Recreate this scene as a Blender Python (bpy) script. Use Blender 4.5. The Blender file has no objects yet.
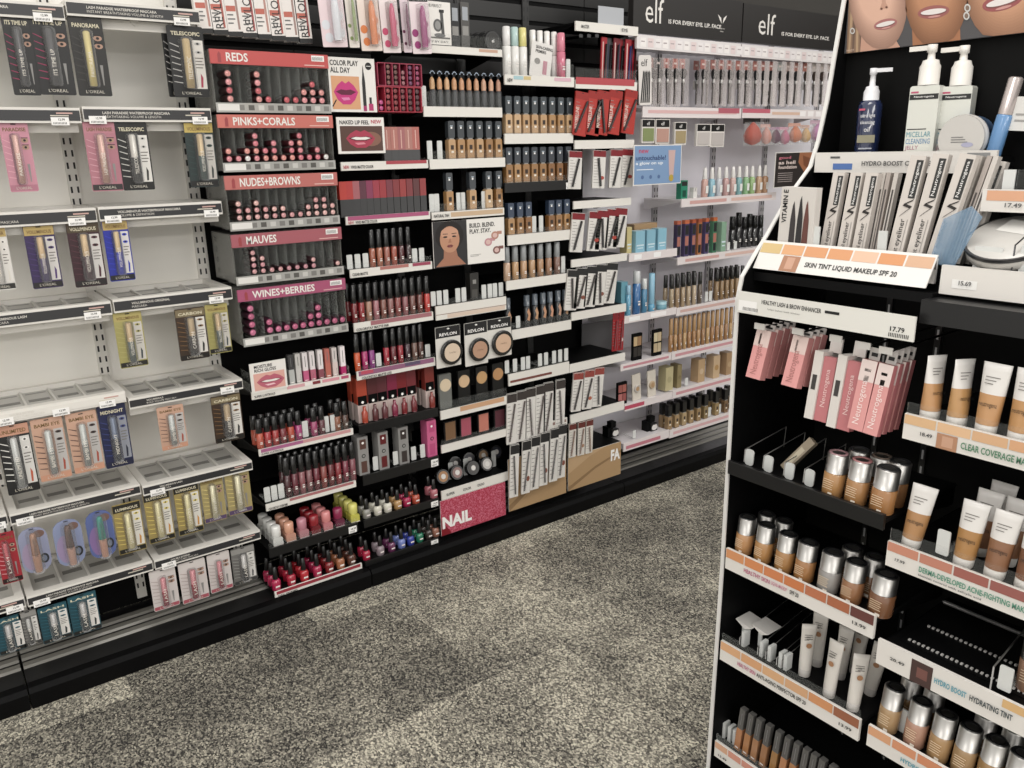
# Cosmetics aisle: long gondola on the far side, end display in front
import bpy, math, random
from mathutils import Matrix, Vector, Euler
random.seed(7)
S = bpy.context.scene
COL = S.collection

# ------------------------------------------------------------------ camera, world, lamps, exposure
EYE = 1.6                       # phone held 1.6 m above the carpet
AX = ((0.802963, -0.180631, 0.568000), (-0.595669, -0.210026, 0.775285), (-0.020746, -0.960865, -0.276239))
FPX = 805.0
cam_d = bpy.data.cameras.new('camera'); cam = bpy.data.objects.new('camera', cam_d); COL.objects.link(cam)
cam_d.sensor_width = 36.0; cam_d.lens = FPX / 1024 * 36.0; cam_d.clip_start = 0.05; cam_d.clip_end = 60
cam.matrix_world = Matrix(((AX[0][0], -AX[0][1], -AX[0][2], 0), (AX[1][0], -AX[1][1], -AX[1][2], 0),
                           (AX[2][0], -AX[2][1], -AX[2][2], EYE), (0, 0, 0, 1)))
S.camera = cam
w = bpy.data.worlds.new('store_light'); S.world = w; w.use_nodes = True
w.node_tree.nodes['Background'].inputs[0].default_value = (1.0, 0.97, 0.92, 1)
w.node_tree.nodes['Background'].inputs[1].default_value = 0.95
def lamp(x, y, z, sx, sy, power, col=(1, 0.97, 0.93)):
    l = bpy.data.lights.new('unseen_overhead_lamp', 'AREA'); l.shape = 'RECTANGLE'; l.size = sx; l.size_y = sy; l.energy = power; l.color = col
    o = bpy.data.objects.new('unseen_overhead_lamp', l); COL.objects.link(o); o.location = (x, y, z); return o
lamp(0.6, 0.6, 3.0, 1.2, 0.6, 14); lamp(2.8, 1.0, 3.0, 1.2, 0.6, 20)
lamp(0.4, -1.6, 3.0, 1.2, 0.6, 16); lamp(-1.6, 0.2, 3.0, 1.2, 0.6, 16)
for x_ in (-3.0, -1.0, 1.0, 3.0): lamp(x_, -4.2, 2.95, 1.2, 1.2, 62)  # unseen row added behind the camera to push light in under the shelves
S.view_settings.view_transform = 'Standard'; S.view_settings.look = 'None'
S.view_settings.gamma = 1; S.view_settings.use_curve_mapping = False
S.view_settings.exposure = 0.25
S.cycles.max_bounces = 6; S.cycles.transparent_max_bounces = 24; S.cycles.caustics_reflective = False; S.cycles.caustics_refractive = False

# ------------------------------------------------------------------ where a sight line meets a plane of the store
def _ray(px, py):
    c = (px - 512.0, py - 384.0, FPX)
    return [sum(AX[i][k] * c[k] for k in range(3)) for i in range(3)]
def wall_at(px, py, Y):          # the long gondola: its shelves run along X at depth Y
    r = _ray(px, py); t = Y / r[1]; return r[0] * t, EYE + r[2] * t
def end_at(px, py, X):           # the end display: shelves run along -Y at depth X (local x = -Y)
    r = _ray(px, py); t = X / r[0]; return -r[1] * t, EYE + r[2] * t

# ------------------------------------------------------------------ materials
_mats = {}
def lin(h):
    if isinstance(h, str):
        h = h.lstrip('#'); h = [int(h[i:i + 2], 16) / 255 for i in (0, 2, 4)]
    g = 0.3 * h[0] + 0.55 * h[1] + 0.15 * h[2]; h = [c + (g - c) * 0.22 for c in h]
    return tuple((c / 12.92 if c <= 0.04045 else ((c + 0.055) / 1.055) ** 2.4) for c in h) + (1,)
def M(col, rough=0.5, metal=0.0, emit=0, coat=0.0, grain=0.0):
    k = (col if isinstance(col, str) else tuple(col), rough, metal, emit, coat, grain)
    if k in _mats: return _mats[k]
    m = bpy.data.materials.new('paint_' + str(len(_mats))); m.use_nodes = True
    nt = m.node_tree; b = nt.nodes['Principled BSDF']
    b.inputs['Base Color'].default_value = lin(col); b.inputs['Roughness'].default_value = rough
    b.inputs['Metallic'].default_value = metal
    if max(lin(col)[:3]) < 0.006: b.inputs['Specular IOR Level'].default_value = 0.12
    b.inputs['Coat Weight'].default_value = coat
    if grain:
        n = nt.nodes.new('ShaderNodeTexNoise'); n.inputs['Scale'].default_value = 60; n.inputs['Detail'].default_value = 4
        tc = nt.nodes.new('ShaderNodeTexCoord'); nt.links.new(tc.outputs['Object'], n.inputs['Vector'])
        mp = nt.nodes.new('ShaderNodeMapRange'); mp.inputs[3].default_value = max(0.02, rough - grain); mp.inputs[4].default_value = min(1, rough + grain)
        nt.links.new(n.outputs['Fac'], mp.inputs[0]); nt.links.new(mp.outputs[0], b.inputs['Roughness'])
    _mats[k] = m; return m
def clear_mat(name, tint, opac, rough=0.08):
    m = bpy.data.materials.new(name); m.use_nodes = True; nt = m.node_tree; nt.nodes.clear()
    o = nt.nodes.new('ShaderNodeOutputMaterial'); mx = nt.nodes.new('ShaderNodeMixShader'); t = nt.nodes.new('ShaderNodeBsdfTransparent')
    p = nt.nodes.new('ShaderNodeBsdfPrincipled'); p.inputs['Base Color'].default_value = lin(tint); p.inputs['Roughness'].default_value = rough
    f = nt.nodes.new('ShaderNodeLayerWeight'); f.inputs['Blend'].default_value = 0.2
    a = nt.nodes.new('ShaderNodeMapRange'); a.inputs[3].default_value = opac; a.inputs[4].default_value = min(1, opac + 0.3)
    nt.links.new(f.outputs['Fresnel'], a.inputs[0]); nt.links.new(a.outputs[0], mx.inputs[0])
    nt.links.new(t.outputs[0], mx.inputs[1]); nt.links.new(p.outputs[0], mx.inputs[2]); nt.links.new(mx.outputs[0], o.inputs[0])
    return m
ACRYL = clear_mat('clear_acrylic', '#c8ccc8', 0.03)
SMOKE = clear_mat('smoked_acrylic', '#8a8a84', 0.34)
BLISTER = clear_mat('blister_film', '#dcdcdc', 0.10, 0.15)
POUCH = clear_mat('pouch_film', '#e6dcda', 0.13, 0.2)
BLUEFILM = clear_mat('blue_film', '#7fa6c8', 0.45, 0.2)
WHITE = M('#e4e0da', 0.45); STRIP = M('#dedad2', 0.4); TAG = M('#efedea', 0.5)
BLACK = M('#060607', 0.6, grain=0.1); BLK2 = M('#0d0d0e', 0.5); DARK = M('#2a2a2b', 0.5); INK = M('#1b1b1c', 0.6)
GREY = M('#9a9894', 0.5); MID = M('#6a6864', 0.5); CHROME = M('#b4b2ae', 0.36, 1.0); SILVER = M('#b9b8b5', 0.3, 0.8); GOLD = M('#b59a5c', 0.3, 0.7)
PUSH = M('#cfd1ce', 0.35); LORW = M('#dcd8d0', 0.4, grain=0.1)

# ------------------------------------------------------------------ mesh builder
_glyph = {}
def glyphs(s, bold):
    k = (s, bold)
    if k not in _glyph:
        c = bpy.data.curves.new('lettering', 'FONT'); c.body = s; c.size = 1; c.resolution_u = 2; c.offset = 0.045 if bold == 2 else 0.022 if bold else 0.0; c.fill_mode = 'FRONT'
        o = bpy.data.objects.new('lettering', c); COL.objects.link(o)
        dg = bpy.context.evaluated_depsgraph_get(); me = o.evaluated_get(dg).to_mesh()
        vs = [(v.co.x, v.co.y) for v in me.vertices]; fs = [tuple(p.vertices) for p in me.polygons]
        o.evaluated_get(dg).to_mesh_clear(); bpy.data.objects.remove(o); bpy.data.curves.remove(c)
        x0 = min(v[0] for v in vs); x1 = max(v[0] for v in vs); y0 = min(v[1] for v in vs); y1 = max(v[1] for v in vs)
        _glyph[k] = ([((x - x0) / (x1 - x0), (y - y0) / (y1 - y0)) for x, y in vs], fs, (x1 - x0) / (y1 - y0))
    return _glyph[k]
class MB:
    def __init__(s): s.v = []; s.f = []; s.m = []; s.sm = []
    def face(s, pts, mat, smooth=False):
        n = len(s.v); s.v += [tuple(p) for p in pts]; s.f.append(tuple(range(n, n + len(pts)))); s.m.append(mat); s.sm.append(smooth); return s
    def box(s, x0, x1, y0, y1, z0, z1, mat, top=None, front=None):
        n = len(s.v)
        s.v += [(x, y, z) for z in (z0, z1) for y in (y0, y1) for x in (x0, x1)]
        for i, q in enumerate(((0, 2, 3, 1), (4, 5, 7, 6), (0, 1, 5, 4), (2, 6, 7, 3), (0, 4, 6, 2), (1, 3, 7, 5))):
            s.f.append(tuple(n + k for k in q)); s.m.append(top if (i == 1 and top) else front if (i == 2 and front) else mat); s.sm.append(False)
        return s
    def prism(s, poly, y0, y1, mat, front=None):       # poly in x,z ; extruded along y
        k = len(poly); n = len(s.v)
        s.v += [(x, y0, z) for x, z in poly] + [(x, y1, z) for x, z in poly]
        s.f.append(tuple(range(n, n + k))); s.m.append(front or mat); s.sm.append(False)
        s.f.append(tuple(range(n + 2 * k - 1, n + k - 1, -1))); s.m.append(mat); s.sm.append(False)
        for i in range(k):
            j = (i + 1) % k; s.f.append((n + j, n + i, n + k + i, n + k + j)); s.m.append(mat); s.sm.append(False)
        return s
    def prism_x(s, poly, x0, x1, mat):                  # poly in y,z ; extruded along x
        k = len(poly); n = len(s.v)
        s.v += [(x0, y, z) for y, z in poly] + [(x1, y, z) for y, z in poly]
        s.f.append(tuple(range(n, n + k))); s.f.append(tuple(range(n + 2 * k - 1, n + k - 1, -1))); s.m += [mat, mat]; s.sm += [False, False]
        for i in range(k):
            j = (i + 1) % k; s.f.append((n + j, n + i, n + k + i, n + k + j)); s.m.append(mat); s.sm.append(False)
        return s
    def rcard(s, w, z0, z1, y0, y1, r, mat, front=None, cx=0):
        p = []
        for ax, az, a0 in ((cx + w / 2 - r, z0 + r, -90), (cx + w / 2 - r, z1 - r, 0), (cx - w / 2 + r, z1 - r, 90), (cx - w / 2 + r, z0 + r, 180)):
            for k in range(4):
                a = math.radians(a0 + k * 30); p.append((ax + r * math.cos(a), az + r * math.sin(a)))
        return s.prism(p, y0, y1, mat, front)
    def lathe(s, prof, mat, cx=0, cy=0, seg=14, axis='z', sx=1, sy=1, mats=None, cz=0):
        n = len(s.v)
        for r, h in prof:
            for k in range(seg):
                a = 2 * math.pi * k / seg; u = r * math.cos(a) * sx; v = r * math.sin(a) * sy
                s.v.append((cx + u, cy + v, cz + h) if axis == 'z' else (cx + u, cy + h, cz + v) if axis == 'y' else (cx + h, cy + u, cz + v))
        for i in range(len(prof) - 1):
            for k in range(seg):
                j = (k + 1) % seg; s.f.append((n + i * seg + k, n + i * seg + j, n + (i + 1) * seg + j, n + (i + 1) * seg + k))
                s.m.append(mats[i] if mats else mat); s.sm.append(True)
        s.f.append(tuple(range(n, n + seg))); s.m.append(mats[0] if mats else mat); s.sm.append(False)
        s.f.append(tuple(range(n + (len(prof) - 1) * seg, n + len(prof) * seg))); s.m.append(mats[-1] if mats else mat); s.sm.append(False)
        return s
    def disc(s, cx, cz, rx, rz, y, mat, rot=0, seg=20, a0=0, a1=360):
        p = []; c, d = math.cos(math.radians(rot)), math.sin(math.radians(rot))
        for k in range(seg + (0 if a1 - a0 == 360 else 1)):
            a = math.radians(a0 + (a1 - a0) * k / seg); u, v = rx * math.cos(a), rz * math.sin(a); p.append((cx + u * c - v * d, y, cz + u * d + v * c))
        return s.face(p, mat)
    def poly(s, pts, y, mat): return s.face([(x, y, z) for x, z in pts], mat)
    def rect(s, x0, x1, z0, z1, y, mat): return s.face([(x0, y, z0), (x1, y, z0), (x1, y, z1), (x0, y, z1)], mat)
    def text(s, t, x, z, h, y, mat, w=None, align='c', rot=0, bold=False):   # x,z = anchor at the vertical middle
        vs, fs, ar = glyphs(t, bold); W = w or ar * h; ox = {'c': -W / 2, 'l': 0, 'r': -W}[align]; n = len(s.v)
        c, d = math.cos(math.radians(rot)), math.sin(math.radians(rot))
        for u, v in vs:
            a = ox + u * W; b = (v - 0.5) * h; s.v.append((x + a * c - b * d, y, z + a * d + b * c))
        for f in fs: s.f.append(tuple(n + i for i in f)); s.m.append(mat); s.sm.append(False)
        return s
    def bar(s, a, b, r, mat, seg=6):
        a, b = Vector(a), Vector(b); d = (b - a); u = d.orthogonal().normalized(); v = d.normalized().cross(u); n = len(s.v)
        for p in (a, b):
            for k in range(seg):
                q = p + (u * math.cos(2 * math.pi * k / seg) + v * math.sin(2 * math.pi * k / seg)) * r; s.v.append(tuple(q))
        for k in range(seg):
            j = (k + 1) % seg; s.f.append((n + k, n + j, n + seg + j, n + seg + k)); s.m.append(mat); s.sm.append(True)
        s.f.append(tuple(range(n, n + seg))); s.f.append(tuple(range(n + seg, n + 2 * seg))); s.m += [mat, mat]; s.sm += [False, False]
        return s
    def path(s, pts, r, mat):
        for a, b in zip(pts, pts[1:]): s.bar(a, b, r, mat)
        return s
    def mesh(s, name):
        me = bpy.data.meshes.new(name); me.from_pydata(s.v, [], s.f)
        ms = []
        for m in s.m:
            if m not in ms: ms.append(m)
        for m in ms: me.materials.append(m)
        ix = {m: i for i, m in enumerate(ms)}
        me.polygons.foreach_set('material_index', [ix[m] for m in s.m]); me.polygons.foreach_set('use_smooth', s.sm); me.update()
        return me

# ------------------------------------------------------------------ objects
LABELS = {}
def put(name, me, parent=None, loc=(0, 0, 0), rot=None, label=None, cat=None, group=None, kind=None):
    if isinstance(me, MB): me = me.mesh(name)
    o = bpy.data.objects.new(name, me); COL.objects.link(o); o.location = loc
    if rot is not None: o.rotation_euler = rot
    if parent: o.parent = parent
    if label: o['label'] = label
    if cat: o['category'] = cat
    if group: o['group'] = group
    if kind: o['kind'] = kind
    if cat and label:
        LABELS[label] = LABELS.get(label, 0) + 1
    return o
class Frame:
    def __init__(s, rz, at): s.rz = rz; s.at = at
    def world(s, x, y, z): return (x, y, z) if s.rz == 0 else (y, -x, z)
    def rot(s, tilt=0, lean=0, spin=0):
        m = Matrix.Rotation(s.rz, 3, 'Z') @ Matrix.Rotation(math.radians(spin), 3, 'Z') @ Matrix.Rotation(math.radians(-tilt), 3, 'X') @ Matrix.Rotation(math.radians(lean), 3, 'Y')
        return m.to_euler()
GW = Frame(0, wall_at); GE = Frame(-math.pi / 2, end_at)
def thing(F, parts, name, label, cat, x, y, z, group=None, tilt=0, lean=0, spin=0):
    """parts: [(part name, mesh, [sub-parts], part label)] in local coordinates; one part = one mesh"""
    loc = F.world(x, y, z); rot = F.rot(tilt, lean, spin)
    if len(parts) == 1 and not parts[0][2]:
        return put(name, parts[0][1], None, loc, rot, label, cat, group)
    r = put(name, None, None, loc, rot, label, cat, group)
    for p in parts:
        o = put(p[0], p[1], r, label=(p[3] if len(p) > 3 else None))
        for q in (p[2] or []): put(q[0], q[1], o)
    return r
def P(name, mb, subs=None, label=None): return (name, mb.mesh(name), subs or [], label)
_memo = {}
def memo(f):
    def g(*a):
        k = (f.__name__,) + a
        if k not in _memo: _memo[k] = f(*a)
        return _memo[k]
    return g
def struct(name, mb, loc=(0, 0, 0)): return put(name, mb, None, loc, kind='structure')
NTH = 'first second third fourth fifth sixth seventh eighth ninth tenth eleventh twelfth thirteenth fourteenth fifteenth sixteenth seventeenth eighteenth nineteenth twentieth'.split()
def lerp(a, b, t): return a + (b - a) * t
# ------------------------------------------------------------------ carpet
def carpet():
    m = bpy.data.materials.new('carpet'); m.use_nodes = True; nt = m.node_tree; L = nt.links; b = nt.nodes['Principled BSDF']; b.inputs['Roughness'].default_value = 0.95
    N = nt.nodes.new; tc = N('ShaderNodeTexCoord')
    def noise(scale, det=2, vec=None, rough=0.5):
        n = N('ShaderNodeTexNoise'); n.inputs['Scale'].default_value = scale; n.inputs['Detail'].default_value = det; n.inputs['Roughness'].default_value = rough
        L.new(vec or tc.outputs['Object'], n.inputs['Vector']); return n
    def ramp(src, stops):
        r = N('ShaderNodeValToRGB'); e = r.color_ramp.elements
        for i, (p, c) in enumerate(stops):
            el = e[i] if i < 2 else e.new(p); el.position = p; el.color = c
        L.new(src, r.inputs[0]); return r
    def math_(op, a, b_):
        n = N('ShaderNodeMath'); n.operation = op
        for i, q in enumerate((a, b_)):
            if isinstance(q, (int, float)): n.inputs[i].default_value = q
            else: L.new(q, n.inputs[i])
        return n.outputs[0]
    # yarn flecks
    mp = N('ShaderNodeMapping'); mp.inputs['Scale'].default_value = (1.0, 0.7, 1); L.new(tc.outputs['Object'], mp.inputs[0])
    v = N('ShaderNodeTexVoronoi'); v.inputs['Scale'].default_value = 230; L.new(mp.outputs[0], v.inputs['Vector'])
    sep = N('ShaderNodeSeparateColor'); L.new(v.outputs['Color'], sep.inputs[0])
    fine = noise(320, 2)
    # woven blotches and tiles of 0.5 m
    blot = noise(2.1, 5, rough=0.6); blot2 = noise(9, 4)
    br = N('ShaderNodeTexBrick'); br.offset = 0.5; br.inputs['Scale'].default_value = 1; br.inputs['Brick Width'].default_value = 0.61; br.inputs['Row Height'].default_value = 0.61
    br.inputs['Color1'].default_value = (0.0, 0, 0, 1); br.inputs['Color2'].default_value = (1, 1, 1, 1); br.inputs['Mortar'].default_value = (0.1, 0.1, 0.1, 1); br.inputs['Mortar Size'].default_value = 0.0025
    L.new(tc.outputs['Object'], br.inputs['Vector'])
    sb = N('ShaderNodeSeparateColor'); L.new(br.outputs['Color'], sb.inputs[0])
    big = math_('ADD', math_('MULTIPLY', math_('SUBTRACT', blot.outputs['Fac'], 0.5), 0.62), math_('MULTIPLY', math_('SUBTRACT', blot2.outputs['Fac'], 0.5), 0.22))
    big = math_('ADD', big, math_('MULTIPLY', math_('SUBTRACT', sb.outputs[0], 0.5), 0.20))
    mix = math_('ADD', math_('MULTIPLY', sep.outputs[0], 0.52), math_('MULTIPLY', fine.outputs['Fac'], 0.5))
    tot = math_('ADD', mix, big)
    r = ramp(tot, [(0.24, (.014, .013, .012, 1)), (0.84, (.66, .62, .50, 1)), (0.42, (.11, .102, .086, 1)), (0.62, (.27, .252, .205, 1))])
    L.new(r.outputs[0], b.inputs['Base Color'])
    bp = N('ShaderNodeBump'); bp.inputs['Strength'].default_value = 0.6; bp.inputs['Distance'].default_value = 0.004
    L.new(mix, bp.inputs['Height']); L.new(bp.outputs[0], b.inputs['Normal'])
    return m
fl = MB().face([(-3, -3, 0), (7, -3, 0), (7, 4.2, 0), (-3, 4.2, 0)], carpet()); struct('floor', fl)
wl = MB().box(-3, 7, 3.3, 3.4, 0, 3.0, M('#45423e', 0.8)); struct('wall_back', wl)
wl = MB().box(7.0, 7.1, -3, 3.3, 0, 3.0, M('#45423e', 0.8)); struct('wall_far', wl)

# ------------------------------------------------------------------ gondola bodies
YF, YB = 2.60, 2.87
def pegboard():
    m = bpy.data.materials.new('pegboard'); m.use_nodes = True; nt = m.node_tree; L = nt.links; b = nt.nodes['Principled BSDF']; b.inputs['Roughness'].default_value = 0.45
    tc = nt.nodes.new('ShaderNodeTexCoord'); w_ = nt.nodes.new('ShaderNodeTexWave'); w_.wave_type = 'BANDS'; w_.bands_direction = 'X'; w_.inputs['Scale'].default_value = 40
    L.new(tc.outputs['Object'], w_.inputs['Vector']); r = nt.nodes.new('ShaderNodeMix'); r.data_type = 'RGBA'
    r.inputs[6].default_value = lin('#e9e6ef'); r.inputs[7].default_value = lin('#dedbe4'); L.new(w_.outputs['Fac'], r.inputs[0]); L.new(r.outputs[2], b.inputs['Base Color'])
    return m
PEG = pegboard()
def cream():
    m = bpy.data.materials.new('cream_panel'); m.use_nodes = True; nt = m.node_tree; L = nt.links; b = nt.nodes['Principled BSDF']; b.inputs['Roughness'].default_value = 0.35
    tc = nt.nodes.new('ShaderNodeTexCoord'); mp = nt.nodes.new('ShaderNodeMapping'); mp.inputs['Scale'].default_value = (1, 1, 9); L.new(tc.outputs['Object'], mp.inputs[0])
    n = nt.nodes.new('ShaderNodeTexNoise'); n.inputs['Scale'].default_value = 1.5; L.new(mp.outputs[0], n.inputs['Vector'])
    r = nt.nodes.new('ShaderNodeMix'); r.data_type = 'RGBA'; r.inputs[6].default_value = lin('#ebe7dd'); r.inputs[7].default_value = lin('#f3f0e8'); L.new(n.outputs['Fac'], r.inputs[0]); L.new(r.outputs[2], b.inputs['Base Color'])
    return m
CREAM = cream()
def section(x0, x1, backs, label, slats=False):
    """one gondola run: base deck with ridges, kick plate, back panels, slotted uprights"""
    r = put('gondola', None, None, ((x0 + x1) / 2, YB, 0), None, label, 'shelving', 'gondola sections along the aisle')
    ox, oy = (x0 + x1) / 2, YB
    def q(name, mb): mb.v = [(a - ox, b - oy, c) for a, b, c in mb.v]; return put(name, mb, r)
    q('kick_plate', MB().prism_x([(YF - 0.035, 0), (YF - 0.04, 0.055), (YF - 0.03, 0.07), (YF - 0.0, 0.072), (YF, 0)], x0 + 0.002, x1 - 0.002, BLACK))
    d = MB().prism_x([(YF, 0.0), (YF, 0.060), (YF + 0.09, 0.060), (YB + 0.03, 0.060), (YB + 0.03, 0)], x0 + 0.002, x1 - 0.002, M('#202021', 0.35, grain=0.1))
    for k in range(3):
        y = YF + 0.105 + k * 0.052
        d.prism_x([(y, 0.060), (y + 0.006, 0.067), (y + 0.026, 0.069), (y + 0.032, 0.060)], x0 + 0.004, x1 - 0.004, M('#8b8880', 0.35, 0.15))
    q('base_deck', d)
    for a, b, mat, z0, z1 in backs:
        m = MB().box(a, b, YB, YB + 0.02, z0, z1, mat)
        if mat is BLACK:
            for k in range(int((z1 - 1.9) / 0.075) if z1 > 1.9 else 0):
                z = 1.9 + k * 0.075; m.box(a + 0.002, b - 0.002, YB - 0.006, YB, z, z + 0.055, M('#151515', 0.35)); m.rect(a + 0.002, b - 0.002, z + 0.0552, z + 0.058, YB - 0.001, M('#3a3a3a', 0.3, 0.5))
        q('back_panel', m)
    return r, q
def uprights(q, xs, mat, top=2.35):
    for x in xs:
        m = MB().box(x - 0.016, x + 0.016, YB - 0.012, YB - 0.0005, 0.10, top, mat)
        for k in range(int((top - .16) / .036)):
            z = 0.14 + k * 0.036
            for dx in (-0.009, 0.009): m.rect(x + dx - 0.0028, x + dx + 0.0028, z, z + 0.019, YB - 0.0125, INK)
        q('slotted_upright', m)
B0 = [-1.10, 0.04, 1.19, 2.53, 4.55]
r_, q_ = section(B0[0], B0[1], [(B0[0], B0[1], CREAM, 0.19, 2.35), (B0[0], B0[1], BLACK, 0.08, 0.19)], 'gondola section under red mascara pack, mostly cut off by the photo edge')
uprights(q_, [-0.28], LORW)
r_, q_ = section(B0[1], B0[2], [(B0[1], 0.815, CREAM, 0.19, 2.35), (B0[1], 0.815, BLACK, 0.08, 0.19), (0.815, B0[2], BLACK, 0.08, 2.35)], 'cream backed gondola section with near-empty mascara shelves')
uprights(q_, [0.085, 0.437, 0.79], LORW)
r_, q_ = section(B0[2], B0[3], [(B0[2], B0[3], BLACK, 0.08, 2.6)], 'black gondola section holding foundations, powders and nail polish')
uprights(q_, [1.555, 1.875, 2.205], M('#232323', 0.4))
r_, q_ = section(B0[3], B0[4], [(B0[3], 2.80, PEG, 0.09, 1.63), (B0[3], 2.80, BLACK, 1.63, 2.35), (2.80, B0[4], PEG, 0.09, 2.13)], 'grey pegboard gondola section under the black brand header')
uprights(q_, [3.0, 3.42, 3.85, 4.3], M('#b8b5ba', 0.35, 0.3), 2.12)
# ------------------------------------------------------------------ shelves
class Shelf: pass
def shelf(F, L, R, Y, kind, label, depth=0.24, push=(), bands=(), title=None, front=0.0, group=None, tags=(), pushh=0.04, dividers=0, sink=None):
    """L, R = (x, top y, bottom y) of the front edge as measured; Y = plane of the front edge"""
    s = Shelf(); s.F = F; s.Y = Y; s.L, s.R = L, R
    x0, a = F.at(L[0], L[1], Y); x1, c = F.at(R[0], R[1], Y); b = F.at(L[0], L[2], Y)[1]; d = F.at(R[0], R[2], Y)[1]
    if F is GE and Y < 1.5:
        if x0 < -0.7: x0 = max(x0, -1.001); x1 = min(x1, -0.657)
        else: x0 = max(x0, -0.655); x1 = min(x1, -0.292)
    sink = sink if sink is not None else (0.012 if F is GE else 0.004)
    s.x0, s.x1, s.z1, s.z0 = x0, x1, (a + c) / 2, (b + d) / 2; s.zs = s.z1 - sink + 0.0005; s.label = label
    if F is GW: s.z0 = max(s.z0, 0.0745); s.z1 = max(s.z1, s.z0 + .022); s.zs = s.z1 - sink + .0005
    h = s.z1 - s.z0; cx = (x0 + x1) / 2; hw = (x1 - x0) / 2 - 0.0015; parts = []
    back = min(Y + depth, (YB - 0.015) if F is GW else Y + depth)
    m = MB().box(-hw, hw, 0.004, back - Y, -sink - 0.006, -sink, BLK2 if kind != 'elf' else M('#d5cfd2', 0.4))
    tm = BLACK if kind != 'elf' else M('#cfcacd', 0.4)
    for sgn in ((-1, 1) if s.z1 > 0.3 else ()): m.prism_x([(0.006, -0.011), (back - Y, -0.011), (back - Y, -0.055), (back - Y - 0.02, -0.055), (0.03, -0.018)], sgn * (hw - 0.003) - 0.0012, sgn * (hw - 0.003) + 0.0012, tm)
    parts.append(P('tray', m))
    col = {'white': STRIP, 'black': M('#121213', 0.35), 'elf': M('#dcd2d2', 0.35), 'orange': M('#ded9d2', 0.35)}[kind]
    fm = MB().box(-hw, hw, -0.003, 0.004, -h, 0, col)
    fm.rect(-hw + 0.003, hw - 0.003, -0.0008, -0.0002, -0.0032, WHITE if kind != 'black' else M('#4a4a4a', 0.3))
    for bi, (f0, f1, g0, g1, cc) in enumerate(bands): fm.rect(lerp(-hw, hw, f0), lerp(-hw, hw, f1), -h * g1, -h * g0, -0.0036 - bi * 0.00012, M(cc, 0.45))
    for t in (title or []):          # (text, f0, f1, g, height, colour)
        fm.text(t[0], lerp(-hw, hw, t[1]), -h * t[3], h * t[4], -0.0062, M(t[5], 0.5), w=(t[2] - t[1]) * 2 * hw, align='l', bold=True)
    parts.append(P('label_strip', fm))
    for f in tags:                    # price tags: fraction along, width 3.2 cm
        tx = lerp(-hw, hw, f); t = MB().box(-0.016, 0.016, -0.0072, -0.0045, -h * 0.97, -h * 0.25, TAG)
        hh = h * 0.72
        t.text('10.99', 0.003, -h * 0.25 - hh * 0.36, hh * 0.3, -0.0075, INK, bold=True)
        for k in range(9): t.rect(-0.012 + k * 0.0024, -0.012 + k * 0.0024 + (0.0006, 0.0012)[k % 2], -h * 0.9, -h * 0.9 + hh * 0.26, -0.0075, INK)
        o = P('price_tag', t); parts.append((o[0], shift(o[1], tx), [], None))
    if front:
        fr = MB().box(-hw + 0.002, hw - 0.002, -0.001, 0.0012, -0.004, front, ACRYL); parts.append(P('front_lip', fr))
    for px in push:
        t = (px - L[0]) / (R[0] - L[0]); py = lerp(L[1], R[1], t); X, _ = F.at(px, py, Y + 0.02)
        p = MB().rcard(0.021, 0.0, pushh, 0.018, 0.021, 0.003, PUSH, cx=X - cx).box(X - cx - 0.006, X - cx + 0.006, 0.021, 0.10, 0.0, 0.006, ACRYL)
        parts.append(P('pusher', p))
    for k in range(dividers + 1 if dividers else 0):
        xx = lerp(-hw, hw, k / dividers); w_ = MB().box(xx - 0.0008, xx + 0.0008, 0.006, back - Y - 0.01, -0.003, 0.028, ACRYL); parts.append(P('divider', w_))
    thing(F, parts, 'display_shelf', label, 'shelf', cx, Y, s.z1, group)
    return s
def shift(me, dx):
    for v in me.vertices: v.co.x += dx
    return me
def xat(s, px, dy=0.02, pyo=0):
    t = (px - s.L[0]) / (s.R[0] - s.L[0]); return s.F.at(px, lerp(s.L[1], s.R[1], t) + pyo, s.Y + dy)[0]
def hat(s, px, py, dy=0.02): return s.F.at(px, py, s.Y + dy)[1] - s.zs
# ------------------------------------------------------------------ product shapes (local: front faces -y, base at z=0)
@memo
def t_foundation(w, h, liq, cap, style):
    """rectangular bottle, tinted lower half with a dark print, tall cap"""
    d = w * 0.8; b = MB(); hb = h * 0.53
    lc = M(liq, 0.25, coat=0.5); b.rcard(w, 0.001, hb, -d / 2, d / 2, w * 0.16, lc)
    b.box(-w * 0.30, w * 0.30, -d / 2 + 0.001, d / 2 - 0.001, hb, hb + h * 0.03, M('#8f8c88', 0.3))
    b.rect(-w * 0.22, w * 0.22, hb * 0.50, hb * 0.72, -d / 2 - 0.0004, M('#3a2a20', 0.5))
    b.rect(-w * 0.14, w * 0.20, hb * 0.34, hb * 0.44, -d / 2 - 0.0004, M('#e8ddcb', 0.5))
    b.rect(-w * 0.48, w * 0.48, hb * 0.0, hb * 0.09, -d / 2 - 0.0004, M('#8f7556', 0.3))
    c = MB().rcard(w * 0.94, hb + h * 0.03, h, -d * 0.46, d * 0.46, w * 0.16, M(cap, 0.3, 0.15, coat=0.4))
    if style: c.rect(-w * 0.12, w * 0.12, h * 0.80, h * 0.85, -d * 0.46 - 0.0004, TAG).rect(-w * 0.2, w * 0.2, h * 0.86, h * 0.885, -d * 0.46 - 0.0004, M('#9fb0bd', 0.4))
    return [P('bottle_body', b), P('cap', c)]
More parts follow.
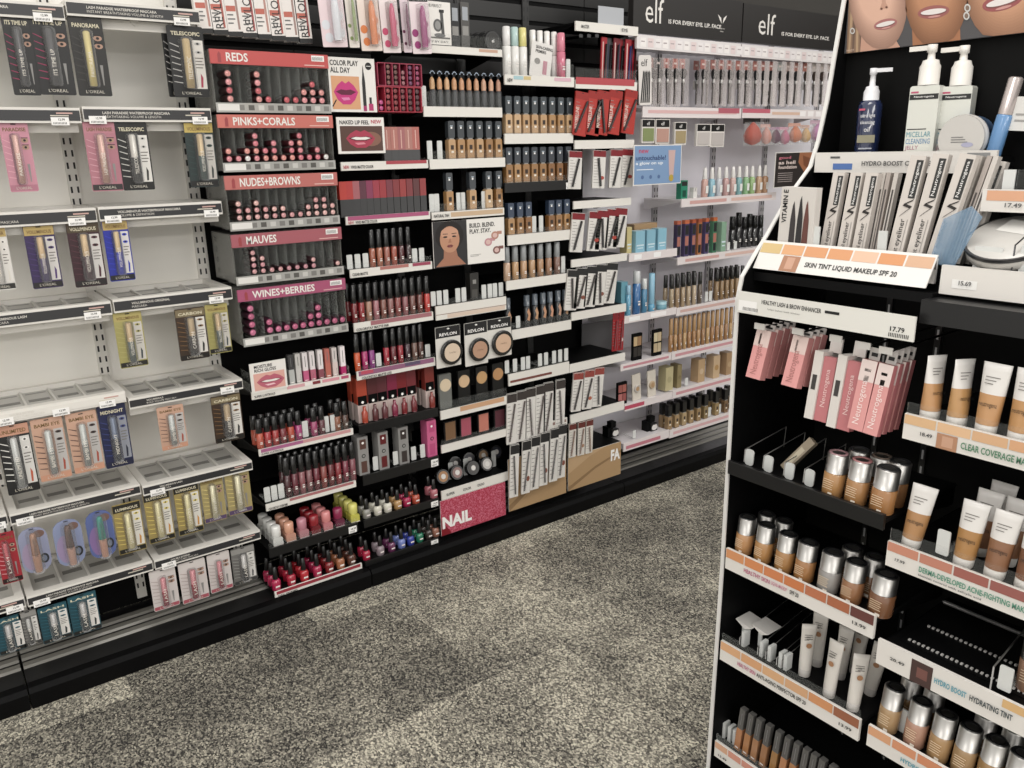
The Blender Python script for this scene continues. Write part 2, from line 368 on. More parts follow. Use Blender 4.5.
@memo
def t_gloss(r, h, col, cap, frac):
    """round tube, tinted below, tall cap above"""
    hb = h * frac
    b = MB().lathe([(r * 0.9, 0.0), (r, 0.002), (r, hb - 0.003), (r * 0.6, hb)], M(col, 0.18, coat=0.7), seg=10)
    b.rect(-r * 0.35, r * 0.35, hb * 0.30, hb * 0.36, -r - 0.0003, M('#e8e2dc', 0.5)).rect(-r * 0.35, r * 0.35, hb * 0.40, hb * 0.44, -r - 0.0003, M('#e8e2dc', 0.5))
    c = MB().lathe([(r * 0.86, hb), (r * 0.92, hb + 0.002), (r * 0.86, h - 0.002), (r * 0.7, h)], M(cap, 0.25, coat=0.5), seg=10)
    return [P('tube', b), P('cap', c)]
@memo
def t_square_tube(w, h, col, cap, frac):
    hb = h * frac; b = MB().box(-w / 2, w / 2, -w / 2, w / 2, 0, hb, M(col, 0.2, coat=0.6)); b.rect(-w * 0.3, w * 0.3, hb * 0.1, hb * 0.16, -w / 2 - 0.0003, M('#efe6df', 0.5))
    c = MB().box(-w * 0.47, w * 0.47, -w * 0.47, w * 0.47, hb, h, M(cap, 0.22, coat=0.5))
    c.rect(-w * 0.06, w * 0.06, lerp(hb, h, .2), lerp(hb, h, .8), -w * 0.47 - 0.0003, M('#6b6b6b', 0.4))
    return [P('tube', b), P('cap', c)]
@memo
def t_nail(r, h, col, cap):
    hb = h * 0.46
    b = MB().lathe([(r * 0.9, 0), (r, 0.002), (r, hb * 0.78), (r * 0.8, hb * 0.95), (r * 0.45, hb)], M(col, 0.15, coat=0.9), seg=12)
    b.rect(-r * 0.45, r * 0.45, hb * 0.35, hb * 0.5, -r - 0.0003, M('#e9dfdc', 0.5))
    c = MB().lathe([(r * 0.5, hb), (r * 0.55, hb + 0.002), (r * 0.42, h - 0.002), (r * 0.3, h)], M(cap, 0.3, coat=0.4), seg=10)
    return [P('bottle', b), P('cap', c)]
@memo
def t_gel(w, h, col, cap):
    """squarish rounded polish bottle with a rounded cap of its own colour"""
    hb = h * 0.44
    b = MB().rcard(w, 0, hb, -w / 2, w / 2, w * 0.2, M(col, 0.15, coat=0.8)); b.rect(-w * 0.5, w * 0.5, 0.001, hb * 0.14, -w / 2 - 0.0003, M('#cfc6c2', 0.2))
    c = MB().lathe([(w * 0.46, hb + 0.001), (w * 0.5, hb + 0.004), (w * 0.5, h - w * 0.14), (w * 0.40, h - 0.002), (w * 0.2, h)], M(cap, 0.25, coat=0.6), seg=10)
    return [P('bottle', b), P('cap', c)]
@memo
def t_serum(w, h, col, hair, skin):
    """concealer: flat tube with a patterned black top"""
    b = MB().lathe([(w * 0.5, 0), (w * 0.5, h * 0.45), (w * 0.3, h * 0.47)], M('#34363a', 0.3, coat=0.4), seg=8)
    n = MB().lathe([(w * 0.34, h * 0.47), (w * 0.40, h * 0.55), (w * 0.34, h * 0.70), (w * 0.12, h * 0.78)], M(col, 0.35), seg=8)
    c = MB()
    for k in range(5):
        a = -50 + k * 25; x = math.sin(math.radians(a)) * w * 0.42; z = h * 0.78 + math.cos(math.radians(a)) * h * 0.14
        c.bar((0, 0, h * 0.76), (x, -w * 0.1, z), w * 0.06, M('#17181c', 0.3)); c.disc(x, z, w * 0.10, w * 0.10, -w * 0.2, M('#8fa0b4', 0.3), seg=6)
    return [P('tube', b), P('applicator', n), P('cap', c)]
@memo
def t_bullet(r, col, rim):
    """lipstick lying in its lane, only the shade end showing; origin on its axis, front at y=0"""
    m = MB().lathe([(r * 0.9, 0), (r, 0.002), (r, 0.07), (r * 0.95, 0.072)], M(rim, 0.3), seg=12, axis='y')
    m.disc(0, 0, r * 0.74, r * 0.74, -0.0006, M(col, 0.35, coat=0.4), seg=12); m.disc(-r * 0.2, r * 0.2, r * 0.26, r * 0.2, -0.0009, M(tuple(min(1, (int(col[i:i + 2], 16) / 255) * 1.0 + 0.18) for i in (1, 3, 5)), 0.3), seg=8)  # small paler disc is a highlight painted onto the shade end
    return [P('lipstick', m)]
@memo
def t_carton(w, d, h, col, top, marks):
    m = MB().box(-w / 2, w / 2, -d / 2, d / 2, 0, h, M(col, 0.4), top=M(top, 0.4))
    for (f0, f1, g0, g1, c) in marks: m.rect(lerp(-w / 2, w / 2, f0), lerp(-w / 2, w / 2, f1), h * g0, h * g1, -d / 2 - 0.0004, M(c, 0.45))
    return [P('carton', m)]
def hook_hole(m, x, z, y, s=0.006):
    m.rect(x - s, x + s, z - 0.0015, z + 0.0015, y, INK)
@memo
def t_mascara(w, h, card, head, tube, tube2, panel, title, foot, burst, brush):
    """hanging blister card: tube in the middle, text panel, header; origin = middle of the top edge"""
    m = MB(); m.rcard(w, -h, 0, 0, 0.003, 0.004, M(card, 0.4)); y = -0.0004
    m.rect(-w * .5 + .001, w * .5 - .001, -h * 0.16, -0.003, y, M(head, 0.4))
    if title: m.text(title, 0, -h * 0.105, h * 0.055, y * 2, M('#d9cfae' if head[1] < '8' else '#7a5a2a', 0.4), w=w * 0.8, bold=True)
    m.rect(-w * 0.48, w * 0.48, -h * 0.985, -h * 0.90, y, M(foot, 0.4)); m.text("L'OREAL", 0, -h * 0.945, h * 0.04, y * 2, M('#cfc8b8', 0.4), w=w * 0.55)
    if panel:
        px0, px1 = w * 0.16, w * 0.46; m.rect(px0, px1, -h * 0.88, -h * 0.19, y * 1.5, M(panel, 0.45))
        xm = (px0 + px1) / 2
        for k, zz in enumerate((0.24, 0.36)):
            m.disc(xm, -h * zz, w * 0.10, h * 0.022, y * 2.5, M(burst, 0.5), seg=10); m.disc(xm, -h * zz, w * 0.04, h * 0.014, y * 3, INK, seg=8)
        for k in range(4): m.rect(px0 + .003, px1 - .003 - 0.004 * (k % 2), -h * (0.45 + k * 0.045), -h * (0.435 + k * 0.045), y * 2, M('#77726c', 0.5))
        m.poly([(xm - w * .03, -h * 0.86), (xm + w * .03, -h * 0.86), (xm + w * 0.06, -h * 0.72), (xm, -h * 0.66)], y * 2, M(brush, 0.5))
    else:
        for k, zz in enumerate((0.26, 0.36)):
            m.disc(w * 0.3, -h * zz, w * 0.13, h * 0.035, y * 2, M('#b58a74', 0.5), seg=12); m.disc(w * 0.3, -h * zz, w * 0.05, h * 0.018, y * 3, INK, seg=8)
            m.rect(w * 0.18, w * 0.42, -h * zz + h * .03, -h * zz + h * .04, y * 3, INK)
        m.poly([(w * .28, -h * .86), (w * .31, -h * .86), (w * .34, -h * .60), (w * .25, -h * .60)], y * 2, M('#8c8a88', 0.4))
    for k in range(7):
        m.poly([(-w * .46, -h * (.24 + .09 * k)), (-w * .46, -h * (.25 + .09 * k)), (-w * .22, -h * (.30 + .085 * k)), (-w * .22, -h * (.285 + .085 * k))], y * 2, M(burst, 0.4))
    hook_hole(m, 0, -h * 0.03, y * 3)
    r = w * 0.115; xt = -w * 0.04
    t = MB().lathe([(r * .7, -h * 0.88), (r, -h * 0.87), (r, -h * 0.52), (r * .95, -h * 0.515), (r * .95, -h * 0.20), (r * .6, -h * 0.18)], None, cx=xt, cy=-0.012, seg=12,
                   mats=[M(tube, 0.25, 0.3)] * 3 + [M(tube2, 0.25, 0.3)] * 2)
    t.text(title or 'LASH', xt, -h * 0.6, r * 1.0, -0.012 - r - 0.0006, M('#e7dfd0', 0.4), w=h * 0.32, rot=90)
    f = MB().rcard(r * 3.0, -h * 0.90, -h * 0.16, -0.012 - r * 1.15, 0, r * 0.9, BLISTER, cx=xt)
    return [P('card', m), P('mascara_tube', t), P('blister', f)]
@memo
def t_oval(w, h, bg, bg2, tube, tube2):
    m = MB(); m.rcard(w, -h, 0, 0, 0.003, w * 0.42, M(bg, 0.35)); m.disc(-w * .18, -h * .62, w * .28, h * .3, -0.0004, M(bg2, 0.35))
    m.disc(w * 0.27, -h * 0.72, w * 0.16, h * 0.11, -0.0006, M('#2a2c33', 0.3)); m.disc(w * 0.27, -h * 0.72, w * 0.09, h * 0.07, -0.0009, M('#6d7890', 0.3))
    m.disc(w * 0.22, -h * 0.16, w * 0.2, h * 0.08, -0.0006, M('#7a5a50', 0.4)); hook_hole(m, 0, -h * 0.03, -0.001)
    r = w * 0.15
    t = MB().lathe([(r * .8, -h * .93), (r * .85, -h * .92), (r * 1.0, -h * .55), (r * .98, -h * .54), (r * .75, -h * .12), (r * .4, -h * .08)], None, cy=-0.016, seg=12, mats=[M(tube2, 0.3, 0.3)] * 2 + [M(tube, 0.25, 0.3)] * 3)
    t.text('LASH PARADISE', 0, -h * .38, r * .7, -0.016 - r - .0005, M('#2b2422', 0.4), w=h * .4, rot=-90)
    f = MB().rcard(r * 3, -h * .96, -h * .04, -0.016 - r * 1.2, 0, r * 1.2, BLISTER)
    return [P('card', m), P('mascara_tube', t), P('blister', f)]
@memo
def t_pencilcard(w, h, card, head, stick, slant, mark, word, wcol):
    """flat hanging card with a slanted pencil in a bubble"""
    m = MB().rcard(w, -h, 0, 0, 0.002, 0.002, M(card, 0.4)); y = -0.0004
    if head: m.rect(-w * .5 + .0005, w * .5 - .0005, -h * 0.17, -0.001, y, M(head, 0.4))
    for k in range(9):
        zz = 0.24 + k * 0.075
        m.rect(-w * 0.42, -w * 0.42 + w * (0.25 + 0.12 * ((k * 7) % 3)), -h * zz - h * .012, -h * zz, y, M('#8a8682' if card[1] > '9' else '#f0d9d0', 0.5))
    if mark: m.disc(w * 0.24, -h * 0.72, w * 0.2, h * 0.05, y * 1.5, M(mark, 0.45), seg=10)
    if word: m.text(word, -w * 0.30, -h * 0.60, w * 0.24, y * 2, M(wcol, 0.4), w=h * 0.5, rot=90, bold=True)
    hook_hole(m, 0, -h * 0.03, y * 2, 0.004)
    dx = w * slant; t = MB().bar((-dx, -0.005, -h * 0.94), (dx, -0.005, -h * 0.20), max(0.0028, w * 0.07), M(stick, 0.25, coat=0.4), 8)
    return [P('card', m), P('pencil', t)]
@memo
def t_boxpack(w, d, h, front, side, word, wcol, marks, tab):
    """slim carton hanging from a tab; origin = middle of the top front edge"""
    m = MB().box(-w / 2, w / 2, 0, d, -h, -tab, M(side, 0.4), front=M(front, 0.4), top=M('#7c3b33', 0.4)); y = -0.0004
    if tab: m.box(-w * 0.34, w * 0.34, d * 0.9, d, -tab, 0, M('#b8b2ad', 0.4)); m.rect(-w * .2, w * .2, -tab * .7, -tab * .4, d * 0.9 - 0.0006, INK)
    H = h - tab
    for (f0, f1, g0, g1, c) in marks: m.rect(lerp(-w / 2, w / 2, f0), lerp(-w / 2, w / 2, f1), -tab - H * g1, -tab - H * g0, y, M(c, 0.45))
    if word: m.text(word, 0, -tab - H * 0.60, w * 0.55, y * 2, M(wcol, 0.4), w=H * 0.62, rot=90)
    return [P('carton', m)]
@memo
def t_liquid(r, h, liq, top, capcol):
    """round foundation bottle, tinted below, tall silver cap with a dark top"""
    hb = h * 0.56; b = MB().lathe([(r * .92, 0), (r, 0.003), (r, hb - .003), (r * .9, hb)], M(liq, 0.2, coat=0.6), seg=20)
    for k in range(5): b.rect(-r * 0.5, r * (0.5 - 0.1 * (k % 2)), hb * (0.35 + k * .09), hb * (0.375 + k * .09), -r - 0.0004, M('#e2c6a0', 0.5))
    b.rect(r * 0.1, r * .5, hb * .1, hb * .22, -r - 0.0004, M('#e8dccb', 0.5))
    c = MB().lathe([(r * .97, hb), (r * .97, h - .002), (r * .9, h)], CHROME if capcol is None else M(capcol, 0.25, 0.9), seg=20)
    t = MB().lathe([(r * .86, h - 0.001), (r * .86, h + .0012), (r * .6, h + .0016), (r * .55, h - 0.0005)], M(top, 0.3, coat=0.5), seg=20)
    return [P('bottle', b), P('cap', c), P('cap_top', t)]
@memo
def t_tube(w, h, col, band, capcol, word, tr=0.35, bw=(0.18, 0.56)):
    """soft tube standing on its cap: round below, flat crimp on top"""
    m = MB(); seg = 16; n = 9; z0 = h * 0.14; rings = []
    for i in range(n):
        f = i / (n - 1); z = lerp(z0, h, f); sx = lerp(w * 0.40, w * 0.5, f); sy = lerp(w * 0.36, 0.0012, f ** 1.3); rings.append((z, sx, sy))
    k0 = len(m.v)
    for z, sx, sy in rings:
        for k in range(seg):
            a = 2 * math.pi * k / seg; m.v.append((sx * math.cos(a), sy * math.sin(a), z))
    for i in range(n - 1):
        fz = (rings[i][0] + rings[i + 1][0]) / 2 / h; mt = M(band, 0.4, coat=0.3) if bw[0] < fz < bw[1] else M(col, 0.4, coat=0.3)
        for k in range(seg):
            j = (k + 1) % seg; m.f.append((k0 + i * seg + k, k0 + i * seg + j, k0 + (i + 1) * seg + j, k0 + (i + 1) * seg + k)); m.m.append(mt); m.sm.append(True)
    m.f.append(tuple(range(k0 + (n - 1) * seg, k0 + n * seg))); m.m.append(M(col, 0.4)); m.sm.append(False)
    def fy(z): f = (z - z0) / (h - z0); return -lerp(w * 0.36, 0.0012, f ** 1.3) - 0.0009
    for k, ww in enumerate((0.5, 0.38, 0.3)): z = h * (0.80 - 0.045 * k); m.face([(-w * .3, fy(z), z), (-w * .3 + w * ww, fy(z), z), (-w * .3 + w * ww, fy(z + h * .012), z + h * .012), (-w * .3, fy(z + h * .012), z + h * .012)], M('#77736e', 0.5))
    if word: z = h * 0.42; m.text(word, 0, z, h * 0.075, fy(z) - 0.0012, INK, w=w * 0.62)
    c = MB().lathe([(w * .36, 0), (w * .38, 0.002), (w * .39, z0 - .001), (w * .36, z0)], M(capcol, 0.35), seg=16, sy=0.92)
    return [P('tube', m), P('cap', c)]
@memo
def t_pump(r, h, body, cap, nozzle_side, sq):
    hb = h * 0.66; b = MB()
    if sq: b.rcard(2 * r, 0, hb, -r * 0.62, r * 0.62, r * 0.18, M(body, 0.35, coat=0.3))
    else: b.lathe([(r * .95, 0), (r, 0.003), (r, hb - 0.008), (r * .8, hb), (r * .5, hb + 0.002)], M(body, 0.12, coat=0.8), seg=20)
    c = MB(); rc = r * (0.62 if not sq else 0.66); k_ = .06 if sq else 0
    c.lathe([(rc * 1.05, hb + .001), (rc * 1.05, hb + h * (.10 + k_)), (rc * .9, hb + h * (.12 + k_)), (rc * .8, hb + h * (.15 + k_)), (rc * .4, hb + h * (.16 + k_)), (rc * .35, hb + h * .27), (rc * .5, hb + h * .28), (rc * .5, h)], M(cap, 0.35), seg=16)
    c.box(min(0, nozzle_side * r * 1.5), max(0, nozzle_side * r * 1.5), -r * .16, r * .16, h * 0.955, h * 0.995, M(cap, 0.35))
    return [P('bottle', b), P('pump', c)]
# rows ---------------------------------------------------------------
def row(s, make, items, name, cat, tail, deep=0, gap=0.034, dy=0.022, jit=0.0, tl=0, lean=0, unit='', group=None):
    """items: (pixel x of the base, description, args...) ; the place words go behind the description"""
    n = len(items)
    for i, it in enumerate(items):
        X = xat(s, it[0], dy); parts = make(*it[2:])
        for k in range(deep + 1):
            lab = f"{it[1]}, {NTH[i]} from {END[s.F]}{'' if k == 0 else ', ' + ('second', 'third', 'fourth', 'fifth')[k - 1] + ' deep'} {tail}"
            thing(s.F, parts, name, lab, cat, X, s.Y + dy + k * gap, s.zs, group or (name.replace('_', ' ') + 's ' + tail), tl, lean + random.uniform(-jit, jit))
END = {GW: 'mascara end', GE: 'aisle edge'}
# hanging cards ------------------------------------------------------
def hang(F, x0, x1, py, Y, parts, name, label, cat, group, tilt=0, lean=0, deep=0, gap=0.02):
    X = F.at((x0 + x1) / 2, py, Y)[0]; Z = F.at((x0 + x1) / 2, py, Y)[1]
    for k in range(deep + 1):
        thing(F, parts, name, label + ('' if k == 0 else ', hanging ' + ('second', 'third', 'fourth')[k - 1]), cat, X, Y + k * gap, Z, group, tilt, lean)
    return X, Z
def span(F, x0, x1, py, Y): return F.at(x1, py, Y)[0] - F.at(x0, py, Y)[0]
def drop(F, x, y0, x2, y1, Y): return F.at(x, y0, Y)[1] - F.at(x2, y1, Y)[1]
# ------------------------------------------------------------------ the near-empty mascara bay
MX = [-1.0, -0.272, 0.086, 0.447, 0.803]      # shelf ends along the wall
def mascara_shelf(i, zt, strip, label, words=None, white=0.0, tags=(0.9,), hooks=True, dark=True, txtcol='#cfcac0'):
    """i: bay column; zt: z of the top of the front rail; strip: height of the dark strip"""
    x0, x1 = MX[i], MX[i + 1] - 0.006; hw = (x1 - x0) / 2; cx = (x0 + x1) / 2; D = YB - 0.02 - YF; parts = []
    f = MB(); t = 0.014
    f.box(-hw, hw, 0, 0.022, -t, 0, LORW).box(-hw, hw, D - 0.02, D, -t, 0, LORW).box(-hw, -hw + 0.022, 0.022, D - 0.02, -t, 0, LORW).box(hw - 0.022, hw, 0.022, D - 0.02, -t, 0, LORW)
    parts.append(P('frame', f))
    p = MB().box(-hw + 0.022, hw - 0.022, 0.022, D - 0.02, -t - 0.004, -t, M('#b4b2ac', 0.35, grain=0.1))
    for k in range(4):
        xx = lerp(-hw + .022, hw - .022, (k + 1) / 4); p.box(xx - 0.003, xx + 0.003, 0.024, D - .022, -t, -t + .006, M('#d4d1ca', 0.35)) if k < 3 else None
        xa = lerp(-hw + .022, hw - .022, k / 4) + 0.012; p.box(xa, xa + (2 * hw - .044) / 4 - 0.022, D * 0.42, D * 0.52, -t, -t + 0.001, M('#6c6a66', 0.4))
        p.box(xa, xa + (2 * hw - .044) / 4 - 0.022, D * 0.8, D * 0.84, -t, -t + 0.001, M('#8a8884', 0.4))
    parts.append(P('ladder_tray', p))
    l = MB().box(-hw, hw, -0.006, 0.0, -strip - white - 0.006, 0.0, LORW)
    l.box(-hw + 0.002, hw - 0.002, -0.0075, -0.006, -white - strip, -white - 0.003, M('#2d2d30', 0.35) if dark else LORW)
    z = -white - strip * 0.55
    if words:
        l.text(words[0], -hw + 0.05, z + strip * .14, strip * .24, -0.0079, M(txtcol, 0.4), align='l', bold=True); l.text(words[1], -hw + 0.05, z - strip * .2, strip * .22, -0.0079, M(txtcol, 0.4), align='l')
    l.box(hw - 0.075, hw - 0.03, -0.0082, -0.0075, z - 0.002, z + 0.001, M('#c9c2b0', 0.3)).box(hw - 0.06, hw - 0.02, -0.0082, -0.0075, z + 0.004, z + 0.008, M('#c79a90', 0.3))
    parts.append(P('label_strip', l))
    for a in tags:
        g = MB().box(-0.022, 0.022, -0.0095, -0.0083, -white - strip - 0.012, -white - strip + 0.009, TAG); g.text('12.99', 0.004, -white - strip + 0.003, 0.006, -0.0098, INK, bold=True)
        for k in range(10): g.rect(-0.017 + k * 0.0034, -0.0155 + k * 0.0034, -white - strip - 0.0095, -white - strip - 0.004, -0.0098, INK)
        o = P('price_tag', g); shift(o[1], lerp(-hw, hw, a)); parts.append(o)
    if hooks:
        h = MB().box(-hw + 0.004, hw - 0.004, 0.03, 0.034, -t - 0.05, -t - 0.004, LORW)
        h.box(-hw + 0.02, hw - 0.02, 0.028, 0.03, -t - 0.024, -t - 0.018, M('#7d7b77', 0.4)); parts.append(P('hook_bar', h))
        for k in range(3):
            xx = lerp(-hw, hw, (k + 0.5) / 3); a = MB().prism([(xx - .011, -t - .008), (xx + .011, -t - .008), (xx + .011, -t - .026), (xx, -t - .038), (xx - .011, -t - .026)], 0.024, 0.028, M('#cfccc4', 0.35)).bar((xx, 0.026, -t - 0.02), (xx, -0.0, -t - 0.024), 0.0018, LORW)
            parts.append(P('hook', a))
    thing(GW, parts, 'ladder_shelf', label, 'shelf', cx, YF, zt)
    return zt
def zat(px, py, Y=YF): return wall_at(px, py, Y)[1]
ZR = [zat(135, 5), zat(150, 107.5), zat(160, 204), zat(172, 293), zat(187, 388), zat(200, 472), zat(205, 545)]
ZL = [zat(40, 3), zat(40, 107.5), zat(48, 210), zat(55, 307), zat(63, 401), zat(77, 498), zat(90, 578)]
NAMES = ['top', 'second', 'third', 'fourth', 'fifth', 'sixth', 'lowest']
WORDS = [('LASH PARADISE WATERPROOF MASCARA', 'INSTANT BREATHTAKING VOLUME & LENGTH'), ('LASH PARADISE WATERPROOF MASCARA', 'BREATHTAKING VOLUME & LENGTH'), ('VOLUMINOUS WATERPROOF MASCARA', 'VOLUME & DEFINITION'),
         ('VOLUMINOUS ORIGINAL', 'MASCARA'), ('VOLUMINOUS', 'BUILD VOLUME MASCARA'), ('VOLUMINOUS LASH', 'MASCARA'), ('DOUBLE EXTEND', 'BEAUTY TUBES MASCARA')]
for r in range(7):
    st = 0.03 if r < 4 else 0.024
    mascara_shelf(3, ZR[r], st, f'{NAMES[r]} white ladder shelf next to the black lipstick bay', WORDS[r], 0.004, (0.1, 0.9) if r in (1, 2) else (0.85,) if r in (0, 3, 4) else (0.12,), hooks=r < 5)
    mascara_shelf(2, ZL[r], st, f'{NAMES[r]} white ladder shelf in the middle mascara column', WORDS[(r + 2) % 7], 0.004, (0.85,) if r < 4 else (0.1, .5, .85) if r == 4 else (0.1,), hooks=r < 5, dark=r != 4)
    mascara_shelf(1, ZL[r] + 0.004, st, f'{NAMES[r]} white ladder shelf cut by the photo edge beside the aisle entrance', WORDS[(r + 4) % 7], 0.004, (0.92,), hooks=r < 5)
YH = YF + 0.004
def masc(tl, tr, ty, bl, by, style, label, Y=YH, deep=0):
    """tl,tr: top edge ends; bl: bottom corner; ty,by heights in the photo"""
    w = max(0.03, span(GW, tl, tr, ty, Y)); X, Z = GW.at((tl + tr) / 2, ty, Y); h = Z - GW.at((bl + bl + (tr - tl)) / 2, by, Y)[1]
    st = dict(
        noir=('#151416', '#1c1b1d', '#3a393c', '#4b4a4d', None, 'ITS TIME UP', '#121213', '#a21f52', '#c9c6c4'),
        gold=('#1d1b19', '#1f1d1a', '#c9b463', '#d8c57a', None, 'PANORAMA', '#1b1a18', '#3b3835', '#8a7a50'),
        tele=('#19191a', '#121212', '#b99d63', '#c4a66c', '#d7d3cb', 'TELESCOPIC', '#141414', '#b7b5b2', '#b2304c'),
        telb=('#161616', '#141414', '#2c2b2b', '#c8c4ba', '#dcd9d2', 'TELESCOPIC', '#141414', '#c9c7c2', '#2b2a28'),
        pink=('#cc8296', '#c87f92', '#c08d80', '#d09c90', None, 'PARADISE', '#b56a80', '#e2a2b2', '#6d3848'),
        pinkb=('#b97080', '#c07584', '#b98876', '#cf9f90', None, 'LASH PARADISE', '#30282a', '#d79aa5', '#3b3033'),
        volg=('#243434', '#c5aa4c', '#24413e', '#bda172', '#c3beb6', 'VOLUMINOUS', '#1b1b1b', '#2b4644', '#24302f'),
        purp=('#34205a', '#b79a50', '#3b2568', '#bd9c6c', '#cfcac6', 'VOLUMINOUS', '#1e1a1c', '#4a2f7c', '#53307a'),
        maro=('#3a1420', '#4a3a22', '#431a28', '#bd9c6c', '#cfcac6', 'VOLUMINOUS', '#1c1718', '#5a2534', '#4a1828'),
        blue=('#1c2bb0', '#b79a50', '#2231c4', '#c3a573', '#d6d2cf', 'VOLUMINOUS', '#16161c', '#2a3ce0', '#2033c0'),
        olive=('#a39a52', '#b0a055', '#4d5a55', '#b99a6a', '#c6c1b8', 'VOLUMINOUS', '#1f1d1a', '#b2a860', '#39444a'),
        brown=('#3d2a1c', '#7a6a4a', '#2d2824', '#a58a60', '#d9d5ce', 'CARBON', '#1b1815', '#8a6238', '#20201f'),
        peach=('#c99a80', '#cb9c82', '#8c8f8c', '#b6bab6', '#b9b5b2', 'BAMBI EYE', '#cf8f70', '#4a3430', '#b2452f'),
        navy=('#1d2350', '#1c2148', '#20283c', '#5b6a86', '#8b8f9c', 'MIDNIGHT', '#191e40', '#39458c', '#20243a'),
        zebra=('#1e1e1f', '#c98d72', '#8e918e', '#b9bbb8', '#d4d1cc', 'UNLIMITED', '#18181a', '#e8e5e0', '#c9522f'),
        yell=('#a08a48', '#22201b', '#d8cc90', '#cfc48c', '#d9d5cb', 'LUMINOUS', '#1b1a17', '#e8d060', '#d08a2a'),
        yelp=('#a8965c', '#8c7a44', '#c9c29a', '#d9d2a8', None, 'LASH LIFT', '#57406e', '#e6d27a', '#d9a070'),
        red=('#b3202e', '#a81e2c', '#7c1722', '#c8424e', None, 'LASH', '#2a1416', '#e8a0a6', '#5a1018'),
        white=('#d3cfc9', '#b49650', '#d8d4ce', '#c8b27a', '#dcd8d2', 'LASH PRIMER', '#22201e', '#e6e2dc', '#d8d2c6'),
        teal=('#1c4a58', '#1e5666', '#24353c', '#a8a6a4', '#dedad4', 'LASH', '#22201e', '#2a6a7c', '#26302f'),
        rosy=('#cfc6c3', '#cfc8c4', '#a8283c', '#c8747c', None, '', '#b4505e', '#a8928e', '#c8a4a6'),
        grey=('#6d6b68', '#8e8c88', '#2c2c2d', '#b9b7b4', '#d6d3ce', '', '#3a3a3a', '#a8a6a2', '#48484a'))[style]
    card, head, tube, tube2, panel, word, foot, burst, brush = st
    for k in range(deep + 1):
        thing(GW, t_mascara(round(w, 3), round(h, 3), card, head, tube, tube2, panel, word, foot, burst, brush), 'mascara_pack', label + (' (pack behind the front one)' if k else ''), 'mascara', X + k * 0.004, Y + k * 0.03, Z, 'mascara packs hanging in the pale bay')
masc(0, 28, 14, 8, 95, 'noir', 'black and magenta mascara pack at the photo edge under the top shelf')
masc(28, 64, 14, 38, 95, 'noir', 'black and magenta mascara pack beside the gold tube pack')
masc(67, 101, 17, 76, 96, 'gold', 'black mascara pack with a bright gold tube')
masc(166, 202, 26, 173, 97, 'tele', 'black and white mascara pack with gold tube, by the black lipstick bay')
masc(160, 180, 23, 167, 97, 'tele', 'black streaked mascara pack partly behind the gold tubed white panel pack', Y=YH + 0.03)
masc(-2, 27, 122, 6, 192, 'pink', 'pale pink mascara pack at the photo edge under the second shelf')
masc(82, 114, 122, 90, 191, 'pinkb', 'dusty pink mascara pack beside the black streaked pack')
masc(114, 146, 122, 122, 190, 'telb', 'black streaked mascara pack with white panel beside the dusty pink pack', Y=YH - 0.001)
masc(183, 212, 122, 190, 187, 'volg', 'dark green mascara pack with yellow header, under the second shelf', deep=0)
masc(-22, 5, 227, -10, 290, 'white', 'white and gold lash primer pack cut by the photo edge')
masc(22, 53, 225, 33, 288, 'purp', 'purple mascara pack with a gold header')
masc(65, 98, 222, 77, 286, 'maro', 'dark maroon mascara pack beside the blue one')
masc(101, 127, 220, 107, 281, 'blue', 'bright blue mascara pack with a gold header')
masc(112, 141, 312, 119, 367, 'olive', 'olive gold mascara pack hanging alone under the fourth shelf')
masc(174, 204, 308, 181, 359, 'brown', 'brown animal patterned mascara pack under the fourth shelf')
masc(204, 227, 304, 208, 353, 'olive', 'olive gold mascara pack beside the brown patterned pack')
masc(-6, 28, 424, 6, 493, 'zebra', 'black and white patterned mascara pack with silver tube')
masc(29, 62, 418, 37, 480, 'peach', 'peach lash pack with silver tube beside the black and white pack')
masc(64, 96, 412, 71, 472, 'peach', 'peach lash pack with silver tube beside the navy pack')
masc(96, 125, 405, 103, 467, 'navy', 'navy blue mascara pack with a dark tube')
masc(156, 183, 406, 160, 449, 'peach', 'peach lash pack hanging alone under the fifth shelf')
masc(210, 240, 395, 215, 441, 'brown', 'brown patterned mascara pack with white panel beside the gloss shelf')
masc(-8, 14, 533, 0, 583, 'red', 'red mascara pack cut by the photo edge above the deck')
for a, b, c in ((111, 140, 503), (142, 169, 492), (172, 198, 484)):
    masc(a, b, c, a + 4, c + 50, 'yell', {111: 'yellow sunburst mascara pack beside the teal tubed oval pack', 142: 'yellow sunburst mascara pack between two of its kind', 172: 'yellow sunburst mascara pack beside the gold and violet packs'}[a])
masc(199, 222, 476, 202, 522, 'yelp', 'gold and violet mascara pack beside the yellow sunburst pack')
masc(223, 248, 466, 226, 514, 'yelp', 'gold and violet mascara pack nearest the black lipstick bay')
def oval(tl, tr, ty, by, cols, label):
    w = span(GW, tl, tr, ty, YH); X, Z = GW.at((tl + tr) / 2, ty, YH); h = Z - GW.at((tl + tr) / 2 + 5, by, YH)[1]
    thing(GW, t_oval(round(w, 3), round(h, 3), *cols), 'mascara_pack', label, 'mascara', X, YH, Z, 'mascara packs hanging in the pale bay')
oval(15, 46, 528, 573, ('#8d93b4', '#a08cae', '#9c6c52', '#b98468'), 'oval lilac blister pack with brown tube, beside the red pack')
oval(50, 80, 520, 566, ('#8490b8', '#9a86b0', '#5a3a30', '#c08f7c'), 'oval lilac blister pack with dark patterned tube')
oval(83, 111, 511, 558, ('#5668a8', '#8a6aa8', '#1c8a7c', '#c58a72'), 'oval blue blister pack with teal and copper tube')
masc(-8, 21, 617, -2, 652, 'teal', 'teal and white lash pack cut by the photo edge above the deck')
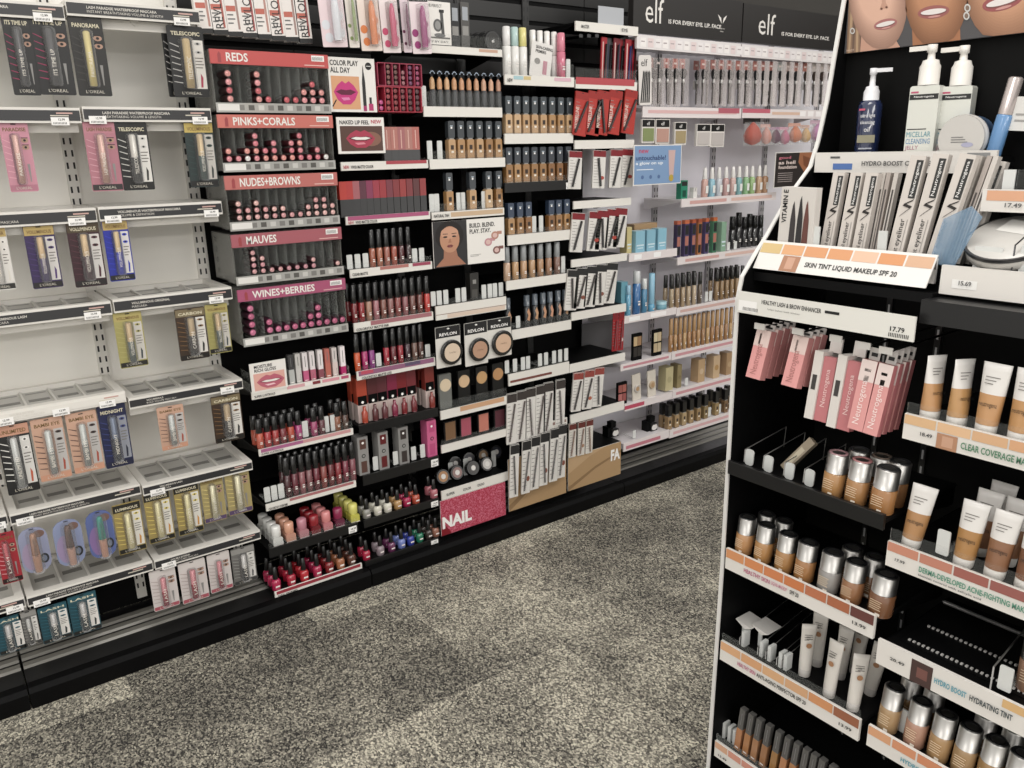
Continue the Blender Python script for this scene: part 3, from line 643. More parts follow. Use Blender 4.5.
masc(17, 36, 611, 22, 646, 'grey', 'white panel lash pack beside the teal one at the deck')
masc(36, 67, 605, 40, 641, 'teal', 'teal and white lash pack over the deck, middle one')
masc(66, 96, 594, 70, 633, 'teal', 'teal and white lash pack with blue tube, alone at its end')
masc(148, 175, 569, 151, 609, 'rosy', 'white and red lash pack at the lowest shelf, first beside the empty hooks')
masc(177, 205, 561, 181, 601, 'rosy', 'white and red lash pack at the lowest shelf, between two others')
masc(206, 229, 553, 209, 591, 'rosy', 'white and red lash pack beside the grey pack')
masc(230, 254, 547, 233, 583, 'grey', 'grey and white lash pack at the end of the lowest shelf')
# ------------------------------------------------------------------ pictures printed on signs
def lips(m, cx, cz, w, h, y, col, dark, light, teeth=True, gloss=True):
    up = [(-.5, .02), (-.34, .30), (-.14, .48), (0, .38), (.14, .48), (.34, .30), (.5, .02)]
    lo = [(.5, .02), (.36, -.30), (.16, -.5), (-.16, -.5), (-.36, -.30), (-.5, .02)]
    m.poly([(cx + a * w, cz + b * h) for a, b in up + lo[1:-1]], y, M(col, 0.4))
    m.poly([(cx + a * w, cz + b * h) for a, b in ((-.42, .03), (-.2, .13), (0, .10), (.2, .13), (.42, .03), (.2, -.10), (-.2, -.10))], y * 1.4, M(dark, 0.5))
    if teeth: m.poly([(cx + a * w, cz + b * h) for a, b in ((-.34, .03), (-.18, .10), (0, .08), (.18, .10), (.34, .03), (.16, -.06), (-.16, -.06))], y * 1.8, M('#e6e0da', 0.3))
    if gloss: m.poly([(cx + a * w, cz + b * h) for a, b in ((-.22, -.22), (.10, -.20), (.16, -.30), (-.12, -.34))], y * 1.8, M(light, 0.3))
def sign(F, L, R, Y, label, draw, name='sign_card', edge=WHITE, cat='sign', thick=0.003, group=None):
    x0, a = F.at(L[0], L[1], Y); x1, c = F.at(R[0], R[1], Y); b = F.at(L[0], L[2], Y)[1]; d = F.at(R[0], R[2], Y)[1]
    z1, z0 = (a + c) / 2, (b + d) / 2; w, h = x1 - x0, z1 - z0
    m = MB().box(-w / 2, w / 2, 0, thick, 0, h, edge); draw(m, w, h, -0.0006)
    return put(name, m, None, F.world((x0 + x1) / 2, Y, z0), F.rot(), label, cat, group)
END[GW] = 'mascara end'
# ------------------------------------------------------------------ hanging lipstick cartons along the top
for i, x in enumerate((193, 208, 223, 238, 252, 266, 280, 293)):
    Y = YF + 0.02; top = 2.17; X = GW.at(x + 7, 10, Y)[0]; zb = GW.at(x + 7, 33 + i * 1.4, Y)[1]
    p = t_boxpack(0.046, 0.02, round(top - zb, 3), '#e4ddd8', '#cfc9c4', 'REVLON' if i % 2 else '', '#242424', ((0.0, 1, 0.93, 1.0, '#1a1a1b'), (0.08, 0.7, 0.56, 0.64, '#c8604e'), (0.72, 0.86, 0.1, 0.9, ('#b98478', '#b4574b', '#a08078', '#a84a4a')[i % 4]), (.1, .5, .68, .7, '#6a6a6a'), (.1, .6, .74, .76, '#6a6a6a'), (.1, .45, .8, .82, '#6a6a6a')), 0.02)
    thing(GW, p, 'lip_liner_pack', f'white lip printed carton, {NTH[i]} from the mascara end along the top', 'cosmetics pack', X, Y, top, 'white cartons along the top', 0, -3)
for i, (x0, x1, yb, fr, blob, lab) in enumerate(((317, 342, 46, '#e8cfd4', '#d9dbe2', 'pale pink balm card at the white cartons side'), (344, 354, 47, '#e6ddd4', '#8aa05a', 'balm card with green and red fruit print'), (356, 377, 50, '#ead9ce', '#e87a36', 'balm card with a bright orange stick'),
                              (378, 396, 52, '#e8dada', '#d6406e', 'balm card with a deep pink stick and round fruit'), (399, 407, 52, '#d8c4cc', '#6d1c4a', 'narrow balm card with dark berry print'), (408, 427, 53, '#ead8dc', '#a62c78', 'balm card with magenta stick and berries'))):
    Y = YF - 0.02; X0 = GW.at(x0, 10, Y)[0]; X1 = GW.at(x1, 10, Y)[0]; zb = GW.at(x0, yb, Y)[1]; top = zb + 0.235; w_ = X1 - X0
    m = MB().rcard(w_, -(top - zb), 0, 0, 0.003, 0.003, M(fr, 0.4)); h = top - zb
    m.rect(-w_ / 2 + .001, w_ / 2 - .001, -h * .30, -0.002, -0.0005, M('#1c1c1e', 0.4)); m.text('REVLON', 0, -h * .25, h * 0.06, -0.001, TAG, w=w_ * .8, bold=True)
    for k, (a, b) in enumerate(((-.3, .72), (.26, .60), (-.22, .88), (.28, .82))): m.disc(a * w_, -h * b, w_ * .17, w_ * .17, -0.0007, M(blob, 0.4), seg=12)
    t = MB().lathe([(w_ * .13, -h * .92), (w_ * .15, -h * .90), (w_ * .15, -h * .55), (w_ * .12, -h * .42), (w_ * .06, -h * .36)], M(blob, 0.3, coat=.5), cy=-0.012, cx=w_ * .08, seg=12)
    f = MB().rcard(w_ * .5, -h * .95, -h * .33, -0.012 - w_ * .16, 0, w_ * .1, BLISTER, cx=w_ * .08)
    thing(GW, [P('card', m), P('balm_stick', t), P('blister', f)], 'lip_balm_pack', lab, 'cosmetics pack', (X0 + X1) / 2, Y, top, 'lip balm cards along the top', 0, -3)

# ------------------------------------------------------------------ lipstick racks
REDC = ['#c8616b', '#b94a58', '#d4737a', '#b55560']; 
RACKS = [
 ('REDS', (206, 49, 64), (326, 55, 68), (217, 111), '#cf4a48', ['#d98a84', '#c9545c', '#e08a8e'], '#3a1c1e', {0: 4, 3: 4, 4: 1, 6: 1, 7: 1, 8: 2, 9: 3, 10: 2}, 11),
 ('PINKS+CORALS', (216, 114, 128), (330, 116, 128), (225, 171), '#d2685c', ['#dc8088', '#e08c80', '#d9707c'], '#4a1c22', {0: 2, 1: 1, 2: 2, 3: 4, 4: 2, 5: 3, 6: 1, 7: 3, 8: 4, 9: 1, 10: 2, 11: 1}, 12),
 ('NUDES+BROWNS', (228, 175, 189), (338, 173, 186), (232, 230), '#c4655e', ['#d8a09c', '#cf8f90', '#dcaaa2'], '#33211f', {0: 3, 1: 2, 2: 3, 3: 2, 4: 2, 5: 2, 6: 1, 7: 1, 8: 2, 9: 3, 10: 3, 11: 2}, 12),
 ('MAUVES', (238, 234, 247), (343, 227, 239), (241, 284), '#ad5560', ['#cf9494', '#c98890', '#d8a4a0'], '#3a2026', {0: 4, 1: 3, 2: 1, 3: 1, 4: 1, 5: 1, 6: 1, 7: 2, 10: 1}, 11),
 ('WINES+BERRIES', (243, 288, 300), (347, 279, 290), (248, 345), '#b04a70', ['#cc6a8e', '#c25c80', '#b8587a'], '#3a1626', {0: 4, 2: 2, 3: 1, 4: 1, 5: 1, 6: 1, 7: 2, 8: 3, 9: 1, 10: 1, 11: 1}, 12)]
YR = YF - 0.01
LN = {'REDS': (229.5, 321), 'PINKS+CORALS': (228.5, 325.5), 'NUDES+BROWNS': (238.7, 332.5), 'MAUVES': (253.7, 337.5), 'WINES+BERRIES': (251, 342)}
for title, L, R, bl, hc, cols, rim, lanes, nl in RACKS:
    x0, za = wall_at(L[0], L[1], YR); x1, zc = wall_at(R[0], R[1], YR); z1 = (za + zc) / 2; zh = (wall_at(L[0], L[2], YR)[1] + wall_at(R[0], R[2], YR)[1]) / 2
    x0, x1 = 0.812, 1.183
    z0 = wall_at(bl[0], bl[1], YR)[1]; hw = (x1 - x0) / 2; cx = (x0 + x1) / 2; H = z1 - z0; hh = z1 - zh; D = 0.20; parts = []
    b = MB().box(-hw, hw, 0.075, D, 0, 0.004, BLK2).box(-hw, hw, D - 0.004, D, 0.004, H, M('#55544f', 0.4))
    parts.append(P('back_tray', b))
    for sgn in (-1, 1): parts.append(P('side_panel', MB().box(sgn * hw - (0.003 if sgn > 0 else 0), sgn * hw + (0.003 if sgn < 0 else 0), 0.0, D - 0.005, 0.0, H, SMOKE)))
    tp = MB().box(-hw + .003, hw - .003, 0.002, D - .005, H - 0.003, H, SMOKE); parts.append(P('top_panel', tp))
    hd = MB().box(-hw - .002, hw + .002, -0.008, -0.002, H - hh, H, M(hc, 0.4)); hd.text(title, -hw + 0.045, H - hh * .5, hh * .62, -0.0088, WHITE, align='l', w=min(0.23, 0.0165 * len(title)), bold=True)
    hd.poly([(-hw + .02, H - hh * .9), (-hw + .03, H - hh * .9), (-hw + .03, H - hh * .3), (-hw + .025, H - hh * .15), (-hw + .02, H - hh * .35)], -0.0086, M('#a83c40', 0.4))
    hd.rect(hw - 0.055, hw - .012, H - hh * .52, H - hh * .1, -0.0088, TAG)
    for k in range(12): hd.rect(hw - .052 + k * .003, hw - .0508 + k * .003, H - hh * .46, H - hh * .2, -0.0092, INK)
    hd.rect(hw - .08, hw - .012, H - hh * .86, H - hh * .80, -0.0088, M('#e8c0b8', 0.4)); parts.append(P('header_sign', hd, label=None))
    lf = MB().box(-hw, hw, -0.008, -0.004, -0.004, 0.024, M('#b4b3ae', 0.12, 0.2))
    for k in range(12):
        xx = lerp(-hw, hw, (k + .5) / 12); lf.box(xx - 0.010, xx + 0.008, -0.0084, -0.008, 0.003, 0.018, M(('#6a6864', '#8c8a86', '#d6d4cf')[k * 5 % 3], 0.15, .2))
    lf.rect(-hw + .005, -hw + .07, 0.001, 0.02, -0.0088, M('#dcdad5', 0.3)); parts.append(P('front_rail', lf))
    for k in range(1, nl): xx = lerp(-hw, hw, .05 + .95 * k / nl); parts.append(P('divider', MB().box(xx - .0007, xx + .0007, 0.004, D - .006, 0.004, H - .004, ACRYL)))
    # closing floor under the lanes
    thing(GW, parts, 'lipstick_rack', f'smoked clear lipstick rack headed {title}', 'rack', cx, YR, z0, 'lipstick racks')
    pr = (H - hh - 0.030) / 4.15; r = min(pr / 2, hw / nl) * 0.95
    la, lb = wall_at(LN[title][0], R[1] + 40, YR + .01)[0], wall_at(LN[title][1], R[1] + 40, YR + .01)[0]
    for k, n in lanes.items():
        for j in range(n):
            col = cols[(k * 3 + j + k // 4) % 3]
            if title == 'PINKS+CORALS' and (k, j) in ((2, 0), (11, 0)): col = '#d5d2ce'
            X = lerp(la, lb, k / (nl - 1)); Z = z0 + 0.0245 + r + j * (r * 2.03)
            put('lipstick', t_bullet(round(r, 4), col, rim)[0][1], None, (X, YR + 0.006, Z), None, f'{ {"#d5d2ce": "white", }.get(col, "pink") } lipstick end, {("bottom", "second up", "third up", "fourth up")[j]} in {NTH[k]} lane of {title} rack', 'lipstick', 'lipstick ends in the racks')

# ------------------------------------------------------------------ gloss and polish under the racks
s = shelf(GW, (251, 395, 401), (350, 371, 380), YF, 'white', 'shelf with lip gloss sign just under the wines rack', bands=[(.34, .52, .1, .5, '#d79aa0'), (.52, .6, .1, .5, '#e8e0dc'), (.6, .68, .1, .5, '#8a3038'), (.7, .88, .1, .5, '#dc8a98'), (.9, .98, .1, .5, '#c0406c')], title=[('SUPER LUSTROUS', .02, .22, .65, .3, '#2a2a2a')], push=(), dividers=8)
def d_gloss(m, w, h, y):
    m.text('MOISTURE', -w * .38, h * .87, h * .11, y, INK, w=w * .5, align='l', bold=True); m.text('RICH GLOSS', -w * .38, h * .74, h * .11, y, INK, w=w * .6, align='l', bold=True)
    m.rect(-w * .42, w * .44, h * .06, h * .64, y, M('#e0a294', 0.4)); lips(m, w * .04, h * .34, w * .78, h * .46, y * 1.6, '#c4596e', '#8c2c42', '#f2c4cc', True)
sign(GW, (249, 365, 394), (285, 358, 388), YF - 0.006, 'small white lip gloss sign with glossy pink lips', d_gloss)
H1 = hat(s, 312, 351)
GL = [(292, 'clear gloss tube with white cap', '#b9bbb8', '#4a4a4a', .5), (299, 'pale gloss tube', '#c9c6c2', '#c6c3bd', .5), (306, 'pink gloss tube with white cap', '#d05a86', '#e0d8d8', .38), (313, 'rose gloss tube with white cap', '#c4607a', '#e0d8d8', .38), (321, 'mauve gloss tube with white cap', '#96505c', '#e4dcdc', .34),
      (328, 'coral gloss tube', '#c86a5a', '#c2665a', .5), (335, 'pale rose gloss tube', '#d8c2bd', '#d2c8c4', .5), (343, 'hot pink gloss tube with white cap', '#c4286c', '#ece2e4', .3)]
row(s, lambda c, k, f: t_square_tube(0.019, round(H1, 3), c, k, f), [(a, b, c, d, e) for a, b, c, d, e in GL], 'lip_gloss', 'lip gloss', 'by the glossy lips sign')
s = shelf(GW, (258, 450, 457), (353, 428, 434), YF, 'white', 'lip gloss shelf, second under the lipstick racks', bands=[(.02, .45, .0, .5, '#b05a8a'), (.45, .97, 0, .5, '#cf8e90')], title=[('SUPER LUSTROUS', .02, .24, .7, .3, '#2a2a2a')], front=0.03, push=(306, 327, 334), pushh=0.06)
H1 = hat(s, 300, 410)
GL = [('orange', '#c0452c'), ('red', '#b01c22'), ('red', '#a8201e'), ('dark red', '#7a1a22'), ('orange red', '#b8381f'), ('magenta', '#a8286c'), ('deep berry', '#6d1830'), ('plum', '#a03060'), ('wine', '#5c1c28'), ('brown', '#5a3020'), ('rust', '#8a4a2a'), ('brown', '#4a2c20')]
row(s, lambda c: t_gloss(0.0125, round(H1, 3), c, '#151516', .52), [(261 + i * 7.7, c[0] + ' black capped gloss tube', c[1]) for i, c in enumerate(GL) if i not in (6, 9)], 'lip_gloss', 'lip gloss', 'second gloss shelf', deep=1, gap=0.05)
s = shelf(GW, (265, 503, 510), (356, 482, 488), YF, 'white', 'lip gloss shelf, third under the lipstick racks', title=[('COLORSTAY OVERTIME', .02, .22, .7, .35, '#2a2a2a')], bands=[(.25, .97, 0, .4, '#b06468')], front=0.035, push=(268, 275, 282), pushh=0.055)
H1 = hat(s, 320, 449)
row(s, lambda c: t_gloss(0.012, round(H1, 3), c, '#1a1a1b', .56), [(289 + i * 7.2, d + ' slim black capped lip tube', c) for i, (d, c) in enumerate([('dark wine', '#4a1a20'), ('plum', '#6a2430'), ('rose', '#8c4a50'), ('mauve', '#7a4448'), ('wine', '#701e2c'), ('brick', '#8c3a34'), ('dark red', '#6c1a20'), ('red', '#90242c'), ('berry', '#7c2438'), ('rosewood', '#84404a')])], 'lip_gloss', 'lip gloss', 'third gloss shelf', deep=1, gap=0.045)
# gel polishes with coloured caps
s = shelf(GW, (268, 546, 557), (358, 525, 532), YF, 'black', 'black curved tray of pastel capped nail polish', front=0.018, tags=(.93,))
H1 = hat(s, 275, 526) * 1.02
NG = [(277, 'white', '#c9cac6', '#dededa'), (290, 'peach', '#c98c74', '#dc9878'), (303, 'dusty rose', '#b87880', '#c4788a'), (315, 'deep red', '#7a1420', '#a01824'), (327, 'coral pink', '#c87078', '#e08080'), (339, 'dark raspberry', '#6c1c3c', '#98204c'), (354, 'yellow', '#c2bc3c', '#d8d25c')]
for i, (px, d, a, b) in enumerate(NG):
    X = xat(s, px, 0.025)
    for k in range(4 if i in (0, 6) else 3 if i in (1, 3, 4) else 1):
        thing(GW, t_gel(0.036, round(H1, 3), a, b), 'nail_polish', f'{d} round capped nail polish, {NTH[k]} from the front in its lane', 'nail polish', X, YF + 0.025 + k * 0.042, s.zs, 'round capped nail polishes')
s = shelf(GW, (274, 593, 601), (362, 565, 573), YF, 'white', 'lowest nail polish tray with red price strip', bands=[(.02, .98, 0, .55, '#a82c3c')], title=[('NAIL ENAMEL', .03, .25, .8, .3, '#2a2a2a')])
H1 = hat(s, 305, 557) * 1.0
NP = [(277, 'hot pink', '#c01c4c'), (292, 'crimson', '#b81a34'), (305, 'bright red', '#c8202c'), (318, 'raspberry', '#b81c48'), (330, 'dark red', '#8c1c20'), (341, 'copper', '#a8623c'), (352, 'brown', '#5c3226')]
row(s, lambda c: t_nail(0.0175, round(H1, 3), c, '#161617'), [(a, b + ' black capped nail polish', c) for a, b, c in NP], 'nail_polish', 'nail polish', 'lowest red stripped tray', deep=2, gap=0.042)
s = shelf(GW, (365, 566, 573), (439, 539, 547), YF, 'black', 'lowest black nail polish tray beside the red sign', tags=(.93,))
H1 = hat(s, 390, 533) * 1.05
NP = [(367, 'crimson', '#b81a3c'), (381, 'silver lilac', '#8c7c84'), (392, 'purple', '#6c2c58'), (402, 'periwinkle', '#6a7cc8'), (411, 'royal blue', '#2c3ca8'), (420, 'green', '#1c7a58'), (429, 'dark brown', '#3c302c'), (436, 'copper rose', '#9c6450')]
row(s, lambda c: t_nail(0.0165, round(H1, 3), c, '#161617'), [(a, b + ' black capped nail polish', c) for a, b, c in NP], 'nail_polish', 'nail polish', 'lowest plain black tray', deep=1, gap=0.042)
s = shelf(GW, (363, 520, 528), (439, 498, 505), YF, 'black', 'black nail polish tray above the lowest one', tags=(.93,))
H1 = hat(s, 395, 491) * 1.05
NP = [(367, 'clear', '#8a8880'), (378, 'cream white', '#cfcbb8'), (388, 'ivory', '#d6d2c2'), (398, 'tan', '#b8884c'), (407, 'pink red', '#b81c4c'), (416, 'orange red', '#c04830'), (434, 'dusty pink', '#b8606c')]
row(s, lambda c: t_nail(0.0168, round(H1, 3), c, '#161617'), [(a, b + ' black capped nail polish', c) for a, b, c in NP], 'nail_polish', 'nail polish', 'second lowest black tray', deep=1, gap=0.042)

# ------------------------------------------------------------------ column with the colour play sign
def d_play(m, w, h, y):
    m.text('COLOR PLAY', -w * .46, h * .90, h * .10, y, INK, w=w * .60, align='l', bold=True); m.text('ALL DAY', -w * .46, h * .77, h * .10, y, INK, w=w * .42, align='l', bold=True)
    m.rect(-w * .46, w * .14, h * .05, h * .66, y, M('#dc9a6a', 0.4)); lips(m, -w * .16, h * .36, w * .52, h * .44, y * 1.6, '#d6287c', '#6c1238', '#e87ab0', False)
    m.disc(w * .36, h * .86, w * .07, h * .07, y, INK, seg=16); m.rect(w * .31, w * .41, h * .855, h * .865, y * 1.6, TAG)
    m.poly([(w * .20, h * .05), (w * .27, h * .05), (w * .27, h * .55), (w * .235, h * .88), (w * .20, h * .55)], y * 1.5, M('#242426', 0.3)); m.rect(w * .2, w * .27, h * .02, h * .12, y * 2, M('#b02468', 0.3))
    m.rect(w * .34, w * .39, h * .16, h * .28, y * 1.5, M('#242426', 0.3)); m.rect(w * .32, w * .42, h * .03, h * .16, y * 1.5, M('#c4286c', 0.3))
    m.bar((-w * .46, y, h * .1), (-w * .38, y, h * .22), 0.002, INK)
sign(GW, (327, 56, 111), (374, 59.5, 113), YF - 0.006, 'square white sign with hot pink lips and a lip crayon', d_play)
def liner_tray(z_top, z_bot, y0, n, rows_, bc, cols, lab, nm):
    x0 = GW.at(377, y0, YF)[0]; x1 = GW.at(421, y0, YF)[0]; w = x1 - x0; h = z_top - z_bot; cx = (x0 + x1) / 2
    parts = []; b = MB().box(-w / 2, w / 2, 0.10, 0.104, 0, h, M(bc, .5)).box(-w / 2, w / 2, 0, .1, -0.003, 0, M(bc, .35)).box(-w / 2, w / 2, 0, .1, h, h + 0.003, M(bc, .35))
    parts.append(P('tray', b))
    for k in range(n + 1): xx = lerp(-w / 2, w / 2, k / n); parts.append(P('divider', MB().box(xx - .0016, xx + .0016, 0, .1, 0, h, M(bc, .35))))
    thing(GW, parts, 'liner_tray', lab, 'rack', cx, YF, z_bot, 'red acrylic liner trays')
    r = min(w / n * .44, h / 8.4)
    for k in range(n):
        for j in range(rows_[k]):
            put('lip_liner', t_bullet(round(r, 4), cols[k][0], cols[k][1])[0][1], None, (cx + lerp(-w / 2, w / 2, (k + .5) / n), YF + .006, z_bot + 0.001 + r + j * 2.05 * r), None, f'{cols[k][2]} liner end, {("bottom", "second up", "third up", "fourth up")[j]} in {NTH[k]} slot of {nm} tray', 'lip liner', 'lip liners in the red trays')
zt = GW.at(377, 62, YF)[1]; zm = GW.at(377, 86, YF)[1]; zb = GW.at(377, 112, YF)[1]
liner_tray(zt - .003, zm + .004, 62, 6, [0, 4, 4, 3, 4, 4], '#a82c48', [('#3a1a1c', '#2a1214', 'dark'), ('#7a4438', '#4a2620', 'brown'), ('#6c3c34', '#40221e', 'brown'), ('#9c5a60', '#5a2a30', 'rose'), ('#6c2c5c', '#401a38', 'plum'), ('#a0285c', '#5c1836', 'berry')], 'upper dark pink acrylic tray of lip liner ends', 'upper')
liner_tray(zm - .003, zb + .003, 86, 6, [2, 4, 4, 4, 4, 4], '#b8283c', [('#c83c84', '#7c1c4c', 'pink'), ('#9c2c30', '#5c1a1c', 'red'), ('#8c2024', '#501416', 'red'), ('#7c2830', '#481820', 'wine'), ('#5c2028', '#341216', 'wine'), ('#54242c', '#301418', 'dark')], 'lower red acrylic tray of lip liner ends', 'lower')
s = shelf(GW, (340, 161, 171), (428, 161, 168), YF, 'white', 'shelf under the naked lip sign', bands=[(.5, .98, 0, .4, '#b83c48')], title=[('NEW', .02, .08, .6, .4, '#c02c3c'), ('VIVID MATTE COLOR', .1, .35, .6, .35, '#2a2a2a')])
def d_naked(m, w, h, y):
    m.text('NAKED LIP FEEL', -w * .44, h * .86, h * .11, y, INK, w=w * .62, align='l', bold=True); m.text('NEW', w * .22, h * .88, h * .10, y, M('#c8304c', .4), w=w * .22, align='l', bold=True)
    m.rect(-w * .44, w * .45, h * .07, h * .76, y, M('#5a3a30', 0.4)); m.disc(w * .2, h * .40, w * .22, h * .2, y * 1.2, M('#8a5a48', .4)); lips(m, -w * .02, h * .41, w * .62, h * .50, y * 1.6, '#b8304c', '#4a1420', '#e08090', True)
sign(GW, (336, 117, 153), (383.5, 117.5, 154), YF - 0.006, 'white sign with parted red lips and white teeth', d_naked)
H1 = hat(s, 400, 127)
row(s, lambda c: [P('tube', MB().box(-.0145, .0145, -.011, .011, 0, .04, M('#3c3c3e', .25, coat=.4))), P('cap', MB().box(-.0145, .0145, -.011, .011, .04, H1, M(c, .25, coat=.5)).rect(-.003, .001, .045, H1 - .01, -.0114, M('#d8a498', .4)))], [(387 + i * 7.1, d + ' slim matte lip tube', c) for i, (d, c) in enumerate([('tan pink', '#b4685c'), ('salmon', '#b8685c'), ('rose', '#a8585a'), ('clay', '#b06c60'), ('coral', '#b85a50'), ])], 'lip_colour', 'lip colour', 'beside parted red lips sign')
s = shelf(GW, (345, 217, 225), (430, 211, 219), YF, 'white', 'shelf of red to plum matte lip tubes', bands=[(.02, .98, 0, .5, '#b44c78')], title=[('NEW', .02, .08, .75, .35, '#c02c3c'), ('VIVID MATTE COLOR', .1, .35, .75, .35, '#2a2a2a')], push=(361,), pushh=.05)
H1 = hat(s, 380, 180)
CC = [('bright red', '#c8281c'), ('scarlet', '#c02420'), ('rose red', '#a85058'), ('purple red', '#5c1430'), ('magenta', '#8c1c4c'), ('crimson', '#a81c34'), ('red', '#a81824'), ('wine', '#7c1c30'), ('deep red', '#8c1820'), ('red', '#a42020'), ('dark red', '#841c24'), ('maroon', '#5c181c'), ('red', '#9c2024')]
row(s, lambda c: [P('tube', MB().box(-.0125, .0125, -.011, .011, 0, H1 * .5, M('#2e2e30', .25, coat=.4))), P('cap', MB().box(-.0125, .0125, -.011, .011, H1 * .5, H1, M(c, .25, coat=.5)))], [(343.5 + i * 6.6, d + ' topped square lip tube', c) for i, (d, c) in enumerate(CC)], 'lip_colour', 'lip colour', 'under the parted lips shelf')
s = shelf(GW, (349, 268, 277), (432, 263, 270), YF, 'white', 'shelf of brown and wine lip tubes under the matte tubes', bands=[(.35, .7, 0, .4, '#b86c64'), (.75, .98, 0, .4, '#a83c58')], title=[('CLEAR MATTE', .02, .2, .6, .35, '#2a2a2a')], push=(350, 358, 366, 415, 422), pushh=0.05, front=.02)
H1 = hat(s, 390, 228)
row(s, lambda c: t_gloss(0.0115, round(H1, 3), c, '#17181a', .52), [(373 + i * 7.2, d + ' long capped lip tube', c) for i, (d, c) in enumerate([('terracotta', '#a04c30'), ('rust', '#a85a3c'), ('clay', '#9c5040'), ('brick', '#a0402c'), ('dark wine', '#54181c'), ('black cherry', '#2e1416')])], 'lip_gloss', 'lip gloss', 'between white pushers')
s = shelf(GW, (353, 322, 331), (433, 313, 321), YF, 'white', 'shelf of eleven slim matte lip tubes', bands=[(.2, .98, 0, .5, '#a8646c')], title=[('COLORSTAY MATTE INK', .02, .42, .75, .3, '#2a2a2a')], front=.015)
H1 = hat(s, 390, 280)
CC = [('dark red', '#7c1a20'), ('crimson', '#98141c'), ('tan', '#a07058'), ('dusty pink', '#a05c64'), ('brown', '#7c4438'), ('rose brown', '#8c5450'), ('brick', '#8c3c38'), ('rose', '#8c4c50'), ('taupe', '#74443c'), ('chestnut', '#6c3028'), ('bright red', '#c82c24')]
row(s, lambda c: t_gloss(0.0115, round(H1, 3), c, '#161718', .52), [(355 + i * 7.25, d + ' slim tall capped lip tube', c) for i, (d, c) in enumerate(CC)], 'lip_gloss', 'lip gloss', 'eleven tube shelf', deep=1, gap=.05)
s = shelf(GW, (356, 372, 380), (435, 357, 366), YF, 'white', 'shelf with orange, magenta and purple lip tubes', bands=[(.02, .98, 0, .55, '#94587c'), (.05, .2, 0, .4, '#c8445c'), (.6, .8, 0, .4, '#5c4c6c')], title=[('COLORSTAY MATTE LITE', .05, .42, .8, .3, '#2a2a2a')], push=(379, 428), pushh=.05, front=.015)
H1 = hat(s, 390, 328)
CC = [(358, 'orange', '#d04818'), (365.5, 'magenta', '#b01c64'), (372.5, 'purple', '#8c2c80'), (387, 'red', '#a8182c'), (394, 'maroon', '#6c1c24'), (401, 'crimson', '#9c1c28'), (408, 'dark plum', '#3c1c28'), (415, 'taupe', '#6c4c40'), (421, 'brown', '#4c2820')]
row(s, lambda c: t_gloss(0.0115, round(H1, 3), c, '#161718', .5), [(a, b + ' matte lite lip tube', c) for a, b, c in CC], 'lip_gloss', 'lip gloss', 'above red cartons')
s = shelf(GW, (358, 424, 433), (438, 409, 418), YF, 'black', 'black tray of red lip kit cartons', tags=())
H1 = hat(s, 366, 378)
CC = [(364, 'orange red', '#b83c24'), (374.5, 'dark maroon', '#5c2428'), (384, 'maroon', '#642830'), (394, 'raspberry', '#8c1c40'), (403.5, 'deep red', '#841820'), (413, 'wine', '#7c242c'), (431, 'brick red', '#8c2c24')]
def kit(c):
    w, d = 0.041, 0.03; m = MB().box(-w / 2, w / 2, 0, d, H1 * .42, H1, M(c, .4)).box(-w / 2, w / 2, 0, d, 0, H1 * .42, M('#c8b4ae', .35)); m.box(-w * .45, w * .45, -0.001, 0, H1 * .4, H1 * .60, BLACK)
    m.disc(0, H1 * .46, .0055, .0055, -.0016, TAG, seg=12); 
    return [P('carton', m), P('polish_bottle', MB().lathe([(.011, .004), (.012, .008), (.012, H1 * .25), (.006, H1 * .30), (.006, H1 * .38)], M(c, .2, coat=.7), cy=-.012, seg=10))]
row(s, kit, [(a, b + ' lip kit carton', c) for a, b, c in CC], 'kit_carton', 'cosmetics carton', 'under matte lite tubes', deep=1, gap=.05, dy=.03)
s = shelf(GW, (362, 475, 486), (439, 456, 465), YF, 'black', 'black tray of tall grey framed cartons', push=(376, 396, 414, 423), pushh=.055, tags=(.93,))
H1 = hat(s, 388, 430)
def tallbox(c, fr):
    w = .042; m = MB().box(-w / 2, w / 2, 0, .05, 0, H1, M(fr, .4)); m.rect(-w * .3, w * .3, H1 * .68, H1 * .93, -.0005, M(c, .3)); m.rect(-w * .28, w * .28, H1 * .06, H1 * .36, -.0005, M(c, .3)); m.disc(0, H1 * .84, .005, .005, -.001, TAG, seg=10)
    m.disc(0, H1 * .5, .008, .008, -.0005, INK, seg=14); m.disc(0, H1 * .5, .005, .005, -.001, M(fr, .4), seg=12); return [P('carton', m)]
row(s, tallbox, [(365, 'tall grey carton with brown windows', '#5c3c34', '#8c8a88'), (385, 'tall grey carton with red upper window', '#6c1c20', '#8e8c8a'), (405, 'tall grey carton with dark windows', '#3c3230', '#8c8a88'), (433, 'tall bright pink carton', '#c8447c', '#d8588c')], 'kit_carton', 'cosmetics carton', 'tray between kits and polish', dy=.012)
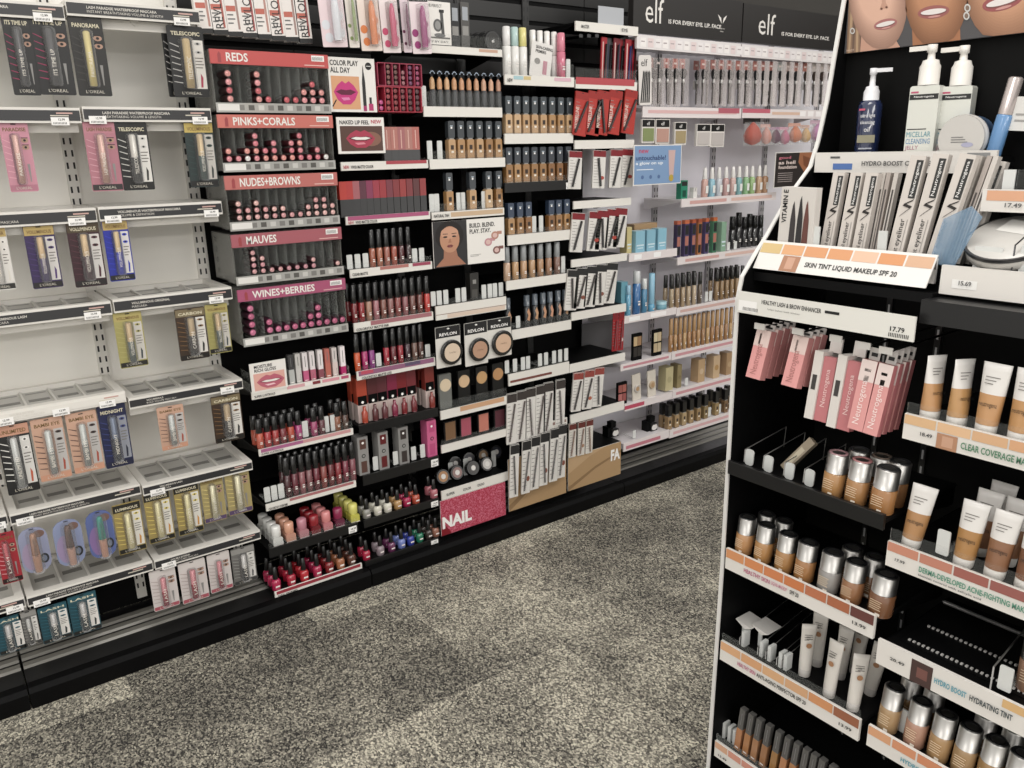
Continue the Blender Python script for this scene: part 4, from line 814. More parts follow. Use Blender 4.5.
# ------------------------------------------------------------------ powders and foundations
s = shelf(GW, (402, 44, 51), (502, 49, 57), YF, 'white', 'top shelf holding brush card and black compacts', title=[('BRUSHES', .02, .12, .6, .35, '#2a2a2a')], bands=[(.75, .95, .1, .5, '#c89a80')], front=.04, tags=())
def d_brush(m, w, h, y):
    m.text('THE PERFECT', -w * .44, h * .90, h * .07, y, INK, w=w * .6, align='l'); m.disc(-w * .02, h * .45, w * .17, h * .15, y, M('#5a5a5a', .4)); m.disc(-w * .02, h * .45, w * .11, h * .1, y * 1.5, M('#8c8c8a', .4))
    m.poly([(w * .12, h * .25), (w * .24, h * .25), (w * .20, h * .75), (w * .08, h * .75)], y, M('#4a4a4a', .4)); m.rect(w * .05, w * .24, h * .75, h * .82, y, INK); m.disc(w * .05, h * .22, w * .22, h * .05, y, M('#6a6a6a', .4))
    m.rect(-w * .45, w * .45, h * .14, h * .18, y, M('#6a6864', .4)); m.text('MY BY DAY.', 0, h * .07, h * .05, y, INK, w=w * .8)
sign(GW, (424, 0, 43), (450, 3, 46), YF + .004, 'white card printed with grey makeup brushes', d_brush, 'brush_card', cat='card')
H1 = hat(s, 457, 3)
row(s, lambda h, c: [P('sleeve', MB().rcard(.036, 0, h, 0, .012, .003, M(c, .3)).rect(-.012, .012, h * .62, h * .9, -.0005, M('#9aa0a8', .3)).rect(-.013, .013, h * .3, h * .5, -.0005, M('#8a8884', .4)))], [(456, 'black sleeved makeup brush with pale print', H1, '#17181c'), (466, 'grey sleeved makeup brush', H1 * 1.05, '#4c4a48')], 'makeup_brush', 'makeup brush', 'beside black compacts', dy=.03)
for k in range(4):
    X = xat(s, 493 - k * 6.5, .03 + k * .03)
    m = MB().lathe([(.034, 0), (.036, .002), (.036, .010), (.034, .012)], M('#1a1a1b', .25, coat=.5), axis='y', seg=24, cz=.037); m.disc(0, .037, .026, .026, -.0006, M('#2c2b2a', .3), seg=24)
    if k == 0: m.text('el', 0, .037, .012, -.0012, TAG, bold=True)
    put('compact', m, None, (X, YF + .03 + k * .034, s.zs), None, ('front round black compact standing on edge', 'second round black compact standing on edge', 'third round black compact standing on edge', 'rearmost round black compact standing on edge')[k] + ' on the top shelf', 'compact', 'black compacts')
s = shelf(GW, (423, 107, 117), (502, 107, 117), YF, 'white', 'shelf of patterned top concealers', front=.05, push=(424,), pushh=.07, tags=())
H1 = hat(s, 460, 69)
CT = ['#c89a68', '#c99060', '#d0a070', '#c88e60', '#c88c62', '#c08458', '#c99068', '#c89878', '#cf9a78', '#b98468']
row(s, lambda c: t_serum(0.026, round(H1, 3), c, 0, 0), [(433 + i * 7.3, ('warm beige', 'sand beige', 'light beige', 'rosy beige', 'tan')[i % 5] + ' concealer with patterned black top', c) for i, c in enumerate(CT)], 'concealer', 'concealer', 'above foundation rows', deep=0)
def fnd_row(s, pxs, ht, cols, cap, tail, desc='', wd=.030, deep=0):
    H = hat(s, *ht)
    row(s, lambda c: t_foundation(wd, round(H, 3), c[1], cap, 1), [(px, f'{c[0]} foundation bottle{desc}', c) for px, c in zip(pxs, cols)], 'foundation_bottle', 'foundation', tail, deep=deep)
SH = {'l': ('light beige', '#c9a070'), 'b': ('beige', '#bd8f5c'), 'h': ('honey', '#b07e46'), 't': ('tan', '#9c6a34'), 'c': ('caramel', '#8a5624'), 'm': ('mocha', '#6e4424'), 'p': ('porcelain', '#c9aa8c'), 'r': ('rose beige', '#b48a6c')}
def sh(t): return [SH[k] for k in t]
s = shelf(GW, (429, 159, 169), (505, 158, 167), YF, 'white', 'shelf of six foundations beside two white pushers', front=.03, push=(430, 440), pushh=.065)
fnd_row(s, [451 + i * 9.3 for i in range(6)], (470, 121), sh('bhhbth'), '#363c42', 'two pusher shelf')
s = shelf(GW, (431, 211, 218), (504, 209, 217), YF, 'white', 'foundation shelf right above the face poster', front=.03, push=(432, 437, 459, 463, 484), pushh=.065, title=[('NATURAL TAN', .02, .22, .5, .4, '#2a2a2a')], bands=[(.25, .98, .15, .75, '#c9a884')])
fnd_row(s, [449, 472, 488, 498], (470, 172), sh('hblt'), '#3a4046', 'face poster shelf')
def woman(m, w, h, y, x0, x1):
    cx = (x0 + x1) / 2; W = x1 - x0
    m.rect(x0, x1, 0, h, y, M('#2c2a2c', .5))
    m.poly([(cx - W * .46, h * .02), (cx + W * .44, h * .02), (cx + W * .20, h * .22), (cx + W * .14, h * .45), (cx - W * .2, h * .45), (cx - W * .22, h * .2)], y * 1.3, M('#a86c50', .4))
    m.disc(cx - W * .02, h * .68, W * .42, h * .32, y * 1.4, M('#1c1716', .5)); m.disc(cx - W * .02, h * .60, W * .29, h * .29, y * 1.8, M('#c08462', .4), seg=24); m.disc(cx - W * .02, h * .74, W * .26, h * .13, y * 2, M('#cc9272', .4), seg=20)
    for sg in (-1, 1): m.disc(cx - W * .02 + sg * W * .13, h * .66, W * .065, h * .02, y * 2.5, M('#2a1c18', .4), seg=10); m.poly([(cx - W * .02 + sg * W * .05, h * .715), (cx - W * .02 + sg * W * .21, h * .72), (cx - W * .02 + sg * W * .2, h * .735), (cx - W * .02 + sg * W * .06, h * .73)], y * 2.5, M('#2a1c18', .4))
    m.poly([(cx - W * .07, h * .53), (cx + W * .03, h * .53), (cx - W * .01, h * .64)], y * 2.4, M('#a96c4e', .4)); lips(m, cx - W * .02, h * .455, W * .2, h * .07, y * 2.6, '#8c3c3c', '#5c2424', '#c08080', False)
def d_build(m, w, h, y):
    woman(m, w, h, y, -w * .5 + .001, -w * .04)
    m.text('BUILD. BLEND.', -w * .0, h * .86, h * .10, y, INK, w=w * .36, align='l', bold=True); m.text('PLAY. STAY.', -w * .0, h * .73, h * .10, y, INK, w=w * .30, align='l', bold=True)
    for a, b, c in ((.36, .60, '#b97c68'), (.26, .46, '#c4848c'), (.38, .26, '#7c4a44')): m.disc(w * a, h * b, w * .055, h * .09, y, M(c, .3), seg=14); m.disc(w * a, h * b, w * .035, h * .055, y * 1.6, M('#d8b0a8', .3), seg=12); m.rect(w * (a + .03), w * (a + .10), h * (b + .02), h * (b + .09), y * .8, M(c, .3))
    m.rect(0, w * .12, h * .17, h * .18, y, M('#8a8884', .4)); m.rect(0, w * .15, h * .20, h * .21, y, M('#8a8884', .4))
sign(GW, (432, 220, 267), (504, 219, 262), YF - .006, 'BUILD BLEND PLAY STAY poster with a dark haired woman', d_build)
s = shelf(GW, (435, 306, 320), (506, 297, 310), YF, 'white', 'pusher filled shelf under the woman poster', push=(433.5, 439.5, 446, 458, 464, 484, 490, 495, 501), pushh=.055, front=.012, bands=[(.0, 1, .60, .64, '#8c5c48'), (.15, .98, .66, .95, '#d8c0ac')])
H1 = hat(s, 476, 273)
row(s, lambda: [P('carton', MB().rcard(.040, 0, H1, 0, .03, .003, M('#2a2826', .3)).rect(-.013, .013, H1 * .1, H1 * .4, -.0005, M('#4a4844', .3)).rect(-.008, .008, H1 * .6, H1 * .75, -.0005, M('#8a8884', .4)))], [(475, 'lone dark powder carton standing')], 'kit_carton', 'cosmetics carton', 'among white pushers', dy=.03)
for i, (x0, x1, yt, yb, pc, lab) in enumerate(((435, 460, 326, 367, '#d8bfa4', 'pale beige'), (464, 487, 322, 365, '#b98a6c', 'tan'), (487, 511, 318, 357, '#d0a888', 'warm beige'))):
    Y = YF - .012; w_ = span(GW, x0, x1, yt, Y); X, Z = GW.at((x0 + x1) / 2, yt, Y); h = Z - GW.at((x0 + x1) / 2, yb, Y)[1]
    m = MB().rcard(w_, -h, 0, 0, .002, .003, M('#d8d4cc', .4)); m.rect(-w_ / 2 + .001, w_ / 2 - .001, -h * .27, -.001, -.0005, M('#19191b', .4)); m.text('REVLON', 0, -h * .19, h * .075, -.001, TAG, w=w_ * .7, bold=True)
    m.poly([(-w_ * .05, -h * .06), (w_ * .02, -h * .04), (w_ * .08, -h * .07), (0, -h * .085)], -.001, TAG)
    c = MB().lathe([(w_ * .41, 0), (w_ * .44, -.004), (w_ * .44, -.010), (w_ * .41, -.013)], M('#151516', .2, coat=.8), axis='y', seg=28, cz=-h * .64, cx=w_ * .08)
    pw = MB().lathe([(w_ * .32, -.0131), (w_ * .32, -.0145)], M(pc, .6), axis='y', seg=28, cz=-h * .64, cx=w_ * .08); pw.text('ColorStay', w_ * .08, -h * .64, h * .035, -.0152, M('#6a4a34', .5), w=w_ * .26)
    thing(GW, [P('card', m), P('compact', c), P('powder', pw)], 'compact_pack', f'white card with black ringed {lab} powder compact', 'compact', X, Y, Z, 'hanging powder compacts')
s = shelf(GW, (440, 412, 420), (507, 395, 404), YF, 'white', 'shelf of pressed powders behind a clear lip', bands=[(.28, .95, 0, .55, '#cf9a70')], front=.035)
H1 = hat(s, 475, 368)
def powder(c, bg, w=.056):
    m = MB().rcard(w, 0, H1, 0, .012, .004, M(bg, .3)); p = MB().lathe([(w * .46, -.0002), (w * .46, -.0014)], M(c, .6), axis='y', seg=24, cz=H1 * .68); p.disc(0, H1 * .68, w * .41, w * .41, -.0018, M(c, .7), seg=24); return [P('case', m), P('powder', p)]
row(s, powder, [(446.5, 'ivory powder in a grey case', '#d8c2a0', '#6c6e6a'), (465, 'beige powder in a black case', '#d2ac80', '#121213'), (482.5, 'honey powder in a black case', '#c4945c', '#121213'), (498.5, 'tan powder in a black case', '#b98450', '#121213')], 'pressed_powder', 'powder', 'behind clear lip')
s = shelf(GW, (441, 446, 453), (508, 428, 436), YF, 'white', 'shelf of four square blushes', front=.02, push=())
H1 = hat(s, 475, 417)
def blush(c, lean=0):
    w = .056; m = MB().rcard(w, 0, H1 * 1.1, 0, .01, .003, M('#1a1a1b', .25)); p = MB().box(-w * .42, w * .42, -.0012, -.0002, H1 * .12, H1 * 1.05, M(c, .6)); return [P('case', m), P('powder', p)]
row(s, blush, [(451, 'bronze square blush', '#7c5634'), (466.5, 'rose pink square blush', '#b0485c'), (484, 'coral square blush', '#c8705c'), (500, 'dark plum square blush', '#5c2430')], 'blush', 'blush', 'above round jars')
s = shelf(GW, (441, 492, 500), (508, 471, 480), YF, 'white', 'shelf of round shadow jars over the red sign', title=[('SUPER', .06, .18, .5, .3, '#4a4a4a'), ('COLOR', .3, .42, .5, .3, '#4a4a4a'), ('DUO', .52, .62, .5, .3, '#4a4a4a')])
for i, px in enumerate((451, 466, 494)):
    put('pusher_stop', MB().rcard(.022, 0, .075, 0, .003, .003, PUSH), None, (xat(s, px, .086, -20), YF + .088, s.zs), None, f'tall grey pusher between round jar rows, {NTH[i]} from mascara end', 'pusher', 'pushers among round jars')
for i, (px, z, dyy, c, d) in enumerate(((447, 0, .02, '#a8764c', 'bronze'), (461, 0, .02, '#8c6c68', 'mauve'), (477, 0, .02, '#4c4a4a', 'charcoal'), (491, 0, .02, '#b8b4b0', 'silver'), (459, 0, .09, '#3c3a3a', 'smoky'), (473, 0, .09, '#44424a', 'slate'), (487, 0, .09, '#a88460', 'golden'), (500, 0, .09, '#3a3c48', 'navy'))):
    X = xat(s, px, dyy, -8 if dyy < .05 else -22); r = .031
    j = MB().lathe([(r * .95, 0), (r, .003), (r, .02), (r * .9, .022)], M('#2a2a2b', .2, coat=.6), axis='y', seg=22, cz=r); d_ = MB().lathe([(r * .72, -.0003), (r * .72, -.0012)], M(c, .3, .3), axis='y', seg=22, cz=r)
    d_.disc(0, r, r * .36, r * .36, -.0018, M('#d0ccc8', .3), seg=14)
    thing(GW, [P('jar', j), P('lid', d_)], 'shadow_jar', f'{d} lidded round jar lying in the {"front" if dyy < .05 else "back"} row over the red sign', 'eye shadow', X, YF + dyy + .018, s.zs + .013 + (.0 if dyy < .05 else 0.010), 'round jars over the red sign', 18)
def red_glitter():
    m = bpy.data.materials.new('red_glitter_print'); m.use_nodes = True; nt = m.node_tree; b = nt.nodes['Principled BSDF']; b.inputs['Roughness'].default_value = .4
    tc = nt.nodes.new('ShaderNodeTexCoord'); v = nt.nodes.new('ShaderNodeTexVoronoi'); v.inputs['Scale'].default_value = 260; nt.links.new(tc.outputs['Object'], v.inputs['Vector'])
    sp = nt.nodes.new('ShaderNodeSeparateColor'); nt.links.new(v.outputs['Color'], sp.inputs[0]); r = nt.nodes.new('ShaderNodeValToRGB'); nt.links.new(sp.outputs[0], r.inputs[0])
    r.color_ramp.elements[0].color = lin('#b81c3c'); r.color_ramp.elements[0].position = .3; r.color_ramp.elements[1].color = lin('#d87088'); nt.links.new(r.outputs[0], b.inputs['Base Color']); return m
GLIT = red_glitter()
def d_nail(m, w, h, y):
    m.rect(-w / 2, w / 2, 0, h, y * .5, GLIT); m.poly([(-w / 2, 0), (-w * .35, 0), (-w * .5, h * .5)], y * .7, M('#8c1020', .3)); m.text('NAIL', -w * .48, h * .36, h * .34, y * 1.4, TAG, w=w * .44, align='l', bold=2)
sign(GW, (440, 502, 539), (505, 481, 513), YF - .004, 'glittery red sign reading NAIL', d_nail)
# column of pencils and foundations
s = shelf(GW, (504, 76, 85), (574, 76, 87), YF, 'white', 'clear fronted top shelf of white pens', bands=[(.12, .25, .1, .45, '#9cc4cc'), (.26, .36, .1, .45, '#d0b878'), (.7, .95, .1, .45, '#d8a8b8')], title=[('NEW', .03, .1, .55, .35, '#2a2a2a')], front=.05, push=(568,), pushh=.07)
H1 = hat(s, 514, 27)
row(s, lambda c: t_gloss(.017, round(H1, 3), '#dedcd8', c, .62), [(507, 'white remover pen with white cap', '#dcdad8'), (515, 'white remover pen with aqua cap', '#a4c4c0'), (523, 'white remover pen with yellow cap', '#d8cc70')], 'skin_pen', 'skin care', 'clear fronted top shelf')
def d_skin(m, w, h, y):
    m.text('SKIN-CARING', -w * .3, h * .86, h * .09, y, INK, w=w * .8, align='l', bold=True); m.text('PRIMERS', -w * .3, h * .74, h * .09, y, INK, w=w * .5, align='l', bold=True); m.disc(-w * .18, h * .45, w * .14, h * .09, y, M('#8a8884', .4)); m.rect(w * .1, w * .3, h * .1, h * .5, y, M('#c08090', .4))
row(s, lambda c: t_gloss(.014, round(H1, 3), '#e2dfdc', '#e2e0dc', .5), [(533, 'white primer tube behind the pencils card', 0), (540, 'white primer tube behind the pencils card', 0), (547, 'white primer tube behind the pencils card', 0), (554, 'white primer tube behind the pencils card', 0)], 'primer_tube', 'primer', 'top shelf', dy=.05)
x0 = GW.at(532, 44, YF)[0]; x1 = GW.at(553, 44, YF)[0]
m = MB().rcard(x1 - x0, 0, .125, 0, .002, .002, M('#dcd8d4', .4)); d_skin(m, x1 - x0, .125, -.0006)
put('info_card', m, None, ((x0 + x1) / 2 - .01, YF + .008, s.zs), (0, math.radians(8), 0), 'white leaning card reading skin caring in front of white primers', 'card')
H2 = hat(s, 562, 33)
row(s, lambda: t_gloss(.018, round(H2, 3), '#d05a78', '#dc7088', .6), [(561, 'tall pink primer tube')], 'primer_tube', 'primer', 'top shelf beside white primers')
s = shelf(GW, (504, 134, 144), (573, 133, 143), YF, 'white', 'shelf of eight foundations, first under the white pens', front=.03)
fnd_row(s, [507.5 + i * 8.65 for i in range(8)], (538, 97), sh('llbbbhhl'), '#3a4248', 'first shelf under pens', wd=.031)
s = shelf(GW, (504, 181, 191), (571, 182, 191), YF, 'black', 'black fronted shelf of eight darker foundations', tags=(.96,), front=.02)
fnd_row(s, [508 + i * 8.4 for i in range(8)], (538, 147), sh('thtttccm'), '#343a44', 'black fronted shelf', wd=.031)
s = shelf(GW, (507, 236, 245), (572, 229, 240), YF, 'white', 'foundation shelf with two white pushers mid row', push=(534, 541), pushh=.065, front=.02)
fnd_row(s, [510, 519, 527.5, 550, 557.5, 565.5], (538, 201), sh('htccth'), '#30405a', 'mid pusher shelf', wd=.031)
s = shelf(GW, (506, 281, 290), (570, 273, 282), YF, 'white', 'shelf of silver capped foundations', push=(563,), pushh=.07, front=.02)
H1 = hat(s, 535, 244)
row(s, lambda c: t_gloss(.0145, round(H1, 3), c, '#8c9092', .55), [(507 + i * 8.3, d + ' silver capped foundation', c) for i, (d, c) in enumerate([('pale beige', '#c49c7c'), ('beige', '#b88c5c'), ('beige', '#b88a60'), ('light tan', '#b08458'), ('tan', '#a87850'), ('rosy tan', '#9c6c4c'), ('brown', '#7c5444')])], 'foundation_bottle', 'foundation', 'silver capped shelf')
s = shelf(GW, (511, 329, 339), (571, 321, 330), YF, 'white', 'shelf of black and peach swirled concealers', push=(518,), pushh=.05, front=.03)
H1 = hat(s, 540, 293)
def swirl(c):
    m = MB().lathe([(.013, 0), (.0135, .002), (.0135, H1 * .62), (.008, H1 * .66)], M('#2c2e30', .25, coat=.5), seg=12); m.prism([(-.009, H1 * .25), (.004, H1 * .2), (.009, H1 * .42), (.0, H1 * .6), (-.009, H1 * .5), (-.002, H1 * .38)], -.0145, -.0135, M(c, .4))
    return [P('tube', m), P('cap', MB().lathe([(.0125, H1 * .66), (.0125, H1 * .98), (.011, H1)], M('#4c5660', .25, coat=.4), seg=12))]
row(s, swirl, [(px, d + ' swirl black concealer tube', c) for px, d, c in ((508, 'light', '#c08c68'), (527, 'peach', '#c88c64'), (535, 'sand', '#c09068'), (543, 'beige', '#c48c68'), (550, 'peach', '#c88c6c'), (558, 'pale', '#c8987c'), (565, 'tan', '#c09068'))], 'concealer', 'concealer', 'shelf above bare pushers')
s = shelf(GW, (508, 374, 386), (569, 362, 373), YF, 'white', 'shelf holding only bare white pushers', push=(507, 515, 523, 528, 540, 546, 554, 560, 566), pushh=.055, bands=[(.02, .7, .55, .75, '#7c3c34')], front=.01)
s = shelf(GW, (508, 434, 440), (567, 416, 424), YF, 'white', 'narrow strip shelf between hanging pencils', bands=[(.1, .98, .2, .6, '#8c6c64')])
# hanging pencil cards (black headed white cards)
def cards(pxs, yt0, yt1, hpx, w, style, lab, Y=YF - .006, lean=4, deep=1, group=None):
    card, head, stick, slant, mark, word, wc = style
    n = len(pxs)
    for i, px in enumerate(pxs):
        t = i / max(1, n - 1); py = lerp(yt0, yt1, t); X, Z = GW.at(px, py, Y); h = Z - GW.at(px, py + hpx, Y)[1]
        sl = slant * (1 if (i * 5 + len(lab)) % 3 else -.6)
        for k in range(deep + 1):
            thing(GW, t_pencilcard(w, round(h, 3), card, head, stick, round(sl, 2), mark if i % 2 else None, word, wc), 'pencil_pack', f'{NTH[i]} {lab}{" (card behind)" if k else ""}', 'eye pencil', X + k * .006, Y + k * .012, Z, group or 'hanging pencil cards', 0, lean)
WB = ('#d9d5cf', '#242425', '#2a2320', .22, '#8c4a38', None, '#000000'); WR = ('#d9d5cf', '#8c1c24', '#1c1c1d', .22, '#b83c30', None, '#000000')
cards([512, 522, 531, 541, 549, 561], 394, 380, 50, .052, ('#d9d5cf', '#3a3230', '#3a2a24', .25, None, None, '#000000'), 'white pencil card from mascara end under the bare pusher shelf', lean=2)
cards([515, 527, 536, 545, 555, 563], 445, 425, 52, .046, WB, 'white pencil card from mascara end over the beige skin panel', Y=YF - .03, lean=3)
def skin(m, w, h, y):
    m.rect(-w / 2, w / 2, 0, h, y * .5, M('#b08a5c', .45)); 
def d_skin1(m, w, h, y): skin(m, w, h, y); m.poly([(-w * .5, h * .12), (0, h * .5), (w * .5, h * .75), (w * .5, h * .68), (0, h * .42), (-w * .5, 0)], y, M('#8f6c44', .5)); m.poly([(-w * .5, h * .5), (-w * .1, h * .85), (w * .2, h), (-w * .5, h)], y, M('#bf9a6e', .45))
def d_skin2(m, w, h, y): d_skin1(m, w, h, y); m.text('FA', w * .30, h * .66, h * .34, y * 2, TAG, w=w * .18, align='l', bold=2)
sign(GW, (508, 462, 513), (566, 441, 492), YF - .004, 'beige skin close-up panel beside the red sign', d_skin1)
sign(GW, (568, 457, 492), (621, 442, 473), YF - .004, 'beige skin close-up panel with white letters FA', d_skin2)

# ------------------------------------------------------------------ red and white pencil column
s = shelf(GW, (575, 22, 31), (638, 26, 36), YF, 'white', 'highest white bar above hanging red packs', title=[('MASTER', .08, .2, .5, .35, '#6a6a6a'), ('EYE', .72, .82, .5, .35, '#6a6a6a')])
put('blank_card', MB().box(-.07, .07, 0, .002, 0, .075, M('#a9adb4', .4)), None, (*GW.at(611, 24, YF + .004)[:1], YF + .004, GW.at(611, 27, YF)[1]), None, 'blank grey card standing above the highest white bar', 'card')
for i, px in enumerate((580, 588, 596)):
    X, Z = GW.at(px, 36, YF)
    put('display_hook', MB().bar((0, 0, 0), (0, .25, .01), .002, BLK2).bar((0, 0, 0), (0, -.004, .008), .002, BLK2).box(-.009, .009, -.006, -.004, -.006, .006, M('#3c3c3d', .3)), None, (X, YF, Z), None, f'{NTH[i]} empty black hook from the mascara end under the highest bar', 'hook', 'empty hooks')
s = shelf(GW, (575, 80, 89), (637, 82, 90), YF, 'white', 'red edged shelf of upright red packs', bands=[(0, .95, -.3, .5, '#c04048')], front=.045)
H1 = hat(s, 615, 38)
for i, (px, w, c, lab) in enumerate(((603, .030, '#b81c28', 'bright red'), (610, .026, '#4a4a4c', 'dark grey'), (615, .030, '#7c1420', 'dark red'), (621, .030, '#981824', 'deep red'), (627, .034, '#a81824', 'blue striped red'), (634, .038, '#c01c28', 'widest bright red'))):
    p = MB().rcard(w, 0, H1, 0, .006, .002, M(c, .35)); p.rect(-w * .3, -w * .1, H1 * .1, H1 * .9, -.0006, M('#d8b0a8' if i % 2 == 0 else '#2c2c50', .4)); t = MB().bar((w * .1, -.005, .01), (w * .25, -.005, H1 * .85), .004, M('#1c1c1e' if i != 4 else '#23306a', .3))
    thing(GW, [P('card', p), P('pencil', t)], 'liner_pack', lab + ' liner pack upright on the red edged shelf', 'eyeliner', xat(s, px), YF + .02 + (i % 2) * .012, s.zs, 'red packs upright', 0, 2)
s = shelf(GW, (574, 141, 149), (634, 139, 148), YF, 'white', 'plain bar under the red hanging cards')
RC = ('#c22e26', '#a8231f', '#1e1e20', .36, None, 'MAYBELLINE', '#e8c0b4')
cards([583, 596, 605, 617, 632], 92, 90, 44, .072, RC, 'red hanging liner card with slanted dark pencil', Y=YF - .01, lean=7, deep=1, group='red liner cards')
s = shelf(GW, (573, 202, 209), (631, 197, 205), YF, 'white', 'plain bar under the first white liner cards')
cards([576, 600, 617, 628.5], 151, 149, 38, .070, WR, 'red topped white liner card in the upper hanging row', Y=YF - .01, lean=3, group='white liner cards')
s = shelf(GW, (571, 262, 269), (627, 251, 259), YF, 'white', 'plain bar under the second white liner cards')
cards([579, 596, 604, 614, 622], 213, 208, 39, .070, WR, 'red topped white liner card in the second hanging row', Y=YF - .01, lean=6, group='white liner cards')
s = shelf(GW, (571, 313, 321), (626, 303, 311), YF, 'white', 'plain bar under the third white liner cards')
cards([574, 583, 593, 602, 613], 270, 263, 40, .066, WB, 'black topped white liner card in the third hanging row', Y=YF - .01, lean=7, group='white liner cards')
s = shelf(GW, (569, 364, 372), (625, 353, 361), YF, 'white', 'bar under the grey empty gap')
X, Z = GW.at(596, 322, YB - .03)
put('grey_panel', MB().box(-.11, .11, 0, .004, -.20, 0, M('#6a696c', .5)), None, (X + .02, YB - .03, Z), None, 'plain dark grey board behind the empty hooks', 'board')
cards([616, 622], 313, 312, 38, .034, ('#a8141c', '#8c1820', '#701018', .1, '#d8c8c4', None, '#000000'), 'red pack hanging alone beside the grey board', Y=YF - .004, lean=2, deep=0, group='lone red packs')
s = shelf(GW, (570, 416, 424), (624, 400, 409), YF, 'white', 'bar under the lowest but one liner cards')
cards([579, 590, 600], 373, 368, 38, .058, ('#d9d5cf', '#9c3c34', '#241c1a', .22, '#b8583c', None, '#000000'), 'white liner card with orange mark above the beige panels', Y=YF - .01, lean=6, group='white liner cards')
cards([573, 582, 590], 424, 420, 33, .042, ('#d4cec4', '#6c2a24', '#6a4a38', .2, '#a87858', None, '#000000'), 'white and tan liner card just over the FA panel', Y=YF - .01, lean=2, group='white liner cards')
def jar_stack(F, px, py, Y, s_, lab, zs=None):
    X, Z = F.at(px, py, Y); m = MB().box(-.03, .0, .01, .05, 0, .05, BLK2).box(-.012, .03, .0, .04, .0, .038, M('#1c1c1e', .3)).box(-.02, .012, .0, .03, .05, .078, BLK2)
    m.disc(.010, .018, .02, .014, -.0006, M('#d8d4d0', .4), seg=12); m.poly([(-.01, .02), (.03, .02), (.022, .034), (.01, .03), (0, .034)], -.001, M('#d8d4d0', .4))
    put('compact_holder', m, None, F.world(X, Y, Z if zs is None else zs), F.rot(), lab, 'display')
X, Z = GW.at(612, 443, YF + .05)
put('panel_ledge', MB().box(-.16, .16, 0, .2, -.006, 0, BLK2), None, (2.38, YF + .001, GW.at(594, 449, YF)[1] - 0.002), None, 'black ledge topping the FA skin panel', 'shelf')
jar_stack(GW, 614, 443, YF + .06, s, 'stack of black jars and a white heart shaped card over the FA panel', GW.at(594, 449, YF)[1] - 0.001)
# ------------------------------------------------------------------ grey pegboard bay with pinkish strips
def header(x0p, x1p, tl, tr, bl, br, lab, leafx):
    x0 = GW.at(x0p, bl, YF)[0]; x1 = GW.at(x1p, br, YF)[0]; z0 = (GW.at(x0p, bl, YF)[1] + GW.at(x1p, br, YF)[1]) / 2; z1 = (GW.at(x0p, tl, YF)[1] + GW.at(x1p, tr, YF)[1]) / 2
    w, h = x1 - x0, z1 - z0; m = MB().box(-w / 2, w / 2, 0, .03, 0, h, M('#242120', .35)); return m, w, h, (x0 + x1) / 2, z0
for (x0p, x1p, tl, tr, bl, br, lab, lx, tx, fx) in ((633, 741, -14, 2, 33, 41, 'black header board with the white leaf mark', .80, .10, .30), (742, 842, 2, 17, 42, 51, 'black header board nearest the end display', None, .14, .36)):
    m, w, h, cx, z0 = header(x0p, x1p, tl, tr, bl, br, lab, lx)
    lw = .105
    m.text('elf', -w / 2 + w * tx, h * .52, h * .56, -.0008, M('#dcd8d2', .4), w=w * .155, align='l')
    m.text('IS FOR EVERY EYE. LIP. FACE.', -w / 2 + w * fx, h * .32, h * .10, -.0008, M('#dcd8d2', .4), w=w * (.50 if lx else .49), align='l', bold=True)
    if lx:
        for sg in (-1, 1): m.poly([(-w / 2 + w * (lx + .005 * sg), h * .40), (-w / 2 + w * (lx + .03 * sg), h * .52), (-w / 2 + w * (lx + .045 * sg), h * .62), (-w / 2 + w * (lx + .012 * sg), h * .54)], -.0008, M('#dcd8d2', .4))
        m.text('cruelty free', -w / 2 + w * lx, h * .28, h * .045, -.0008, M('#dcd8d2', .4)); m.text('beauty', -w / 2 + w * lx, h * .21, h * .045, -.0008, M('#dcd8d2', .4)); 
    put('header_board', m, None, (cx, YF, z0), None, lab, 'sign')
zt = GW.at(735, 45, YF)[1]
PK = ('#e3d9d8')
def rail(x0p, x1p, y0, y1, h, lab, tick='#cfc4c6'):
    x0 = GW.at(x0p, y0, YF)[0]; x1 = GW.at(x1p, y1, YF)[0]; z = (GW.at(x0p, y0, YF)[1] + GW.at(x1p, y1, YF)[1]) / 2; w = x1 - x0
    m = MB().box(-w / 2, w / 2, 0, .012, -h, 0, M('#dcd6d6', .35)).box(-w / 2, w / 2, .012, .24, -.012, -.006, M('#c8c4c8', .35))
    for k in range(int(w / .045)): xx = -w / 2 + .02 + k * .045; m.rect(xx, xx + .034, -h * .85, -h * .2, -.0006, M(('#e8e2e0', '#dcc8c8', '#e4dede')[k % 3], .4)).rect(xx + .004, xx + .026, -h * .5, -h * .42, -.001, M('#a89a9c', .5))
    p = [P('rail', m)]
    for k in range(int(w / .06)): xx = -w / 2 + .03 + k * .06; p.append(P('hook', MB().bar((xx, .23, -h * .6), (xx, .01, -h * .9), .0016, M('#d0ccd0', .3, .4))))
    thing(GW, p, 'hook_rail', lab, 'shelf', (x0 + x1) / 2, YF, z); return z
rail(637, 741, 34, 44, .055, 'white hook rail of makeup brushes under the leaf header board')
rail(742, 838, 44, 53, .055, 'white hook rail of makeup brushes nearest the end display')
zs1 = [shelf(GW, (642, 107, 118), (741, 108, 118), YF, 'elf', 'pinkish strip shelf under the brushes, next to the red cards', bands=[(.05, .95, .3, .6, '#d8a8a8'), (.75, .98, 0, .5, '#b85464')]),
       shelf(GW, (742, 108, 118), (834, 111, 119), YF, 'elf', 'pinkish strip shelf under the brushes, nearest the end display', bands=[(0, .28, 0, .45, '#c8586c'), (.3, .6, .3, .6, '#d8b098')] + [(.6 + k * .09, .665 + k * .09, .15, .75, '#efeaea') for k in range(4)])]
